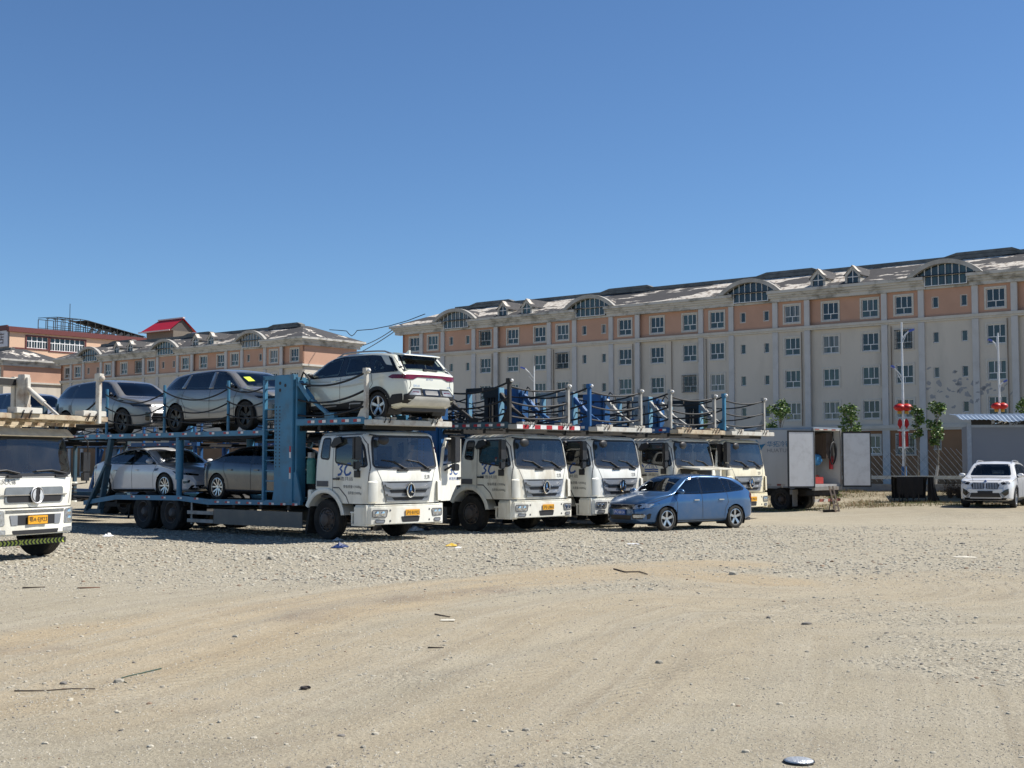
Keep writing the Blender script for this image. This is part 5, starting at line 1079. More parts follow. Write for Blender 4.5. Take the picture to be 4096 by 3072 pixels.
def carrier(label, s, plate, spec, group='white car carriers parked in a row'):
    rnd = random.Random(int(s * 10) + 3); o = tw_(s, 0); o.z = 0
    root = thing('car_carrier_truck', label, 'car carrier', o, A_T, group); W = 1.21
    body = spec['paint']; V, F = cab_body(); bvh = BVHTree.FromPolygons([Vector(v) for v in V], F)
    ws = [(-1.0, 1.70), (-.96, 2.28), (-.90, 2.40), (.90, 2.40), (.96, 2.28), (1.0, 1.70), (.6, 1.675), (0, 1.66), (-.6, 1.675)]
    dw = [(.42, 1.80), (.40, 2.36), (1.17, 2.38), (1.32, 2.15), (1.42, 1.70), (1.05, 1.72)]; rw = [(-.11, 1.90), (-.06, 2.36), (.20, 2.36), (.19, 1.87)]
    # open the arch and the windows in the shell
    xa, za, ra = .05, .47, .66
    for v in V:
        d = math.hypot(v[0] - xa, v[2] - za)
        if abs(v[1]) > .9 and abs(d - ra) < .03: v[0] = xa + (v[0] - xa) * ra / d; v[2] = za + (v[2] - za) * ra / d
    F2 = []
    od = spec.get('open_door')
    for f in F:
        if len(f) > 4: F2.append(f); continue
        cx, cy, cz = (sum(V[i][k] for i in f) / len(f) for k in range(3))
        if abs(cy) > .75 and math.hypot(cx - xa, cz - za) < ra: continue
        if cx < -.0 and cz < 1.17: continue
        if cx > .9 and abs(cy) < 1.1 and inpoly(cy, cz, ws) and edgedist(cy, cz, ws) > .03: continue
        if abs(cy) > 1.0 and cx < 1.5 and ((inpoly(cx, cz, dw) and edgedist(cx, cz, dw) > .03) or (inpoly(cx, cz, rw) and edgedist(cx, cz, rw) > .03)): continue
        if od and cy > 1.0 and .33 < cx < 1.40 and cz < 2.40: continue
        F2.append(f)
    b = MB(); b.add(V, F2); cab = b.build('cab', body, root, smooth='all')
    views = ('-y',) if od else ('-y', '+y')
    drape(MB(), roundpoly(ws, .09), '+x', bvh, .004).build('windscreen', G_truck, root, smooth='all')
    rb = MB(); P = roundpoly(ws, .09); ribbon(rb, P + [P[0]], '+x', bvh, .055, .006); rb.build('windscreen_seal', M_black, root, smooth='all')
    for vw in ('-y', '+y'):
        sl = MB()
        for q in ((rw, dw) if vw in views else (rw,)):
            drape(MB(), roundpoly(q, .07), vw, bvh, .004).build('side_window', G_side, root, smooth='all'); P = roundpoly(q, .07); ribbon(sl, P + [P[0]], vw, bvh, .04, .006)
        sl.build('window_seal', M_black, root, smooth='all')
    gp = MB()
    for vw in views: ribbon(gp, [(.32, 1.12), (.34, 2.42), (1.2, 2.44), (1.36, 2.22), (1.47, 1.68), (1.475, .90)], vw, bvh, .016); ribbon(gp, [(.34, 1.22), (.55, 1.22), (.80, 1.02), (.93, .80)], vw, bvh, .03)
    ribbon(gp, [(-.98, 1.655), (-.6, 1.63), (0, 1.615), (.6, 1.63), (.98, 1.655)], '+x', bvh, .016); ribbon(gp, [(-.92, 1.64), (-.80, 1.37), (-.68, .89)], '+x', bvh, .014); ribbon(gp, [(.92, 1.64), (.80, 1.37), (.68, .89)], '+x', bvh, .014)
    ribbon(gp, [(-.26, 2.43), (1.25, 2.46)], '-y', bvh, .014); gp.build('panel_gaps', M_ink_grey, root, smooth='all')
    for vw, sg in (('-y', -1), ('+y', 1)):
        if vw in views:
            q = drape_pts([(.46, 1.42)], vw, bvh, .02)[0]; h = MB(); h.box(.34, .58, q.y - .02, q.y + .02, 1.40, 1.44); h.build('door_handle', M_black, root, bevel=.01)
            d = MB(); drape(d, [(.98, 1.30), (1.18, 1.30), (1.18, 1.56), (.98, 1.56)], vw, bvh, .01, .03) if False else drape(d, [(1.12, 1.46), (1.28, 1.46), (1.28, 1.62), (1.12, 1.62)], vw, bvh, .004, .05); d.build('mirror_bracket', M_black, root, smooth=True)
        v = MB(); drape(v, [(-.24, 1.24), (.16, 1.24), (.16, 1.37), (-.24, 1.37)], vw, bvh, .006, .01); v.build('side_vent', M_ink_grey, root)
        # arch band with its step panel
        a0 = MB(); n = 20; prof = []
        for k in range(n + 1):
            t = math.pi * (.86 - .80 * k / n); c, sn = math.cos(t), math.sin(t); prof.append([(xa + r * c, y, za + r * sn) for r, y in ((.70, sg * 1.205), (.74, sg * 1.25), (.66, sg * 1.265), (.625, sg * 1.25), (.62, sg * .8))])
        a0.add([p for r in prof for p in r], [(k * 5 + j, k * 5 + j + 1, k * 5 + j + 6, k * 5 + j + 5) for k in range(n) for j in range(4)]); a0.build('wheel_arch', body, root, smooth=True)
        f = MB(); f.box(-.56, -.40, sg * .9, sg * 1.24, .92, 1.16); f.build('rear_fender', body, root, bevel=.02)
        fl = MB(); fl.prism([(-.52, .95), (-.46, .95), (-.62, .12), (-.70, .12)], 'y', sg * .88, sg * 1.2); fl.build('mud_flap', M_rubber, root)
        stp = MB(); stp.box(.98, 1.50, sg * .95, sg * 1.22, .36, .40); stp.box(.98, 1.02, sg * .95, sg * 1.22, .40, .66); stp.box(.92, 1.50, sg * .95, sg * 1.20, .64, .68); stp.box(.98, 1.50, sg * .95, sg * .97, .36, .84); stp.box(1.44, 1.50, sg * .95, sg * 1.22, .40, .84); stp.mi(1); stp.box(1.04, 1.42, sg * .98, sg * 1.225, .405, .43); stp.build('cab_step', [body, M_black], root, bevel=.008)
        # cab corner panel below the lamp line
        cp = MB()
        for z0, z1, w0, w1 in ((.90, 1.38, 0, .06),):
            ribs = []
            for k in range(9):
                t = .80 + (math.pi / 2 - .80) * k / 8; nx, ny = math.sin(t), math.cos(t); r1, r2 = .26 + .055, .26 + .045; cx0, cy0 = 1.545 - .26, 1.21 - .26
                ribs.append([(cx0 + nx * .25, sg * (cy0 + ny * .25), z0), (cx0 + nx * r1, sg * (cy0 + ny * r1), z0 + .01), (cx0 + nx * r2, sg * (cy0 + ny * r2), z1 - .03), (cx0 + nx * .25, sg * (cy0 + ny * .25), z1)])
            cp.add([p for r in ribs for p in r], [(k * 4 + j, k * 4 + j + 1, k * 4 + j + 5, k * 4 + j + 4) for k in range(8) for j in range(3)])
        cp.build('corner_deflector', body, root, smooth=True)
    mr = MB(); mr.bar((1.25, -1.2, 2.36), (1.44, -1.42, 2.38), .05); mr.bar((1.24, -1.23, 1.56), (1.42, -1.42, 1.80), .05); mr.box(1.38, 1.48, -1.56, -1.33, 1.86, 2.38); mr.box(1.37, 1.46, -1.54, -1.34, 1.64, 1.83); mr.build('door_mirror', M_black, root, bevel=.03)
    sh = MB(); sh.prism([(.42, 2.36), (.30, 2.20), (.36, 2.14), (.70, 2.26), (.62, 2.40)], 'y', -1.27, -1.20); sh.build('rain_shade', M_black, root)
    tm = MB(); tm.bar((1.36, -1.02, 2.44), (1.55, -.86, 2.40), .035); tm.ellipsoid((1.60, -.80, 2.31), (.06, .17, .11), 12, 8); tm.build('front_mirror', M_black, root, smooth=True)
    # wipers
    for y0, y1 in ((-.10, -.74), (.66, .02)):
        q = drape_pts([(y0, 1.67), ((y0 + y1) / 2, 1.83), (y1, 1.86)], '+x', bvh, .03); w = MB(); w.tube([q[0], q[1]], .016, 6); w.tube([(q[1] + (q[0] - q[1]) * .1), q[2]], .012, 6); w.ellipsoid(tuple(q[0]), (.03, .07, .03), 8, 6); w.box(q[0].x - .02, q[0].x + .01, y0 - .22, y0 + .10, 1.60, 1.645); w.build('wiper', M_ink, root)
    # grille, emblem, hood lettering
    if not spec.get('open_hood'):
        g = MB(); drape(g, [(-.80, 1.37), (.80, 1.37), (.66, .905), (-.66, .905)], '+x', bvh, .008, .014); gr = g.build('grille', M_silver_plastic, root, smooth=True)
        k = MB()
        for z0, z1, a, c in ((1.10, 1.17, .60, .55), (.93, 1.00, .52, .44)): drape(k, [(-a, z1), (a, z1), (c, z0), (-c, z0)], '+x', bvh, .026)
        drape(k, [(-.79, 1.362), (.79, 1.362), (.60, 1.335), (-.60, 1.335)], '+x', bvh, .026); k.build('grille_slots', M_ink, gr)
        bb = MB(); mid = MATS['silver_plastic']
        for z0, z1, a, c in ((1.20, 1.30, .74, .56), (1.015, 1.085, .68, .50)):
            drape(bb, [(-a, z1), (-c - .02, z1), (-c + .06, z1 - .05), (c - .06, z1 - .05), (c + .02, z1), (a, z1), (a - .02, z1 - .05), (c, z0), (-c, z0), (-a + .02, z1 - .05)], '+x', bvh, .024, .035)
        bb.build('grille_bars', mid, gr, smooth=True)
        fx = drape_pts([(0, 1.16)], '+x', bvh, .085)[0].x
        em = MB(); n = 28; V2 = []
        for i in range(n):
            t = 2 * math.pi * i / n
            for j in range(6): u = 2 * math.pi * j / 6; rr = 1 + .12 * math.cos(u); V2.append((fx + .02 * math.sin(u), .115 * rr * math.cos(t), 1.16 + .155 * rr * math.sin(t)))
        em.add(V2, [(i * 6 + j, i * 6 + (j + 1) % 6, ((i + 1) % n) * 6 + (j + 1) % 6, ((i + 1) % n) * 6 + j) for i in range(n) for j in range(6)])
        for a in (90, 210, 330):
            c, sn = math.cos(R(a)), math.sin(R(a)); p, q2 = -sn, c
            em.add([(fx + .03, 0, 1.16 - .01), (fx, .03 * p + .02 * c, 1.15 + .03 * q2 + .02 * sn), (fx + .01, .11 * c, 1.16 + .145 * sn), (fx, -.03 * p + .02 * c, 1.15 - .03 * q2 + .02 * sn)], [(0, 1, 2), (0, 2, 3)])
        em.mi(1); em.add([(fx - .015, .112 * math.cos(2 * math.pi * i / 24), 1.16 + .15 * math.sin(2 * math.pi * i / 24)) for i in range(24)], [tuple(range(24))]); em.build('emblem', [M_chrome, M_black], gr, smooth=True, fix=False)
        ht = MB(); drape_text(ht, '北奔', '+x', bvh, .52, 1.41, .20, .11, .006, 1); ht.build('hood_lettering', M_ink_grey, root)
    else:
        e = MB(); drape(e, [(-.86, 1.62), (.86, 1.62), (.66, .905), (-.66, .905)], '+x', bvh, .006); e.build('engine_bay', M_ink, root)
        e = MB()
        for k in range(12): y, z = rnd.uniform(-.7, .7), rnd.uniform(1.0, 1.5); e.box(1.54, 1.60, y - .1, y + .1, z - .05, z + .05)
        e.build('engine_parts', M_grey_metal, root)
        h = MB(); h.bar((1.56, 0, 1.66), (2.25, 0, 1.60), 1.75, .05, up=(0, 0, 1)); h.build('raised_hood', body, root, bevel=.015)
    bp = MB(); pl = [(1.08, -1.23), (1.40, -1.23), (1.56, -1.14), (1.63, -.9), (1.66, -.45), (1.67, 0), (1.66, .45), (1.63, .9), (1.56, 1.14), (1.40, 1.23), (1.08, 1.23)]
    bp.prism(pl, 'z', .39, .80); bp.prism([(x - .03 if x > 1.1 else x, y * .98) for x, y in pl], 'z', .80, .835); bpo = bp.build('bumper', body, root, bevel=.022)
    bv = BVHTree.FromPolygons([Vector(v) for v in bp.v], bp.f)
    for s_ in (1, -1):
        for nm, P, m_ in (('headlight', [(.70, .72), (1.10, .72), (1.10, .56), (.74, .56)], M_lens), ('fog_light', [(.78, .50), (1.04, .50), (1.02, .43), (.80, .43)], M_silver_plastic)):
            Q = [(a * s_, c) for a, c in P][::s_]
            t = MB(); drape(t, roundpoly(Q, .03), '+x', bv, .006, .004); lo = t.build(nm, m_, bpo, smooth=True)
            rb = MB(); P2 = roundpoly(Q, .03); ribbon(rb, P2 + [P2[0]], '+x', bv, .018, .014); rb.build('lamp_edge', M_ink_grey, bpo)
            if nm == 'headlight':
                for yy in (.83, .98): q = drape_pts([(yy * s_, .64)], '+x', bv, .012)[0]; l = MB(); l.lathe([(.001, .012), (.05, .008), (.062, -.01)], (q.x, q.y, q.z), 'x', 16); l.build('lamp_bulb', M_chrome, bpo, smooth=True)
        for z in (.71, .47): q = drape_pts([(.62 * s_, z)], '+x', bv, .004)[0]; MB().lathe([(.001, .006), (.022, .004), (.026, -.004)], tuple(q), 'x', 10).build('bumper_stud', M_ink_grey, bpo)
    t = MB(); drape(t, roundpoly([(-.30, .565), (.30, .565), (.26, .435), (-.26, .435)], .03), '+x', bv, .006); t.build('bumper_slot', M_ink, bpo)
    q = drape_pts([(.05, .65)], '+x', bv, .02)[0]; t = MB(); t.box(q.x - .008, q.x + .008, -.17, .27, .58, .72); po = t.build('number_plate', M_plate_y, bpo); t = MB(); t.text(plate, (q.x + .011, -.155, .60), (0, 1, 0), (0, 0, 1), .41, .10); t.build('plate_lettering', M_ink, po)
    uf = MB(); uf.prism([(1.0, -1.1), (1.52, -1.0), (1.52, 1.0), (1.0, 1.1)], 'z', .835, .90); uf.build('front_gap', M_ink, root)
    # door logo and weights
    dl = MB(); dt = MB(); dk = MB(); x0 = .50
    if spec['logo'] == '3C':
        for pts in ([(x0, 1.74), (x0 + .10, 1.78), (x0 + .17, 1.74), (x0 + .08, 1.66), (x0 + .15, 1.60), (x0 + .10, 1.53), (x0 + .0, 1.51)], [(x0 + .46, 1.77), (x0 + .36, 1.77), (x0 + .27, 1.68), (x0 + .24, 1.58), (x0 + .29, 1.51), (x0 + .40, 1.53), (x0 + .46, 1.58)]):
            ribbon(dl, pts, '-y', bvh, .055, .006)
        drape_text(dt, '祥浩共运', '-y', bvh, x0 - .06, 1.385, .60, .09, .006)
    elif spec['logo'] == 'TIL':
        ribbon(dl, [(x0 - .10, 1.75), (x0 - .03, 1.66)], '-y', bvh, .04, .006); ribbon(dl, [(x0 + .02, 1.65), (x0 + .12, 1.74), (x0 + .25, 1.77), (x0 + .38, 1.73), (x0 + .46, 1.64)], '-y', bvh, .02, .006)
        for z in (1.59, 1.53): drape(dl, [(x0, z + .03), (x0 + .17, z + .02), (x0 + .33, z + .035), (x0 + .5, z + .02), (x0 + .5, z - .02), (x0 + .33, z - .005), (x0 + .17, z - .02), (x0, z - .01)], '-y', bvh, .006)
        drape_text(dl, 'TIL', '-y', bvh, x0 + .14, 1.64, .24, .08, .006); drape_text(dt, '天津国际', '-y', bvh, x0 - .02, 1.40, .54, .08, .006)
    if dl.v: dl.build('door_logo', M_ink_blue, root)
    if dt.v: dt.build('door_lettering', M_ink_grey, root)
    drape_text(dk, '整备质量:13500kg', '-y', bvh, .70, 1.20, .62, .085, .006); drape_text(dk, '总质量:25000kg', '-y', bvh, .86, 1.06, .46, .08, .006); dk.build('weight_lettering', M_ink_grey, root)
    # opened far door with its own mirror
    if od:
        D = Matrix.Translation((1.44, 1.22, 0)) @ Matrix.Rotation(R(78), 4, 'Z') @ Matrix.Translation((-1.44, 0, 0))
        def tr(mb): mb.v = [tuple(D @ Vector(v)) for v in mb.v]; return mb
        # the door leaf hinges at its front edge and swings out; its outer skin now faces forward
        D = Matrix.Translation((1.44, 1.22, 0)) @ Matrix.Rotation(R(-od), 4, 'Z') @ Matrix.Translation((-1.44, -1.22, 0))
        out = [(.36, .92), (.36, 2.38), (1.15, 2.40), (1.32, 2.15), (1.43, 1.68), (1.44, .88), (.95, .88), (.80, 1.06), (.6, 1.24), (.36, 1.25)][1:]
        win = [(.45, 1.80), (.44, 2.32), (1.12, 2.33), (1.25, 2.12), (1.34, 1.72)]
        pts = [Vector(p) for p in out] + [Vector(p) for p in win]; n1, n2 = len(out), len(win)
        r = delaunay_2d_cdt(pts, [(i, (i + 1) % n1) for i in range(n1)] + [(n1 + i, n1 + (i + 1) % n2) for i in range(n2)], [], 1, 1e-5)
        m = MB()
        for y in (1.215, 1.165):
            for f in r[2]:
                c = sum((r[0][i] for i in f), Vector((0, 0))) / len(f)
                if inpoly(c.x, c.y, win): continue
                m.add([(r[0][i].x, y, r[0][i].y) for i in f], [tuple(range(len(f)))])
        for P in (out, win):
            for i in range(len(P)): a, c = P[i], P[(i + 1) % len(P)]; m.add([(a[0], 1.165, a[1]), (c[0], 1.165, c[1]), (c[0], 1.215, c[1]), (a[0], 1.215, a[1])], [(0, 1, 2, 3)])
        dr = tr(m).build('open_door', body, root)
        tr(MB().add([(a, 1.19, c) for a, c in win], [tuple(range(n2))])).build('door_glass', G_side, dr)
        m = MB(); m.bar((1.25, 1.22, 2.34), (1.1, 1.46, 2.34), .04); m.bar((1.3, 1.22, 1.60), (1.1, 1.46, 1.78), .05); m.box(.94, 1.26, 1.38, 1.50, 1.80, 2.42); m.box(.96, 1.24, 1.38, 1.48, 1.60, 1.77); tr(m).build('door_mirror', M_black, dr, bevel=.03)
        m = MB(); m.box(.38, .58, 1.215, 1.24, 1.40, 1.44); tr(m).build('door_handle', M_black, dr)
        lg = MB()
        if spec['logo'] == '3C': lg.text('3C', (.98, 1.222, 1.50), (-1, 0, 0), (0, 0, 1), .42, .24); lg.text('祥浩共运', (1.02, 1.222, 1.37), (-1, 0, 0), (0, 0, 1), .5, .08)
        else: lg.text('TIL', (.9, 1.222, 1.58), (-1, 0, 0), (0, 0, 1), .32, .12); lg.box(.56, .94, 1.2155, 1.222, 1.50, 1.55); lg.text('天津国际', (.95, 1.222, 1.36), (-1, 0, 0), (0, 0, 1), .5, .08)
        tr(lg).build('door_logo', M_ink_blue, dr)
    # cab inside
    c = MB(); c.box(-.22, 1.30, -1.1, 1.1, .98, 1.04); c.box(.95, 1.38, -1.12, 1.12, 1.30, 1.62); c.box(-.20, -.14, -1.08, 1.08, 1.0, 2.2)
    for y in (-.6, .6): c.box(.10, .60, y - .28, y + .28, 1.1, 1.35); c.bar((.14, y, 1.3), (0, y, 2.0), .5, .14, up=(0, 1, 0))
    c.lathe([(.20, -.015), (.225, 0), (.20, .015)], (.90, .6, 1.62), 'x', 20); c.build('cab_interior', M_cabin, root)
    p = MB()
    for k in range(6): y = rnd.uniform(-.2, .95); x = rnd.uniform(1.12, 1.28); p.bar((x, y, 1.625 + .004 * k), (x + .14, y + rnd.uniform(-.05, .05), 1.65 + .004 * k + rnd.uniform(0, .10)), rnd.uniform(.12, .3), .012)
    p.build('dashboard_papers', M_paper, root)
    cu = MB(); cu.box(1.18, 1.24, -.92, -.68, 1.85, 2.34); cu.build('hanging_curtain', mat('curtain', (.35, .34, .31), .9), root)
    # chassis, axles, rear body
    ch = MB()
    for y in (-.42, .42): ch.box(-10.2, 1.1, y - .05, y + .05, .60, .84)
    for x in (-1.6, -3.4, -5.2, -6.95, -8.6, -10.1): ch.box(x - .05, x + .05, -.42, .42, .62, .8)
    for x in (.05, -6.32, -7.64): ch.tube([(x, -.9, .47), (x, .9, .47)], .07, 8)
    ch.box(.2, 1.2, -.6, .6, .55, 1.0); ch.box(-.9, -.35, -.45, .45, .5, 1.5); ch.build('chassis', M_dark, root)
    for sg in (-1, 1):
        truck_wheel(root, .05, sg * 1.04, .47, .27, sg)
        for x in (-6.32, -7.64): truck_wheel(root, x, sg * 1.08, .47, .26, sg, True)
        gd = MB()
        for x in (-6.32, -7.64): gd.lathe([(.56, 0), (.56, sg * .3)], (x, sg * .92, .45), 'y', 14, arc=(.35, math.pi - .35))
        for x in (-5.74, -6.90, -7.06, -8.25): gd.bar((x, sg * 1.2, .62), (x - .1, sg * 1.2, .25), .05, .02)
        gd.build('rear_mudguard', M_dark, root)
        sk = MB(); sk.box(-4.35, -.78, sg * 1.19, sg * 1.21, .24, .62); sk.box(-4.35, -.78, sg * .85, sg * 1.19, .24, .27); sk.build('side_skirt', M_box_grey, root, bevel=.004)
        rl = MB(); rl.box(-5.52, -4.37, sg * 1.18, sg * 1.21, .46, .55); rl.box(-5.52, -4.37, sg * 1.18, sg * 1.21, .25, .34); rl.box(-5.40, -5.35, sg * 1.15, sg * 1.18, .2, .8); rl.build('side_guard', M_grey_metal, root)
        c1 = spec['c1']
        lr = MB(); lr.prism([(-.85, .79), (-.85, .90), (-4.6, .86), (-5.9, .93), (-9.0, .90), (-10.7, .70), (-10.7, .58), (-9.0, .77), (-5.9, .80), (-4.6, .72)], 'y', sg * 1.14, sg * 1.22); lro = lr.build('lower_deck_rail', c1, root)
        tp = MB(); tape(tp, -4.3, -.95, sg * 1.226, .80, 8); tp.mi(0); tape(tp, -8.2, -5.0, sg * 1.226, .865, 5); tp.build('reflective_tape', [M_red_tape, M_white_tape], lro, fix=False)
        ur = MB(); ur.box(-11.55, -2.25, sg * 1.10, sg * 1.22, 2.47, 2.60); ur.box(-11.55, -2.25, sg * .98, sg * 1.10, 2.47, 2.50); uro = ur.build('upper_deck_rail', c1, root, bevel=.008)
        tp = MB(); tape(tp, -11.3, -2.5, sg * 1.226, 2.55, 15, w=.22, h=.055); tp.build('reflective_tape', [M_red_tape, M_white_tape], uro, fix=False)
        for k, dz in enumerate((2.455, 2.43, 2.405)):
            MB().tube([(-9.0, sg * 1.2, dz), (-3.0, sg * (1.21 + .012 * k), dz), (-2.4, sg * 1.21, dz + .02 * k)], .013, 6).build('hydraulic_line', M_rope, root)
        # front over-cab deck
        fr_ = MB(); fr_.box(-1.06, 1.44, sg * 1.12, sg * 1.22, 2.68, 2.84); fro = fr_.build('front_deck_rail', c1, root, bevel=.01)
        tp = MB(); tape(tp, -.6, 1.3, sg * 1.226, 2.76, 5 if spec['logo'] != 'x' else 3, w=.26, h=.065); tp.build('reflective_tape', [M_red_tape, M_white_tape], fro, fix=False)
        if sg < 0: post(root, 1.42, -1.17, 2.80, 3.95, spec['postm'])
        else: post(root, 1.42, 1.17, 2.80, 3.90, spec['postm2'])
        if True:
            for x in (-3.84, -6.72, -9.62): pm_ = MB(); pm_.tube([(x, sg * 1.16, 2.45), (x, sg * 1.16, 3.70), (x - .01, sg * 1.16, 3.88)], .04, 8); pm_.build('post', spec['c1'], root, smooth=True)
            xs = [-1.8 if False else -2.3, -3.84, -6.72, -9.62]
            for a, c in zip(xs, xs[1:]):
                for z, dp in ((3.66, .26), (3.30, .24), (2.96, .16)): hose(root, (a, sg * 1.2, z), (c, sg * 1.2, z + .06), dp * abs(c - a) / 2.9)
        for xx in (-6.0,):
            pm_ = MB(); pm_.tube([(xx, sg * 1.14, .92), (xx, sg * 1.14, 1.6)], .075, 10); pm_.tube([(xx, sg * 1.14, 1.35), (xx, sg * 1.14, 2.46)], .105, 12); pm_.build('lift_cylinder', spec['c1'], root, smooth=True)
        # rear ramp struts
        rs = MB(); rs.bar((-9.35, sg * 1.16, 2.46), (-9.55, sg * 1.16, 1.75), .12, .16); rs.bar((-9.5, sg * 1.18, 1.75), (-10.55, sg * 1.18, .45), .16, .10); rs.bar((-9.55, sg * 1.12, 1.75), (-9.95, sg * 1.12, .45), .16, .10); rs.bar((-9.48, sg * 1.2, 1.9), (-9.7, sg * 1.2, 1.1), .06); rs.bar((-10.7, sg * 1.15, .42), (-9.8, sg * 1.15, .42), .1, .12); rs.build('rear_strut', M_blue_dull, root, bevel=.008)
        # hydraulic strut by the tower top
        if spec.get('strut', 1): ds = MB(); ds.bar((-1.0, sg * 1.14, 3.72), (-.55, sg * 1.14, 3.28), .13); ds.bar((-.6, sg * 1.14, 3.33), (.12, sg * 1.14, 2.90), .085); ds.box(-.02, .34, sg * 1.08, sg * 1.2, 2.84, 2.96); ds.build('tower_strut', spec['strutm'], root, bevel=.01)
    # near tower: a punched plate or a bare frame; far tower: a plate
    def plate_tower(sg, m_):
        t = MB(); t.box(-1.84, -1.12, sg * 1.10, sg * 1.25, .84, 3.92); t.box(-1.10, -1.02, sg * .92, sg * 1.2, .84, 3.85); t.prism([(-1.95, .84), (-1.02, .84), (-.82, .9), (-1.02, 1.6), (-1.84, 1.3)], 'y', sg * 1.16, sg * 1.22); to = t.build('lift_tower', m_, root, bevel=.012)
        h = MB()
        for k in range(18):
            z = 1.7 + k * .085
            for x in (-1.76, -1.62): h.lathe([(.001, 0), (.022, 0)], (x, sg * 1.2525, z), 'y', 8)
        for x, z in ((-1.62, 3.72), (-1.42, 3.66), (-1.62, 3.55)): h.lathe([(.001, 0), (.045, 0)], (x, sg * 1.2525, z), 'y', 10)
        h.build('punched_holes', M_ink, to); tp = MB()
        for z in (1.55, 2.05): tp.mi(0).box(-1.24, -1.18, sg * 1.252, sg * 1.256, z, z + .14); tp.mi(1).box(-1.24, -1.18, sg * 1.252, sg * 1.256, z - .14, z)
        tp.build('reflective_tape', [M_red_tape, M_white_tape], to)
    def frame_tower(sg, m_):
        t = MB(); t.box(-1.60, -1.44, sg * 1.10, sg * 1.25, .84, 3.9); t.box(-1.18, -1.02, sg * 1.10, sg * 1.25, .84, 3.9); t.box(-1.62, -1.0, sg * 1.08, sg * 1.26, 3.62, 3.92); t.box(-1.40, -1.33, sg * 1.12, sg * 1.22, .84, 3.62); t.box(-1.27, -1.22, sg * 1.12, sg * 1.22, .84, 3.62)
        t.bar((-1.45, sg * 1.2, 3.75), (-2.2, sg * 1.2, 3.88), .05); t.build('lift_tower', m_, root, bevel=.01)
    plate_tower(-1, spec['near_m']); (frame_tower if spec['far'] == 'frame' else plate_tower)(1, spec['far_m'])
    if spec['far'] == 'frame':
        fl = MB(); fl.box(-2.34, -2.26, 1.12, 1.24, .86, 3.88); fl.mi(1); fl.box(-2.255, -2.20, 1.11, 1.24, 2.9, 3.75); fl.mi(0); fl.box(-2.34, -1.7, 1.14, 1.24, 3.80, 3.92); fl.mi(1); fl.box(-1.015, -.97, 1.06, 1.26, .9, 3.9); fl.mi(0); fl.tube([(-2.2, 1.12, 3.05), (-2.02, 1.10, 3.1), (-2.02, 1.10, 3.45), (-2.2, 1.12, 3.5)], .014, 6); fl.build('ladder', [spec['far_m'], M_blue_sunlit], root)
    ld = MB(); ld.box(-2.32, -2.24, -1.24, -1.14, .86, 3.90); ld.box(-2.32, -1.84, -1.24, -1.14, 3.82, 3.92)
    for k in range(11): z = 1.1 + k * .25; ld.box(-2.24, -1.84, -1.21, -1.17, z - .015, z + .015)
    ld.build('ladder', spec['ladder_m'], root, bevel=.006)
    if not spec.get('loaded'):
        tg = MB()
        for k in range(7):
            x = -3.0 - k * 1.1; y = rnd.choice((-1.1, 1.1)); tg.bar((x, y, 2.6), (x + rnd.uniform(-.7, .7), y, rnd.uniform(3.0, 3.6)), rnd.uniform(.05, .10))
        for k in range(4): x = -2.6 - k * 2.1; tg.bar((x, -1.1, 3.1 + .2 * (k % 2)), (x, 1.1, 3.1 + .2 * (k % 2)), .06)
        tg.bar((-2.5, -1.14, 3.2), (-9.5, -1.14, 3.05), .05); tg.bar((-2.5, 1.14, 3.35), (-9.5, 1.14, 3.2), .05); tg.build('folded_ramp', rnd.choice((M_dark, M_blue2)), root)
        for k in range(5): a = (-2.4 - k * .9, rnd.uniform(-1.1, 1.1), 2.75 + rnd.random() * .5); hose(root, a, (a[0] - 1.6, rnd.uniform(-1.1, 1.1), 2.9 + rnd.random() * .6), .25, .022)
        rp = MB(); rp.bar((-2.6, .75, 2.62), (-4.6, .75, 2.95), .5, .07); rp.bar((-2.6, -.75, 2.62), (-4.6, -.75, 2.85), .5, .07); rp.build('tilted_ramp', spec['c1'], root)
    # decks
    dk = MB(); n = 15 if not spec.get('solid') else 15
    gapw = .135 if spec.get('solid') else .075
    for y in (-.78, .78):
        for k in range(n): x = -.95 + 2.3 * k / (n - 1); dk.box(x - gapw / 2, x + gapw / 2, y - .34, y + .34, 2.66, 2.69)
    for x in (-1.0, -.3, .5, 1.3): dk.box(x - .05, x + .05, -1.12, 1.12, 2.56, 2.66)
    if not spec.get('solid'):
        for k in range(12): x = -.9 + 2.2 * k / 11; dk.box(x - .035, x + .035, -.44, .44, 2.665, 2.685)
    dk.build('front_deck_floor', M_dark, root)
    fb = MB(); fb.box(1.46, 1.76, -1.27, 1.27, 2.645, 2.775); fb.box(1.50, 1.72, -1.0, -.5, 2.775, 2.84); fb.box(1.50, 1.72, .5, 1.0, 2.775, 2.84); fbo = fb.build('front_deck_beam', spec['beam'], root, bevel=.012)
    lp = MB()
    for y0 in (-.98, .52):
        for k in range(3 if spec['beam'] != M_white_worn else 2): y = y0 + .05 + k * .15; lp.tube([(1.77, y, 2.70), (1.80, y + .02, 2.78), (1.76, y + .05, 2.84), (1.70, y + .04, 2.845)], .014, 6)
    lp.build('tie_loop', M_ink, fbo)
    if spec.get('candy'):
        cs = MB()
        for k in range(11): y = -1.26 + k * .23; cs.mi(k % 2); cs.add([(1.763, y, 2.66), (1.763, y + .228, 2.66), (1.763, y + .228, 2.76), (1.763, y, 2.76)], [(0, 1, 2, 3)])
        cs.build('reflective_tape', [M_white_tape, M_red_tape], fbo, fix=False)
    ud = MB()
    for y in (-.74, .74): ud.box(-11.5, -2.3, y - .30, y + .30, 2.52, 2.56)
    for k in range(10): x = -11.4 + k * .98; ud.box(x - .05, x + .05, -1.1, 1.1, 2.44, 2.52)
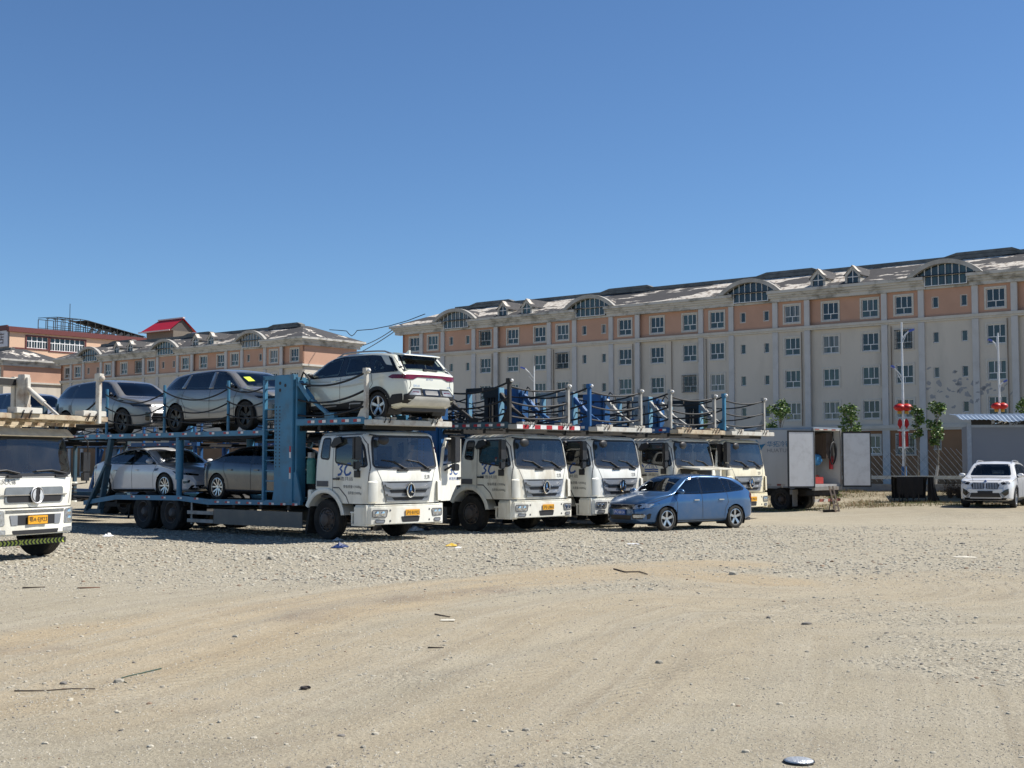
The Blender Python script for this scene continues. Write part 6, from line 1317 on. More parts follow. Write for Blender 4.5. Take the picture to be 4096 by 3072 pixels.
    ud.build('upper_deck_floor', spec['deckm'], root)
    lw = MB()
    for y in (-.74, .74): lw.box(-10.6, -.9, y - .30, y + .30, .76, .80)
    for k in range(9): x = -10.2 + k * 1.1; lw.box(x - .05, x + .05, -1.14, 1.14, .66, .76)
    lw.build('lower_deck_floor', spec['deckm'], root)
    cl = MB(); cl.tube([(-.62, -1.08, 1.30), (-.62, -1.08, 1.85)], .11, 12); cl.ellipsoid((-.62, -1.08, 1.85), (.11, .11, .08), 12, 6); cl.mi(1); cl.box(-.68, -.56, -1.14, -1.02, 1.90, 2.04); cl.build('gas_bottle', [mat('teal_paint', (.05, .20, .17), .5), M_grey_metal], root, smooth=True)
    eq = MB(); eq.box(-.98, -.42, -.9, .9, 1.0, 1.9); eq.tube([(-.5, -.95, 1.1), (-.62, -1.12, 1.4), (-.5, -1.0, 1.8)], .02, 6); eq.tube([(-.36, -.8, .9), (-.5, -1.1, 1.2), (-.7, -1.15, .95)], .015, 6); eq.build('cab_rear_equipment', M_dark, root)
    # ropes over the front deck
    for z, dp in ((3.75, .16), (3.35, .16), (2.98, .1)):
        hose(root, (-1.0, -1.18, z - .05), (1.40, -1.18, z + .1), dp, .026)
        hose(root, (1.42, -1.17, z), (1.42, 1.17, z + .04), dp * .7, .026) if not spec.get('loaded') else None
        hose(root, (-1.0, 1.18, z - .05), (1.40, 1.18, z + .05), dp, .022)
    MB().tube([(-.95, -1.16, 3.78), (-.8, -1.2, 3.95), (-.62, -1.16, 3.80), (-.66, -1.1, 3.62), (-.9, -1.16, 3.6)], .022, 6).build('hose_loop', M_rope, root, smooth='all')
    return root
def worn(nm, col, amt, sc): return mat(nm, col, 0.36, coat=0.3, var=0.05, scale=1.5, stain=(0.38, 0.30, 0.18), stain_amt=amt, stain_scale=sc, stretch=(1, 1, 0.3))
W2 = worn('truck_white_dusty', (.80, .785, .70), .7, 1.3); W3 = worn('truck_white_clean', (.84, .835, .77), .3, 2.2); W4 = worn('truck_white_grimy', (.78, .76, .67), .8, 1.9)
BASE = dict(paint=M_white_truck, logo='3C', c1=M_blue_dull, postm=M_dark, postm2=M_grey_metal, far='frame', near_m=M_blue2, far_m=M_dark, strutm=M_dark, ladder_m=M_dark, beam=M_grey_metal, deckm=M_dark)
carrier('white car carrier with open driver door and a cream crossover loaded over its cab', 0, '沪E·B1923', dict(BASE, c1=M_blue, postm=M_white_worn, far='plate', near_m=M_blue, far_m=M_blue, strutm=M_blue, ladder_m=M_blue, beam=M_white_worn, loaded=True, solid=True, open_door=72))
carrier('white car carrier with red and white striped deck beam over its cab', 4.85, '沪E·L0865', dict(BASE, paint=W2, beam=M_grey_metal, candy=True))
carrier('white car carrier with hood shut, partly hidden by the blue hatchback front', 8.12, '沪E·L0873', dict(BASE, paint=W3, c1=M_blue2, postm=M_blue2, postm2=M_grey_metal, far_m=M_grey_metal, strutm=M_blue2, beam=M_white_worn))
carrier('white car carrier with raised hood and open driver door behind the blue hatchback', 11.95, '沪E·P2136', dict(BASE, paint=W4, logo='TIL', c1=M_blue2, postm=M_grey_metal, postm2=M_grey_metal, far_m=M_grey_metal, strutm=M_grey_metal, beam=M_rust, open_hood=True, open_door=80))
carrier('cream yellowed car carrier standing farthest right in the cab row', 14.85, '沪E·P0474', dict(BASE, logo='none', paint=M_cream_truck, postm=M_blue, postm2=M_grey_metal, far_m=M_dark, strutm=M_grey_metal, beam=M_white_worn))
# ------------------------------------------------------------ the other maker's carrier at the left edge
D_A = R(-24); DA = Vector((math.cos(D_A), math.sin(D_A), 0)); DM = Vector((-math.sin(D_A), math.cos(D_A), 0)); D_O = Vector((-9.56, 24.49, 0))
def dside(px, py, y):
    d = ray(px, py); o = D_O + DM * y; t = (o - Vector((0, 0, 1.8))).dot(DM) / d.dot(DM); p = Vector((0, 0, 1.8)) + d * t; return (p - D_O).dot(DA), p.z
def left_truck():
    root = thing('car_carrier_truck', 'white carrier truck cut by the left edge, with round grille badge and rusty deck', 'car carrier', D_O, D_A); XF = .74
    V, F = cab_body(zb=.98, xr=-1.05, r_corner=.22, lean=(XF, XF - .03, XF - .16), W=1.12, roof=2.42); bvh = BVHTree.FromPolygons([Vector(v) for v in V], F)
    ws = [(-1.0, 1.60), (-.98, 2.16), (-.92, 2.26), (.92, 2.26), (.98, 2.16), (1.0, 1.60), (.5, 1.57), (-.5, 1.57)]; dw = [(-.55, 1.62), (-.55, 2.2), (.35, 2.2), (.60, 1.62)]
    F2 = []
    for f in F:
        if len(f) < 5:
            cx, cy, cz = (sum(V[i][k] for i in f) / len(f) for k in range(3))
            if cx > .3 and abs(cy) < 1.0 and inpoly(cy, cz, ws) and edgedist(cy, cz, ws) > .03: continue
            if abs(cy) > 1.0 and inpoly(cx, cz, dw) and edgedist(cx, cz, dw) > .03: continue
            if abs(cy) > .8 and math.hypot(cx, cz - .5) < .62: continue
        F2.append(f)
    MB().add(V, F2).build('cab', M_white_truck, root, smooth='all')
    drape(MB(), roundpoly(ws, .08), '+x', bvh, .004).build('windscreen', G_truck, root, smooth='all')
    s = MB(); P = roundpoly(ws, .08); ribbon(s, P + [P[0]], '+x', bvh, .06, .006)
    for vw in ('-y', '+y'): drape(MB(), roundpoly(dw, .06), vw, bvh, .004).build('side_window', G_side, root, smooth='all'); P = roundpoly(dw, .06); ribbon(s, P + [P[0]], vw, bvh, .04, .006)
    s.build('window_seal', M_black, root, smooth='all')
    v = MB(); v.prism([(XF - .22, 2.30), (XF + .02, 2.28), (XF + .04, 2.30), (XF - .14, 2.44)], 'y', -1.0, 1.0); v.build('sun_visor', mat('tan_visor', (.74, .66, .50), .5, stain=(.3, .2, .1), stain_amt=.5), root)
    g = MB(); drape(g, roundpoly([(-.72, 1.35), (.72, 1.35), (.72, 1.06), (-.72, 1.06)], .06), '+x', bvh, .006, .01); gr = g.build('grille', mat('grey_grille', (.20, .22, .235), .5, .2), root, smooth=True)
    g = MB(); drape(g, roundpoly([(-.69, 1.19), (.69, 1.19), (.66, 1.075), (-.66, 1.075)], .04), '+x', bvh, .02); g.build('grille_mesh', M_ink, gr)
    g = MB(); drape(g, [(-.82, 1.215), (.82, 1.215), (.82, 1.195), (-.82, 1.195)], '+x', bvh, .016, .02); g.build('grille_bars', M_chrome, gr, smooth=True)
    x = drape_pts([(0, 1.20)], '+x', bvh, .05)[0].x; e = MB(); e.lathe([(.135, 0), (.150, .012), (.165, 0)], (x, 0, 1.20), 'x', 30); e.mi(1); e.lathe([(.001, -.005), (.138, -.005)], (x, 0, 1.20), 'x', 30); e.mi(0)
    for k in (0, 1):
        a0 = math.pi * k; A = []; B = []
        for q in range(13):
            t = a0 - 1.25 + 2.3 * q / 12; r2 = .122 - .075 * math.sin(math.pi * q / 12) ** .8
            A.append((x + .010, .124 * math.cos(t), 1.20 + .124 * math.sin(t))); B.append((x + .010, r2 * math.cos(t), 1.20 + r2 * math.sin(t)))
        e.add(A + B, [(q, q + 1, q + 14, q + 13) for q in range(12)])
    e.build('emblem', [mat('badge_silver', (.62, .63, .64), .35, .3), M_ink], gr, smooth=True, fix=False)
    t = MB(); drape_text(t, '东风天锦', '+x', bvh, -.90, 1.40, .42, .10, .006, 1); t.build('hood_lettering', M_ink_grey, root)
    gp = MB(); ribbon(gp, [(-1.05, 1.545), (-.5, 1.52), (.5, 1.52), (1.05, 1.545)], '+x', bvh, .014); ribbon(gp, [(.98, 1.5), (.92, 1.03)], '+x', bvh, .012); ribbon(gp, [(-.98, 1.5), (-.92, 1.03)], '+x', bvh, .012); gp.build('panel_gaps', M_ink_grey, root, smooth='all')
    for y0, y1 in ((-.40, -.98), (.80, .0)):
        q = drape_pts([(y0, 1.60), ((y0 + y1) / 2, 1.66), (y1, 1.64)], '+x', bvh, .04); w = MB(); w.tube([q[0], q[1], q[2]], .018, 6); w.box(q[0].x - .03, q[0].x + .02, y0 - .28, y0 + .04, 1.525, 1.57); w.build('wiper', M_ink, root)
    for sg in (1, -1):
        a = MB()
        for k in range(5): z = 1.08 + k * .065; a.box(.56, .72, sg * 1.10, sg * 1.16, z, z + .03)
        a.mi(1); a.box(.50, .74, sg * 1.09, sg * 1.15, 1.04, 1.07); a.box(.50, .56, sg * 1.09, sg * 1.165, 1.04, 1.42); a.box(.5, .74, sg * 1.09, sg * 1.15, 1.40, 1.43); a.build('corner_louvre', [M_black, M_white_truck], root)
    bp = MB(); pl = [(.2, -1.13), (.60, -1.13), (.76, -1.0), (.82, -.6), (.84, 0), (.82, .6), (.76, 1.0), (.60, 1.13), (.2, 1.13)]
    bp.prism(pl, 'z', .47, .96); bpo = bp.build('bumper', M_white_truck, root, bevel=.03); bv = BVHTree.FromPolygons([Vector(q) for q in bp.v], bp.f)
    for sg in (1, -1):
        m = lambda P: [(a * sg, b) for a, b in P][::sg]
        drape(MB(), roundpoly(m([(.76, .93), (1.04, .95), (1.02, .66), (.74, .66)]), .04), '+x', bv, .006, .006).build('headlight', M_lens, bpo, smooth=True)
        for yy, zz in ((.88, .86), (.89, .74)): q = drape_pts([(yy * sg, zz)], '+x', bv, .016)[0]; l = MB(); l.lathe([(.001, .012), (.05, .008), (.065, -.01)], tuple(q), 'x', 16); l.build('lamp_bulb', M_chrome, bpo, smooth=True)
        drape(MB(), roundpoly(m([(.72, .58), (1.0, .59), (.98, .50), (.72, .50)]), .02), '+x', bv, .006, .004).build('fog_light', M_lens, bpo, smooth=True)
    t = MB(); drape(t, [(-.64, .84), (.64, .84), (.60, .66), (-.60, .66)], '+x', bv, .006); drape(t, roundpoly([(-.58, .565), (.58, .565), (.55, .49), (-.55, .49)], .02), '+x', bv, .006); t.build('bumper_slot', M_ink, bpo)
    t = MB(); drape(t, [(-.64, .84), (-.46, .84), (-.46, .66), (-.60, .66)], '+x', bv, .012); drape(t, [(.46, .84), (.64, .84), (.60, .66), (.46, .66)], '+x', bv, .012); t.build('bumper_infill', M_silver_plastic, bpo)
    for k in range(3): t = MB(); drape(t, [(-.75, .935 - k * .022), (.75, .935 - k * .022), (.72, .925 - k * .022), (-.72, .925 - k * .022)], '+x', bv, .008); t.build('intake_slot', M_ink, bpo)
    gp = MB(); gp.prism([(.2, -1.05), (.72, -1.0), (.72, 1.0), (.2, 1.05)], 'z', .955, 1.0); gp.build('front_gap', M_ink, root)
    q = drape_pts([(0, .75)], '+x', bv, .03)[0]; t = MB(); t.box(q.x - .01, q.x + .01, -.24, .24, .67, .825); po = t.build('number_plate', M_plate_y, bpo); t = MB(); t.text('鄂A·EJ923', (q.x + .014, -.22, .69), (0, 1, 0), (0, 0, 1), .44, .115); t.build('plate_lettering', M_ink, po)
    cv = MB(); cv.box(.56, .62, -1.08, 1.0, .27, .38); cvo = cv.build('chevron_board', M_black, root); c = MB(); lime = mat('lime_tape', (.42, .50, .08), .5)
    for k in range(22):
        y = -1.06 + k * .094; sx = 1 if k < 10 else -1; c.add([(.624, y, .28), (.624, y + .045, .28), (.624, y + .045 + .04 * sx, .325), (.624, y + .045, .37), (.624, y, .37), (.624, y + .04 * sx, .325)], [(0, 1, 2, 5), (5, 2, 3, 4)])
    c.build('chevron_tape', lime, cvo)
    # mirror frame on the far side and inside of the cab
    m = MB(); m.tube([(.45, 1.1, 2.25), (.55, 1.50, 2.30), (.60, 1.58, 2.2), (.58, 1.58, 1.4), (.4, 1.12, 1.35)], .018, 8); m.box(.52, .60, 1.46, 1.66, 1.62, 2.0); m.box(.52, .6, 1.48, 1.64, 1.44, 1.6); m.build('door_mirror', M_black, root, bevel=.01)
    m = MB(); m.tube([(.45, -1.1, 2.25), (.55, -1.40, 2.30), (.58, -1.48, 1.4), (.4, -1.12, 1.35)], .018, 8); m.box(.52, .60, -1.56, -1.36, 1.62, 2.0); m.build('door_mirror', M_black, root, bevel=.01)
    c = MB(); c.box(-1.0, .55, -1.0, 1.0, 1.0, 1.06); c.box(.28, .62, -1.02, 1.02, 1.28, 1.52); c.box(-1.0, -.94, -1.0, 1.0, 1.0, 2.3)
    for y in (-.55, .55): c.box(-.6, -.1, y - .28, y + .28, 1.1, 1.35); c.bar((-.55, y, 1.3), (-.68, y, 2.0), .5, .14, up=(0, 1, 0))
    c.lathe([(.19, -.015), (.215, 0), (.19, .015)], (.12, .5, 1.55), 'x', 20); c.build('cab_interior', M_cabin, root)
    p = MB(); p.box(.38, .58, -.75, -.40, 1.53, 1.62); p.mi(1); p.bar((.42, .15, 1.54), (.60, .20, 1.66), .36, .015); p.mi(2)
    for k in range(5): y = -.6 + k * .2; p.bar((.45, y, 1.53), (.56, y + .1, 1.56), .14, .03)
    p.build('dashboard_clutter', [mat('red_box', (.35, .06, .05), .6), mat('blue_folder', (.05, .22, .45), .5), M_paper], root)
    ch = MB()
    for y in (-.42, .42): ch.box(-11, .5, y - .05, y + .05, .6, .86)
    ch.tube([(0, -.9, .5), (0, .9, .5)], .08, 8); ch.tube([(-7, -.9, .5), (-7, .9, .5)], .08, 8); ch.box(-2.5, -1.4, -1.0, 1.0, .55, .95); ch.build('chassis', M_dark, root)
    for sg in (1, -1):
        truck_wheel(root, .0, sg * .95, .50, .28, sg); truck_wheel(root, -7.0, sg * 1.0, .50, .26, sg, True)
        rl = MB(); rl.box(-11, -1.2, sg * 1.14, sg * 1.24, .9, 1.05); rl.build('lower_deck_rail', M_rust, root); rl = MB(); rl.box(-11, -1.6, sg * 1.14, sg * 1.24, 2.46, 2.60); rl.build('upper_deck_rail', M_rust, root)
    # upper deck nose: rusty beams, blocks, posts, frame
    for a, b, nm, mt in (((.62, -1.66, 2.60), (.72, 1.66, 2.60), 'front_deck_beam', M_rust), ((.86, -1.66, 2.64), (.96, 1.62, 2.64), 'front_deck_beam', M_rust)): t = MB(); t.bar(a, b, .20, .10); t.build(nm, mt, root, bevel=.01)
    t = MB()
    for k in range(10): y = -1.55 + k * .33; t.bar((-1.2, y, 2.57), (.9, y, 2.59), .13, .05)
    for x in (-1.1, -.4, .3): t.bar((x, -1.5, 2.53), (x, 1.5, 2.53), .1, .06)
    t.build('front_deck_floor', M_rust, root)
    for y in (-.45, 1.25):
        t = MB(); t.box(.84, 1.06, y - .32, y + .32, 2.69, 2.80); to = t.build('deck_block', M_white_worn, root, bevel=.01); l = MB()
        for k in range(2): l.tube([(1.07, y - .22 + k * .19, 2.60), (1.10, y - .20 + k * .19, 2.70), (1.07, y - .15 + k * .19, 2.74), (1.0, y - .12 + k * .19, 2.69)], .016, 6)
        l.build('tie_loop', M_ink, to)
    t = MB(); t.box(1.0, 1.09, 1.31, 1.40, 2.55, 3.46); t.box(.98, 1.12, 1.29, 1.42, 3.38, 3.53); to = t.build('post', M_white_worn, root, bevel=.01); MB().ellipsoid((1.13, 1.35, 3.44), (.05, .06, .06), 10, 6).build('marker_lamp', M_white_worn, to, smooth='all')
    y = 1.18; xa, zt = dside(52, 1508, y); xb, _ = dside(110, 1503, y); xm, _ = dside(72, 1503, y)
    t = MB(); t.box(xa, xa + .10, y - .06, y + .06, 2.6, zt); t.box(xm, xm + .30, y - .05, y + .05, 2.6, zt - .02); t.box(xb - .18, xb, y - .08, y + .08, 2.6, zt + .04); t.box(xa - .05, xb, y - .07, y + .09, zt - .14, zt - .03); t.build('lift_tower', M_white_worn, root, bevel=.01)
    t = MB(); t.box(xa, xa + .14, -1.4, y - .065, zt - .20, zt - .03); t.mi(1); t.box(xa + .141, xa + .16, -1.4, y - .07, zt - .18, zt - .05); t.build('tower_crossbar', [M_white_worn, M_dark], root)
    t = MB(); t.box(xa - .1, xb, -1.35, -1.2, 2.6, zt); t.build('lift_tower', M_white_worn, root, bevel=.01)
    xs, zs = dside(108, 1552, y); xe, ze = dside(234, 1664, y); t = MB(); t.tube([(xs, y, zs), (xs + (xe - xs) * .55, y, zs + (ze - zs) * .55)], .055, 10); t.tube([(xs + (xe - xs) * .5, y, zs + (ze - zs) * .5), (xe, y, ze)], .035, 8); t.box(xs - .1, xs + .02, y - .1, y + .1, 2.62, 2.95); t.build('tower_strut', M_white_worn, root, smooth=True)
    hose(root, (xs + (xe - xs) * .7, 1.22, zs + (ze - zs) * .7), (1.0, 1.34, 2.98), .22, .018)
left_truck()
# ------------------------------------------------------------ drawbar trailers behind the carriers
def trailer(label, s, m1, tower, lift=0.0):
    root = thing('car_trailer', label, 'trailer', tw_(s, -12.2), A_T); L = 9.8
    for sg in (1, -1):
        t = MB(); t.box(-L, 0, sg * 1.1, sg * 1.22, 2.34 + lift, 2.47 + lift); o = t.build('upper_deck_rail', m1, root); tp = MB(); tape(tp, -L + .3, -.3, sg * 1.225, 2.40 + lift, 11); tp.build('reflective_tape', [M_red_tape, M_white_tape], o, fix=False)
        t = MB(); t.box(-L, 0, sg * 1.12, sg * 1.22, .72, .86); t.build('lower_deck_rail', m1, root)
        for x in (-.2, -3.2, -6.2, -9.4):
            t = MB(); t.box(x - .05, x + .05, sg * 1.1, sg * 1.2, .8, 2.4 + lift); t.build('deck_leg', m1, root)
            t = MB(); t.box(x - .035, x + .035, sg * 1.13, sg * 1.2, 2.4 + lift, 3.55 + lift); t.build('post', m1, root)
        for x in (-4.4, -5.6): truck_wheel(root, x, sg * 1.05, .45, .26, sg, True)
        for a, b in ((-.2, -3.2), (-3.2, -6.2), (-6.2, -9.4)):
            for z in (3.35, 2.95): hose(root, (a, sg * 1.18, z + lift), (b, sg * 1.18, z + lift), .2)
    t = MB(); t.box(-1.6, -.9, -1.22, -1.08, .8, 3.5); t.build('lift_tower', tower, root, bevel=.01); t = MB(); t.box(-9.3, -8.6, 1.08, 1.22, .8, 3.4); t.build('lift_tower', tower, root, bevel=.01)
    t = MB()
    for y in (-.74, .74): t.box(-L, 0, y - .3, y + .3, 2.40 + lift, 2.44 + lift); t.box(-L, 0, y - .3, y + .3, .70, .74)
    for k in range(9): x = -.4 - k * 1.1; t.box(x - .05, x + .05, -1.1, 1.1, 2.32 + lift, 2.40 + lift); t.box(x - .05, x + .05, -1.1, 1.1, .62, .70)
    t.box(-.1, 1.6, -.1, .1, .5, .64); t.build('deck_floor', M_dark, root)
    t = MB(); t.bar((-L, -1.15, 2.3 + lift), (-L - .9, -1.15, .5), .12); t.bar((-L, 1.15, 2.3 + lift), (-L - .9, 1.15, .5), .12); t.build('rear_strut', m1, root)
trailer('blue car trailer behind the loaded carrier, at the far left edge', 0, M_blue_dull, M_blue_dull)
trailer('empty blue trailer glimpsed under the loaded carrier deck, nearer of two', 4.85, M_blue2, M_blue2)
trailer('empty blue trailer farthest back, seen through the loaded carrier decks', 8.12, M_blue2, M_blue)
# ------------------------------------------------------------ box truck with open rear doors
def box_truck():
    P = AT(3255, 1948, 47.5); o = Vector((P.x, P.y, 0)); root = thing('box_truck', 'white refrigerated box truck with both rear doors swung open', 'box truck', o, A_T)
    Wd, L, Z0, Z1 = 2.05, 5.2, .92, 3.04; wht = mat('box_white', (.56, .555, .53), .5, var=.04, scale=1, stain=(.42, .40, .35), stain_amt=.5, stain_scale=.9, stretch=(1, 1, .3)); lin = mat('liner_grey', (.33, .325, .32), .6, var=.1, stain=(.2, .18, .16), stain_amt=.4); inn = mat('door_white', (.66, .66, .665), .55, var=.04, scale=2, stain=(.45, .44, .43), stain_amt=.5, stain_scale=3)
    b = MB(); b.box(-L, 0, 0, .06, Z0, Z1); b.box(-L, 0, Wd - .06, Wd, Z0, Z1); b.box(-L, 0, .061, Wd - .061, Z1 - .06, Z1); b.box(-L, -L + .06, .061, Wd - .061, Z0, Z1 - .061); b.mi(1); b.box(-L, 0, .061, Wd - .061, Z0, Z0 + .08); b.box(-L + .5, -L + .56, .062, Wd - .062, Z0 + .1, Z1 - .07); b.build('cargo_box', [wht, lin], root)
    e = MB(); e.box(-L, .02, -.03, .03, Z1 - .03, Z1 + .05); e.box(-.02, .03, -.02, Wd + .02, Z1 + .001, Z1 + .052); e.build('roof_edge', mat('roof_edge_blue', (.30, .34, .39), .4, .4), root)
    e = MB(); e.box(-.06, .04, -.03, .05, Z0 - .08, Z1); e.box(-.06, .04, Wd - .05, Wd + .03, Z0 - .08, Z1); e.box(-.06, .05, -.02, Wd + .02, Z0 - .14, Z0 - .001); e.build('rear_frame', mat('dull_zinc', (.30, .29, .27), .5, .4, stain=(.2, .12, .07), stain_amt=.5), root)
    t = MB(); tape(t, -L + .2, -.6, -.004, Z0 + .05, 8, w=.34, h=.07)
    for k in range(6): t.mi(k % 2); y = .1 + k * .31; t.add([(.036, y, Z1 - .045), (.036, y + .3, Z1 - .045), (.036, y + .3, Z1 - .005), (.036, y, Z1 - .005)], [(0, 1, 2, 3)])
    t.build('reflective_tape', [mat('worn_red', (.25, .07, .05), .6), mat('worn_tape', (.45, .42, .38), .6)], root, fix=False)
    def leaf(nm, hx, hy, ang):
        d = Vector((math.cos(ang), math.sin(ang), 0)); n = Vector((-d.y, d.x, 0)); m = MB(); w = 1.08
        def bx(a, b_, o0, o1, z0, z1):
            vs = [Vector((hx, hy, 0)) + d * a_ + n * o_ + Vector((0, 0, z)) for z in (z0, z1) for o_ in (o0, o1) for a_ in (a, b_)]; m.add(vs, [(0, 2, 3, 1), (4, 5, 7, 6), (0, 1, 5, 4), (2, 6, 7, 3), (0, 4, 6, 2), (1, 3, 7, 5)])
        bx(.04, w - .04, -.03, .03, Z0 + .02, Z1 - .14); m.mi(1)
        for a, b_, z0, z1 in ((.0, .04, Z0 - .04, Z1 - .08), (w - .04, w, Z0 - .04, Z1 - .08), (.04, w - .04, Z0 - .04, Z0 + .02), (.04, w - .04, Z1 - .14, Z1 - .08)): bx(a, b_, -.035, .035, z0, z1)
        m.build(nm, [inn, M_ink], root)
    leaf('rear_door', .05, -.02, R(42 + 180 + 17)); leaf('rear_door', .05, Wd + .06, R(42 + 2))
    t = MB(); t.prism([(-2.42, 2.62), (-2.36, 2.64), (-2.26, 2.46), (-1.98, 2.50), (-2.12, 2.36), (-2.2, 2.22), (-2.36, 2.14), (-2.42, 2.30)], 'y', -.012, -.004); t.build('bird_logo', mat('logo_blue', (.02, .17, .32), .5), root)
    t = MB(); t.text('华拓冷链', (-1.92, -.008, 2.38), (1, 0, 0), (0, 0, 1), 1.02, .22); t.build('box_lettering', mat('logo_blue', (.02, .17, .32), .5), root); t = MB(); t.text('HUATUO', (-1.92, -.008, 2.18), (1, 0, 0), (0, 0, 1), 1.02, .14); t.build('box_lettering', mat('letter_grey', (.25, .25, .26), .6), root)
    c = MB(); c.box(-L - 2.0, -L - .15, .05, Wd - .05, .8, 2.5); c.build('cab', M_white_truck, root, bevel=.12)
    ch = MB()
    for y in (.6, 1.45): ch.box(-L - 2, -.1, y - .05, y + .05, .55, .80)
    ch.tube([(-1.45, .2, .43), (-1.45, 1.85, .43)], .08, 8); ch.box(-.35, -.05, .1, 1.95, .60, .78); ch.build('chassis', M_dark, root)
    for y, sg in ((.2, -1), (1.85, 1)): truck_wheel(root, -1.45, y, .43, .25, sg, True); truck_wheel(root, -L - .9, y, .43, .25, sg)
    f = MB(); f.box(-.92, -.90, .05, .40, .18, .62); f.box(-1.0, -.88, .02, .42, .62, .80); f.build('mud_flap', mat('flap_grey', (.25, .24, .23), .7), root)
    bb = MB()
    for k in range(6): bb.mi(k % 2); bb.box(-.03, .02, .05 + k * .32, .05 + (k + 1) * .32, .36, .46)
    bb.build('rear_bumper_bar', [mat('worn_tape', (.45, .42, .38)), mat('worn_red', (.25, .07, .05))], root)
    def at(x, y, z): return o + TA * x + TM * y + Vector((0, 0, z))
    # what lies in the box
    m = MB(); m.lathe([(.001, -.3), (.17, -.3), (.21, -.25), (.21, .2), (.17, .26), (.06, .27), (.05, .36), (.001, .36)], (0, 0, 0), 'x', 18); d = m.build('drum', mat('drum_blue', (.05, .23, .46), .5), smooth=True); d.location = at(-.75, 1.35, 1.92); d.rotation_euler = (0, R(8), A_T); tag(d, 'small blue drum held inside the open box truck', 'drum')
    m = MB(); m.lathe([(.001, 0), (.075, 0), (.075, .36), (.03, .42), (.03, .47), (.001, .47)], (0, 0, 0), 'z', 14); m.tube([(0, 0, .45), (.08, 0, .5), (.10, 0, .3)], .012, 6); d = m.build('fire_extinguisher', mat('ext_red', (.45, .02, .02), .35), smooth=True); d.location = at(-.30, 1.88, 1.55); tag(d, 'red fire extinguisher on the right wall inside the box truck', 'extinguisher')
    rnd = random.Random(4); names = (('toolbox', 'red toolbox on the floor of the box truck', (.40, .04, .03), (.5, .3, .26)), ('carton', 'brown carton on the floor of the box truck', (.32, .22, .12), (.4, .35, .3)), ('plastic_bag', 'pale blue bag at the near side of the box truck floor', (.35, .5, .65), (.3, .3, .25)), ('crate', 'dark crate at the far side of the box truck floor', (.06, .055, .05), (.45, .5, .35)), ('jerrycan', 'white jerrycan on the box truck floor', (.6, .6, .56), (.2, .28, .32)))
    for k, (nm, lb, col, (sx, sy, sz)) in enumerate(names):
        m = MB(); m.box(-sx / 2, sx / 2, -sy / 2, sy / 2, 0, sz)
        if nm in ('toolbox', 'crate'): m.bar((-sx * .3, 0, sz + .05), (sx * .3, 0, sz + .05), .03); m.bar((-sx * .3, 0, sz), (-sx * .3, 0, sz + .05), .03); m.bar((sx * .3, 0, sz), (sx * .3, 0, sz + .05), .03)
        if nm == 'jerrycan': m.box(-.04, .04, -.04, .04, sz, sz + .05); m.tube([(-.06, -.1, sz), (0, 0, sz + .09), (.06, .1, sz)], .015, 6)
        d = m.build(nm, mat('cargo_' + nm, col, .6), bevel=.03); d.location = at((-.5, -.9, -.35, -1.3, -.8)[k], (1.1, 1.55, .3, 1.2, .55)[k], Z0 + .08); d.rotation_euler = (0, 0, rnd.uniform(0, 3)); tag(d, lb, nm.replace('_', ' '))
    m = MB(); pts = []
    for k in range(30): t_ = k / 29; a = 6.28 * 2.6 * t_; pts.append((-.12 + .02 * math.sin(a), 1.70 + .22 * math.cos(a) * (0.8 + .4 * t_), 2.15 + .42 * math.sin(a)))
    m.tube([(-.12, 1.7, 2.95)] + pts, .028, 6); d = m.build('coiled_hose', M_rope, smooth='all'); d.location = o; d.rotation_euler = (0, 0, A_T); tag(d, 'black hose coiled on the wall inside the box truck', 'hose')
    m = MB(); m.box(-1.7, -.28, 1.50, 1.97, 1.95, 2.90); m.box(-1.5, -.42, 1.47, 1.50, 2.0, 2.85); d = m.build('work_locker', mat('locker_brown', (.08, .055, .04), .7)); d.location = o; d.rotation_euler = (0, 0, A_T); tag(d, 'dark brown locker hung on the right wall inside the box truck', 'locker')
    top = at(.18, .95, .92); foot = G(3352, 2057); sd = Vector((.55, .83, 0)).normalized(); m = MB()
    for w in (-.19, .19): m.bar(top + sd * w, foot + sd * w + Vector((0, 0, .03)), .05, .04)
    for k in range(5): q = top.lerp(foot, .12 + k * .19); m.bar(q - sd * .19, q + sd * .19, .035, .05)
    m.bar(top.lerp(foot, .35) - sd * .19, top.lerp(foot, .35) - sd * .19 + Vector((-.12, -.05, -.62)), .03); m.bar(top.lerp(foot, .35) + sd * .19, top.lerp(foot, .35) + sd * .19 + Vector((-.12, -.05, -.62)), .03)
    tag(m.build('step_ladder', mat('ladder_brown', (.06, .045, .035), .6, stain=(.2, .12, .06), stain_amt=.6)), 'short dark metal ladder leaning up to the open box truck', 'ladder')
    q = G(3318, 2055); m = MB(); m.lathe([(.20, 0), (.25, .14), (.235, .14), (.19, .02), (.001, .02)], (q.x, q.y, q.z), 'z', 18); tag(m.build('basin', M_black, smooth=True), 'black basin on the ground at the ladder foot', 'basin')
box_truck()
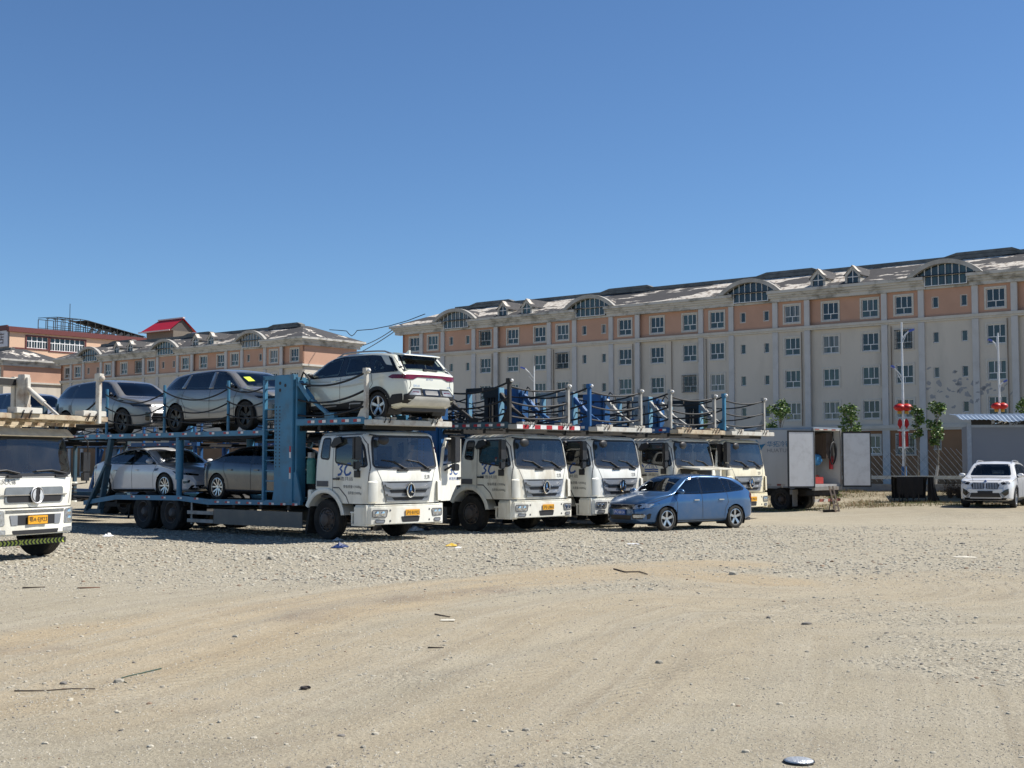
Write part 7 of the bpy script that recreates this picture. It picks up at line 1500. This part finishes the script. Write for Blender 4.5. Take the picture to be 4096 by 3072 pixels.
# ------------------------------------------------------------ verge: low wall, fence, lamps, trees, shed, cage
FA = R(-13); FX = Vector((math.cos(FA), math.sin(FA), 0)); fo = AT(3270, 1908, 59.0); fo.z = 0
zc_, zs_ = 0.62, 1.14
def line_obj(nm, label, cat, kind=None):
    o = thing(nm, label, cat, fo, FA); return o
wl_ = line_obj('low_wall', 'low grey concrete wall with a white rail along the weedy verge', 'wall')
m = MB(); m.box(-8, 14, -.12, .12, 0, zs_ - .30); m.build('wall_base', mat('grey_concrete', (.30, .30, .29), .9, var=.12, stain=(.2, .19, .17), stain_amt=.5), wl_)
m = MB(); m.box(-8, 14, -.07, .07, zs_ - .08, zs_ + .07); m.build('white_rail', mat('rail_white', (.58, .60, .56), .6), wl_)
for k in range(12): m = MB(); m.box(-7.8 + k * 1.9, -7.74 + k * 1.9, -.05, .05, zs_ - .3, zs_ - .08); m.build('rail_post', M_dark, wl_)
fn = line_obj('chain_link_fence', 'sagging chain link fence standing above the low wall', 'fence'); m = MB(); zt_ = 2.42; dz = zt_ - .95
for k in range(58):
    x = -7 + k * .24
    if x + dz * .8 < 7.8: m.bar((x, -.30, zt_ + .05 * math.sin(k)), (x + dz * .82, -.30, .95), .014)
m.build('wire_mesh', mat('zinc_wire', (.55, .56, .56), .5, .3), fn); m = MB()
for k in range(34): x = -6 + k * .42; m.bar((x + dz * .8, -.312, zt_ - .2), (x, -.312, .95), .006)
m.build('wire_mesh', M_dark, fn)
for x in (-7, -3.4, .2, 3.8, 7.6): m = MB(); m.tube([(x, -.30, .3), (x, -.30, zt_)], .03, 8); m.build('fence_post', M_grey_metal, fn)
def lamp(label, pole_px, d, ztop, arms, knot, blue_foot, lant):
    P = AT(pole_px, 1850, d); z0 = rise(P.x, P.y); root = thing('street_lamp', label, 'street lamp', (P.x, P.y, 0)); wp = mat('lamp_white', (.72, .73, .74), .4)
    m = MB(); m.tube([(0, 0, z0 - .2), (0, 0, z0 + 1.0), (0, 0, z0 + 3), (0, 0, ztop)], .105, 12, .04); m.build('pole', wp, root, smooth=True)
    if blue_foot: m = MB(); m.tube([(0, 0, z0 - .2), (0, 0, z0 + 1.1)], .125, 12); m.build('pole_foot', M_blue2, root, smooth=True)
    for dx, dy, z, L, hs in arms:
        m = MB(); m.tube([(0, 0, z), (dx * L * .5, dy * L * .5, z + .18 * L / .3), (dx * L, dy * L, z + .32 * L / .3)], .032, 8); m.tube([(0, 0, z - .25), (dx * L * .6, dy * L * .6, z + .18)], .018, 6); a = m.build('lamp_arm', wp, root, smooth=True)
        h = MB(); p0 = Vector((dx * L, dy * L, z + .32 * L / .3)); p1 = p0 + Vector((dx * hs, dy * hs, .10)); h.bar(p0, p1, .18, .10); h.build('lamp_head', mat('lamp_blue', (.10, .15, .50), .4), a, bevel=.03)
    if knot:
        for s in (-1, 1):
            m = MB(); x = s * .155
            m.prism([(x - .11, 3.55), (x, 3.36), (x + .11, 3.55), (x + .085, 3.74), (x, 3.85), (x - .085, 3.74)], 'y', -.02, .02); m.mi(1); m.box(x - .11, x + .11, -.022, .022, 3.26, 3.32); m.mi(0); m.box(x - .055, x - .008, -.02, .02, 2.52, 3.25); m.box(x + .008, x + .055, -.02, .02, 2.52, 3.25); m.mi(1); m.box(x - .09, x + .09, -.021, .021, 2.47, 2.53); m.box(min(0, x), max(0, x), -.012, .012, 3.23, 3.28); m.box(min(0, x), max(0, x), -.012, .012, 2.48, 2.52)
            m.build('knot_sign', [mat('lantern_red', (.52, .012, .012), .45), wp], root)
    for k, s in enumerate((-1, 1)):
        if not lant: break
        l = thing('red_lantern', lant[k], 'lantern', (P.x + s * .165, P.y, 0), 0, 'red lanterns hung on the lamp posts'); z = lant[2]
        m = MB(); n = 20; prof = [(.06, .155)] + [(.27 * math.cos(t), .175 * math.sin(t)) for t in [1.2 - 2.4 * i / 10 for i in range(11)]] + [(.06, -.16)]
        m.lathe(prof, (0, 0, z), 'z', n); m.build('lantern_body', mat('lantern_red', (.52, .012, .012), .45), l, smooth='all'); m = MB(); m.lathe([(.08, .155), (.09, .19), (.001, .19)], (0, 0, z), 'z', 12); m.lathe([(.08, -.16), (.10, -.18), (.09, -.30), (.001, -.30)], (0, 0, z), 'z', 12); m.build('lantern_cap', mat('lantern_gold', (.55, .30, .03), .5), l, smooth=True)
        m = MB(); m.tube([(0, 0, z + .18), (-s * .08, 0, z + .30), (-s * .15, 0, z + .3)], .012, 6); m.build('hanger', M_dark, l)
lamp('white street lamp with blue foot, two lanterns and knot signs', 3616, 60.5, 8.35, ((.9, -.1, 7.55, .34, .30), (-.95, -.2, 5.75, .42, .16)), True, True, ('left red lantern on the lamp post with knot signs', 'right red lantern on the lamp post with knot signs', 4.36))
lamp('white street lamp rising behind the shed roof', 4003, 68, 8.6, ((-.9, .2, 7.85, .30, .26), (.85, -.2, 5.75, .24, .24)), False, False, ('left red lantern peeping over the shed roof', 'right red lantern peeping over the shed roof', 4.75))
lamp('white street lamp rising between the blue towers of the carriers', 2137, 86, 8.2, ((-.95, 0, 7.35, .62, .36), (.9, 0, 3.75, .5, .34)), False, False, None)
M_bark = mat('young_bark', (.20, .175, .14), .9, var=.25, scale=8); M_lime_bark = mat('limed_bark', (.52, .50, .46), .9, var=.15, scale=8)
M_leaf = [mat('leaf_mid', (.085, .16, .03), .55, var=.35, scale=1.5), mat('leaf_light', (.17, .24, .05), .55, var=.3, scale=1.5), mat('leaf_dark', (.035, .075, .016), .6, var=.3, scale=1.5)]
def tree(label, px, d, ztop, w, zlow, seed, lean=0.0, limed=0.0, n=900):
    P = AT(px, 1850, d); rnd = random.Random(seed); z0 = rise(P.x, P.y); root = thing('young_tree', label, 'tree', (P.x, P.y, 0)); H = ztop - z0
    pts = [Vector((lean * (1 - i / 6) + .06 * math.sin(i * 1.3 + seed), .05 * math.cos(i * 1.7), z0 - .1 + (ztop - .25 - z0) * i / 6)) for i in range(7)]
    m = MB(); m.tube(pts, .062, 8, .015); t = m.build('trunk', M_bark, root, smooth=True)
    if limed: q = [p for p in pts if p.z < z0 + limed + .5]; q = q if len(q) > 1 else pts[:2]; m = MB(); m.tube(q, .072, 8, .062); m.build('limewash', M_lime_bark, t, smooth=True)
    f = MB(); b = MB(); clumps = []
    for k in range(17):
        h = rnd.random(); z = zlow + (ztop - zlow) * h; r = w * (0.35 + .65 * math.sin(math.pi * min(1, .18 + .78 * (1 - h)))) * .55; a = rnd.random() * 6.28; q = rnd.uniform(.35, 1.0) * r; c = Vector((q * math.cos(a) + lean * (1 - (z - z0) / H), q * math.sin(a), z)); clumps.append((c, rnd.uniform(.55, 1.0) * r * .62 + .07))
        ti = max(0, min(5, int((z - .25 - z0) / H * 6))); b.tube([pts[ti], pts[ti].lerp(c, .6) + Vector((0, 0, .05)), c], .016, 5, .005)
    b.build('branch', M_bark, t, smooth=True)
    for k in range(n):
        c, r = rnd.choice(clumps); v = Vector((rnd.gauss(0, 1), rnd.gauss(0, 1), rnd.gauss(0, .9))); v = v.normalized() * r * rnd.random() ** .45; p = c + v; s = rnd.uniform(.05, .10); u = Vector((rnd.gauss(0, 1), rnd.gauss(0, 1), rnd.gauss(0, .6))).normalized(); w2 = u.cross(Vector((rnd.gauss(0, 1), rnd.gauss(0, 1), rnd.gauss(0, 1)))).normalized()
        f.mi(0 if rnd.random() < .5 else 1 if rnd.random() < .6 else 2); f.add([p - u * s, p + w2 * s * .55, p + u * s, p - w2 * s * .55], [(0, 1, 2, 3)])
    f.build('crown', M_leaf, root, fix=False)
tree('young tree with dense pointed crown above the left end of the box truck roof', 3120, 59, 4.5, .95, 2.5, 1, n=1300)
tree('slim young tree above the open right door of the box truck', 3402, 59, 4.35, .80, 2.4, 2)
tree('thin crooked young tree just right of the lamp with knot signs', 3668, 58.8, 4.35, .40, 2.6, 3, lean=.10, n=520)
tree('young tree with limewashed leaning trunk behind the black draped cage', 3755, 58.8, 4.5, .72, 2.6, 4, lean=-.12, limed=1.1)
tree('young tree cut by the right edge above the shed roof', 4112, 60, 4.7, 1.0, 2.6, 5)
tree('small tree showing between the posts of the rightmost carriers', 2825, 62, 3.9, .75, 2.2, 6, n=600)
def shed():
    P = AT(3868, 1690, 52.5); root = thing('site_shed', 'grey panel shed with torn corrugated roof behind the white crossover', 'shed', (P.x, P.y, 0), R(-12)); H = P.z; z0 = -.1
    pn = mat('shed_panel', (.185, .205, .245), .55, var=.04, scale=.6); tr = mat('shed_trim', (.30, .34, .40), .5, .2)
    m = MB(); m.box(.16, 7, .03, 3.0, z0, H - .12); m.build('wall', pn, root)
    m = MB(); m.box(0, .16, 0, .16, z0, H); m.box(.16, 7, -.02, .03, H - .20, H - .10); m.box(6.9, 7.06, 0, .16, z0, H); m.build('frame', tr, root)
    m = MB(); m.box(.16, 7, .0, .03, H - .10, H + .12); m.build('eave_gap', M_dark, root)
    m = MB(); n = 180; x0, x1 = -.32, 7.4; vs = []
    for y, z in ((-.55, H + .10), (.9, H + .32), (3.2, H + .45)):
        for i in range(n + 1): x = x0 + (x1 - x0) * i / n; vs.append((x, y, z + .018 * math.sin(i * 1.57) + (-.10 * math.exp(-((x - 1.6) / .5) ** 2) if y < 0 else 0)))
    m.add(vs, [(r * (n + 1) + i, r * (n + 1) + i + 1, (r + 1) * (n + 1) + i + 1, (r + 1) * (n + 1) + i) for r in range(2) for i in range(n)]); m.build('roof', mat('blue_sheet', (.28, .35, .44), .4, .3, stain=(.2, .2, .2), stain_amt=.4), root, fix=False)
    m = MB(); rnd = random.Random(5)
    for k in range(26): x = rnd.uniform(.8, 2.5); z = H + rnd.uniform(-.08, .06); a = Vector((x, -.3 + rnd.uniform(-.1, .1), z)); m.add([a, a + Vector((rnd.uniform(.05, .25), rnd.uniform(-.1, .1), rnd.uniform(-.08, .08))), a + Vector((rnd.uniform(-.1, .1), rnd.uniform(-.1, .1), rnd.uniform(-.16, .02)))], [(0, 1, 2)])
    m.build('torn_foil', mat('torn_foil', (.6, .62, .65), .25, .6), root, fix=False)
shed()
def cage():
    P = AT(3598, 2000, 51.5); z0 = rise(P.x + .8, P.y); root = thing('draped_cage', 'metal frame cage hung with black cloth on the weedy verge', 'cage', (P.x, P.y, z0), R(-6)); W, D, H = 1.22, 1.1, .98
    m = MB()
    for x in (0, .32, .74, W):
        for y in (0, D): m.box(x - .018, x + .018, y - .018, y + .018, 0, H)
    for z in (.03, H):
        for y in (0, D): m.box(0, W, y - .018, y + .018, z - .018, z + .018)
        for x in (0, W): m.box(x - .018, x + .018, 0, D, z - .018, z + .018)
    m.build('frame', M_dark, root)
    cl = mat('black_cloth', (.012, .012, .014), .95); rnd = random.Random(9); m = MB(); n = 24; vs = []
    for i in range(n + 1):
        x = -.10 + (W - .2) * i / n; dep = .62 + .08 * math.sin(i * .9) + .22 * math.sin(math.pi * i / n)
        for j in range(6): t = j / 5; vs.append((x, -.035 - .03 * math.sin(i * 1.1 + j) * t, H + .03 - min(dep, H) * t * .97))
    m.add(vs, [(i * 6 + j, i * 6 + j + 1, i * 6 + j + 7, i * 6 + j + 6) for i in range(n) for j in range(5)])
    m.add([(-.1, -.03, H + .035), (W + .1, -.03, H + .035), (W + .1, D + .05, H + .035), (-.1, D + .05, H + .035), (-.1, D, .15), (W, D, .15)], [(0, 1, 2, 3), (3, 2, 5, 4)])
    vs = []
    for i in range(13):
        t = i / 12; x = W - .15 + t * .30
        for j in range(6): s = j / 5; vs.append((x + .22 * s * s * t + .02 * math.sin(i * 2), -.06 - .10 * t - .03 * math.sin(i * 1.6) + t * D * .2, H + .03 - s * (H - .02)))
    m.add(vs, [(i * 6 + j, i * 6 + j + 1, i * 6 + j + 7, i * 6 + j + 6) for i in range(12) for j in range(5)]); m.build('cloth', cl, root, smooth='all', fix=False)
cage()
def weeds():
    rnd = random.Random(12); m = MB(); k = 0
    while k < 26000:
        x = rnd.uniform(8.5, 24); y = rnd.uniform(47.2, 58.4); n = noise.noise((x * .7, y * .7, 3))
        if rnd.random() > .55 + .9 * n: continue
        z = gz(x, y) - .01; h = rnd.uniform(.02, .10) * (1 + 1.2 * max(0, n)); a = rnd.random() * 6.28; w = rnd.uniform(.006, .014); l = rnd.uniform(-.5, .5) * h
        dry = rnd.random() < (.40 + .25 * math.sin(x * 1.1) if y < 51 else .6)
        m.mi((2 if rnd.random() < .5 else 3) if dry else (0 if rnd.random() < .6 else 1)); ca, sa = math.cos(a), math.sin(a)
        m.add([(x - ca * w, y - sa * w, z), (x + ca * w, y + sa * w, z), (x + l * sa, y - l * ca, z + h)], [(0, 1, 2)]); k += 1
    tag(m.build('weeds', [mat('weed_green', (.13, .16, .05), .8), mat('weed_olive', (.20, .19, .08), .8), mat('weed_dry', (.42, .32, .17), .9), mat('weed_brown', (.30, .19, .10), .9)], fix=False), 'dry and green weeds covering the verge below the low wall', 'weeds', kind='stuff')
    for px, py, s, lb in ((3800, 1935, .55, 'dry dark bush right of the draped cage'), (3835, 1950, .5, 'reddish dry bush against the shed corner'), (3330, 1975, .5, 'straggly weed clump under the open right truck door')):
        P = AT(px, py, 54 if px > 3400 else 51.5); P.z = 0; b = MB(); tm = MB()
        for k in range(60):
            a = rnd.random() * 6.28; r = rnd.uniform(.1, s); t = Vector((P.x + r * .8 * math.cos(a), P.y + r * .5 * math.sin(a), rise(P.x, P.y) + s * rnd.uniform(.3, 1.3))); base = Vector((P.x, P.y, rise(P.x, P.y) - .05)); b.tube([base + Vector((rnd.uniform(-.1, .1), 0, 0)), base.lerp(t, .5) + Vector((0, 0, .1)), t], .006, 3, .003)
            for j in range(5): q = base.lerp(t, rnd.uniform(.4, 1)) + Vector((rnd.uniform(-.06, .06), rnd.uniform(-.06, .06), rnd.uniform(-.05, .05))); tm.add([q, q + Vector((.04, .0, .03)), q + Vector((.0, .02, .05))], [(0, 1, 2)])
        o = b.build('dry_bush', mat('bush_stem', (.10, .07, .05), .9), None); tm.build('leaves', M_leaf[1] if 'weed' in lb else mat('bush_leaf', (.15, .09, .05), .9), o, fix=False); tag(o, lb, 'bush')
weeds()
# ------------------------------------------------------------ litter and single stones
def crumple(nm, label, cat, px, py, sx, sy, h, m_, seed, z=None):
    P = G(px, py); rnd = random.Random(seed); z0 = gz(P.x, P.y) if z is None else z; m = MB(); n = 7; vs = []
    for i in range(n):
        for j in range(n):
            u, v = i / (n - 1) - .5, j / (n - 1) - .5; e = 1 - max(abs(u), abs(v)) * 1.7; vs.append((P.x + sx * (u + rnd.uniform(-.06, .06)), P.y + sy * (v + rnd.uniform(-.06, .06)), z0 + .004 + max(0, e) * h * rnd.uniform(.35, 1.0)))
    m.add(vs, [(i * n + j, (i + 1) * n + j, (i + 1) * n + j + 1, i * n + j + 1) for i in range(n - 1) for j in range(n - 1)]); tag(m.build(nm, m_, fix=False), label, cat)
M_bag = mat('plastic_white', (.72, .72, .72), .4)
crumple('packet', 'dark blue plastic packet on the gravel before the leading carrier', 'packet', 1360, 2191, .34, .5, .12, mat('packet_blue', (.012, .03, .12), .35), 1)
crumple('paper_scrap', 'white paper scrap just behind the dark blue packet', 'paper', 1352, 2163, .22, .4, .10, M_bag, 2)
crumple('wrapper', 'yellow wrapper on the gravel in front of the second carrier', 'wrapper', 1806, 2184, .24, .45, .07, mat('wrapper_yellow', (.60, .40, .05), .5), 3)
crumple('paper_scrap', 'white scrap touching the yellow wrapper', 'paper', 1832, 2192, .14, .3, .04, M_bag, 4)
crumple('plastic_bag', 'clear white bags heaped by the far front wheel of the leading carrier', 'plastic bag', 1662, 2125, .42, .7, .22, mat('bag_grey', (.5, .51, .52), .3), 5)
crumple('plastic_bag', 'small dark bag beside the heap at the leading carrier wheel', 'plastic bag', 1705, 2122, .2, .5, .14, M_black, 15)
crumple('paper_scrap', 'white paper scrap on the dirt below the blue hatchback', 'paper', 2532, 2176, .26, .4, .03, M_bag, 6)
crumple('paper_scrap', 'pale flat board piece on the dirt at far right', 'board', 3858, 2229, .40, .35, .02, mat('board_pale', (.62, .58, .48), .7), 7)
crumple('plastic_bag', 'white bag on the ground between the left carrier and the blue rear strut', 'plastic bag', 432, 2147, .2, .4, .12, M_bag, 8)
crumple('plastic_bag', 'pale bag among the weeds left of the draped cage', 'plastic bag', 3560, 1988, .7, .5, .28, mat('bag_pale', (.60, .66, .68), .4), 9, z=.42)
crumple('paper_scrap', 'pale flat chip on the tan track, lower of a pair', 'paper', 1790, 2480, .16, .16, .012, mat('board_pale', (.62, .58, .48), .7), 10)
def rock(label, px, py, s, mi, flat=.6):
    P = G(px, py); m = MB(); s *= .55; pebble(m, P.x, P.y, s, gz(P.x, P.y) + s * .1); tag(m.build('rock', mi, smooth=False), label, 'rock', 'single rocks lying on the dirt lot')
random.seed(11); Mp = [mat('pebble_pale', (0.5, .47, .39)), mat('pebble_grey', (.4, .37, .3)), mat('pebble_dark', (.15, .14, .13))]
for px, py, s, k, lb in ((2636, 2650, .075, 1, 'round grey rock right of centre on the dirt'), (2102, 2918, .05, 1, 'small grey rock near the bottom middle'), (3228, 2497, .12, 2, 'dark angular rock on the right part of the tan track'), (1085, 2238, .20, 1, 'big grey rock on the gravel below the leading carrier'), (3850, 2176, .13, 2, 'dark rock far right below the white crossover'), (600, 2995, .05, 0, 'pale rock near the bottom left corner'), (1366, 2946, .05, 2, 'dark rock at the bottom, left of the middle'), (253, 2730, .07, 2, 'dark rock beside the gravel heap at the left'), (535, 2651, .035, 2, 'brown rock in the middle of the left dirt'), (1015, 2957, .045, 0, 'pale rock at the bottom between two dark stones'), (3074, 2474, .08, 2, 'dark rock left of the angular one on the track'), (2935, 2300, .16, 0, 'pale slab of rock beside the track end')): rock(lb, px, py, s, Mp[k])
def stick(nm, label, pts, r, m_, cat='stick'):
    q = [Vector((G(*p).x, G(*p).y, gz(G(*p).x, G(*p).y) + r * .9)) for p in pts]; m = MB(); m.tube(q, r, 6, r * .6); tag(m.build(nm, m_, smooth='all'), label, cat)
M_wood = mat('weathered_wood', (.085, .065, .05), .9, var=.3, scale=10)
stick('stick', 'dark broken branch lying on the dirt in front of the blue hatchback', [(2455, 2281), (2500, 2286), (2560, 2292), (2590, 2298)], .014, M_wood)
stick('stick', 'short weathered stick on the dirt left of centre', [(1712, 2594), (1775, 2596)], .008, M_wood)
stick('stick', 'bark splinter on the tan track', [(1740, 2455), (1800, 2468)], .009, M_wood)
stick('stick', 'dark stick on the gravel near the left edge', [(90, 2354), (180, 2350)], .012, M_wood)
stick('stick', 'reddish stick right of the dark stick at left', [(310, 2355), (400, 2351)], .011, mat('red_wood', (.16, .07, .04), .9))
stick('wire', 'thin green wire curling on the dirt at left', [(645, 2676), (600, 2684), (557, 2695), (510, 2706), (484, 2716), (481, 2727), (506, 2736)], .006, mat('green_wire', (.03, .07, .05), .6), 'wire')
stick('wire', 'long thin dark wire beside the gravel heap at left', [(57, 2765), (170, 2757), (285, 2754), (380, 2764)], .006, M_wood, 'wire')
P = G(1222, 2760); z = gz(P.x, P.y); m = MB(); m.tube([(P.x + .032 * math.cos(t), P.y + .036 * math.sin(t), z + .012) for t in [6.283 * i / 14 for i in range(13)]], .011, 7); m.box(P.x - .035, P.x + .012, P.y - .018, P.y + .0, z, z + .02); tag(m.build('metal_clamp', mat('dark_rust', (.05, .04, .035), .7), smooth=True), 'dark rusty clamp ring on the dirt left of the middle', 'metal clamp')
P = G(3196, 3056); z = gz(P.x, P.y); m = MB(); m.lathe([(.001, .016), (.045, .018), (.078, .010), (.088, .004), (.083, .0)], (P.x, P.y, z + .01), 'z', 30); o = m.build('lid', mat('dented_tin', (.62, .64, .66), .35, .5, bump=.6, bump_scale=60), smooth='all'); m = MB(); m.lathe([(.083, .0), (.092, .006), (.095, .0)], (P.x, P.y, z + .008), 'z', 30); m.build('rim', M_ink, o, smooth=True); tag(o, 'crumpled silver disc lid at the bottom edge', 'lid')
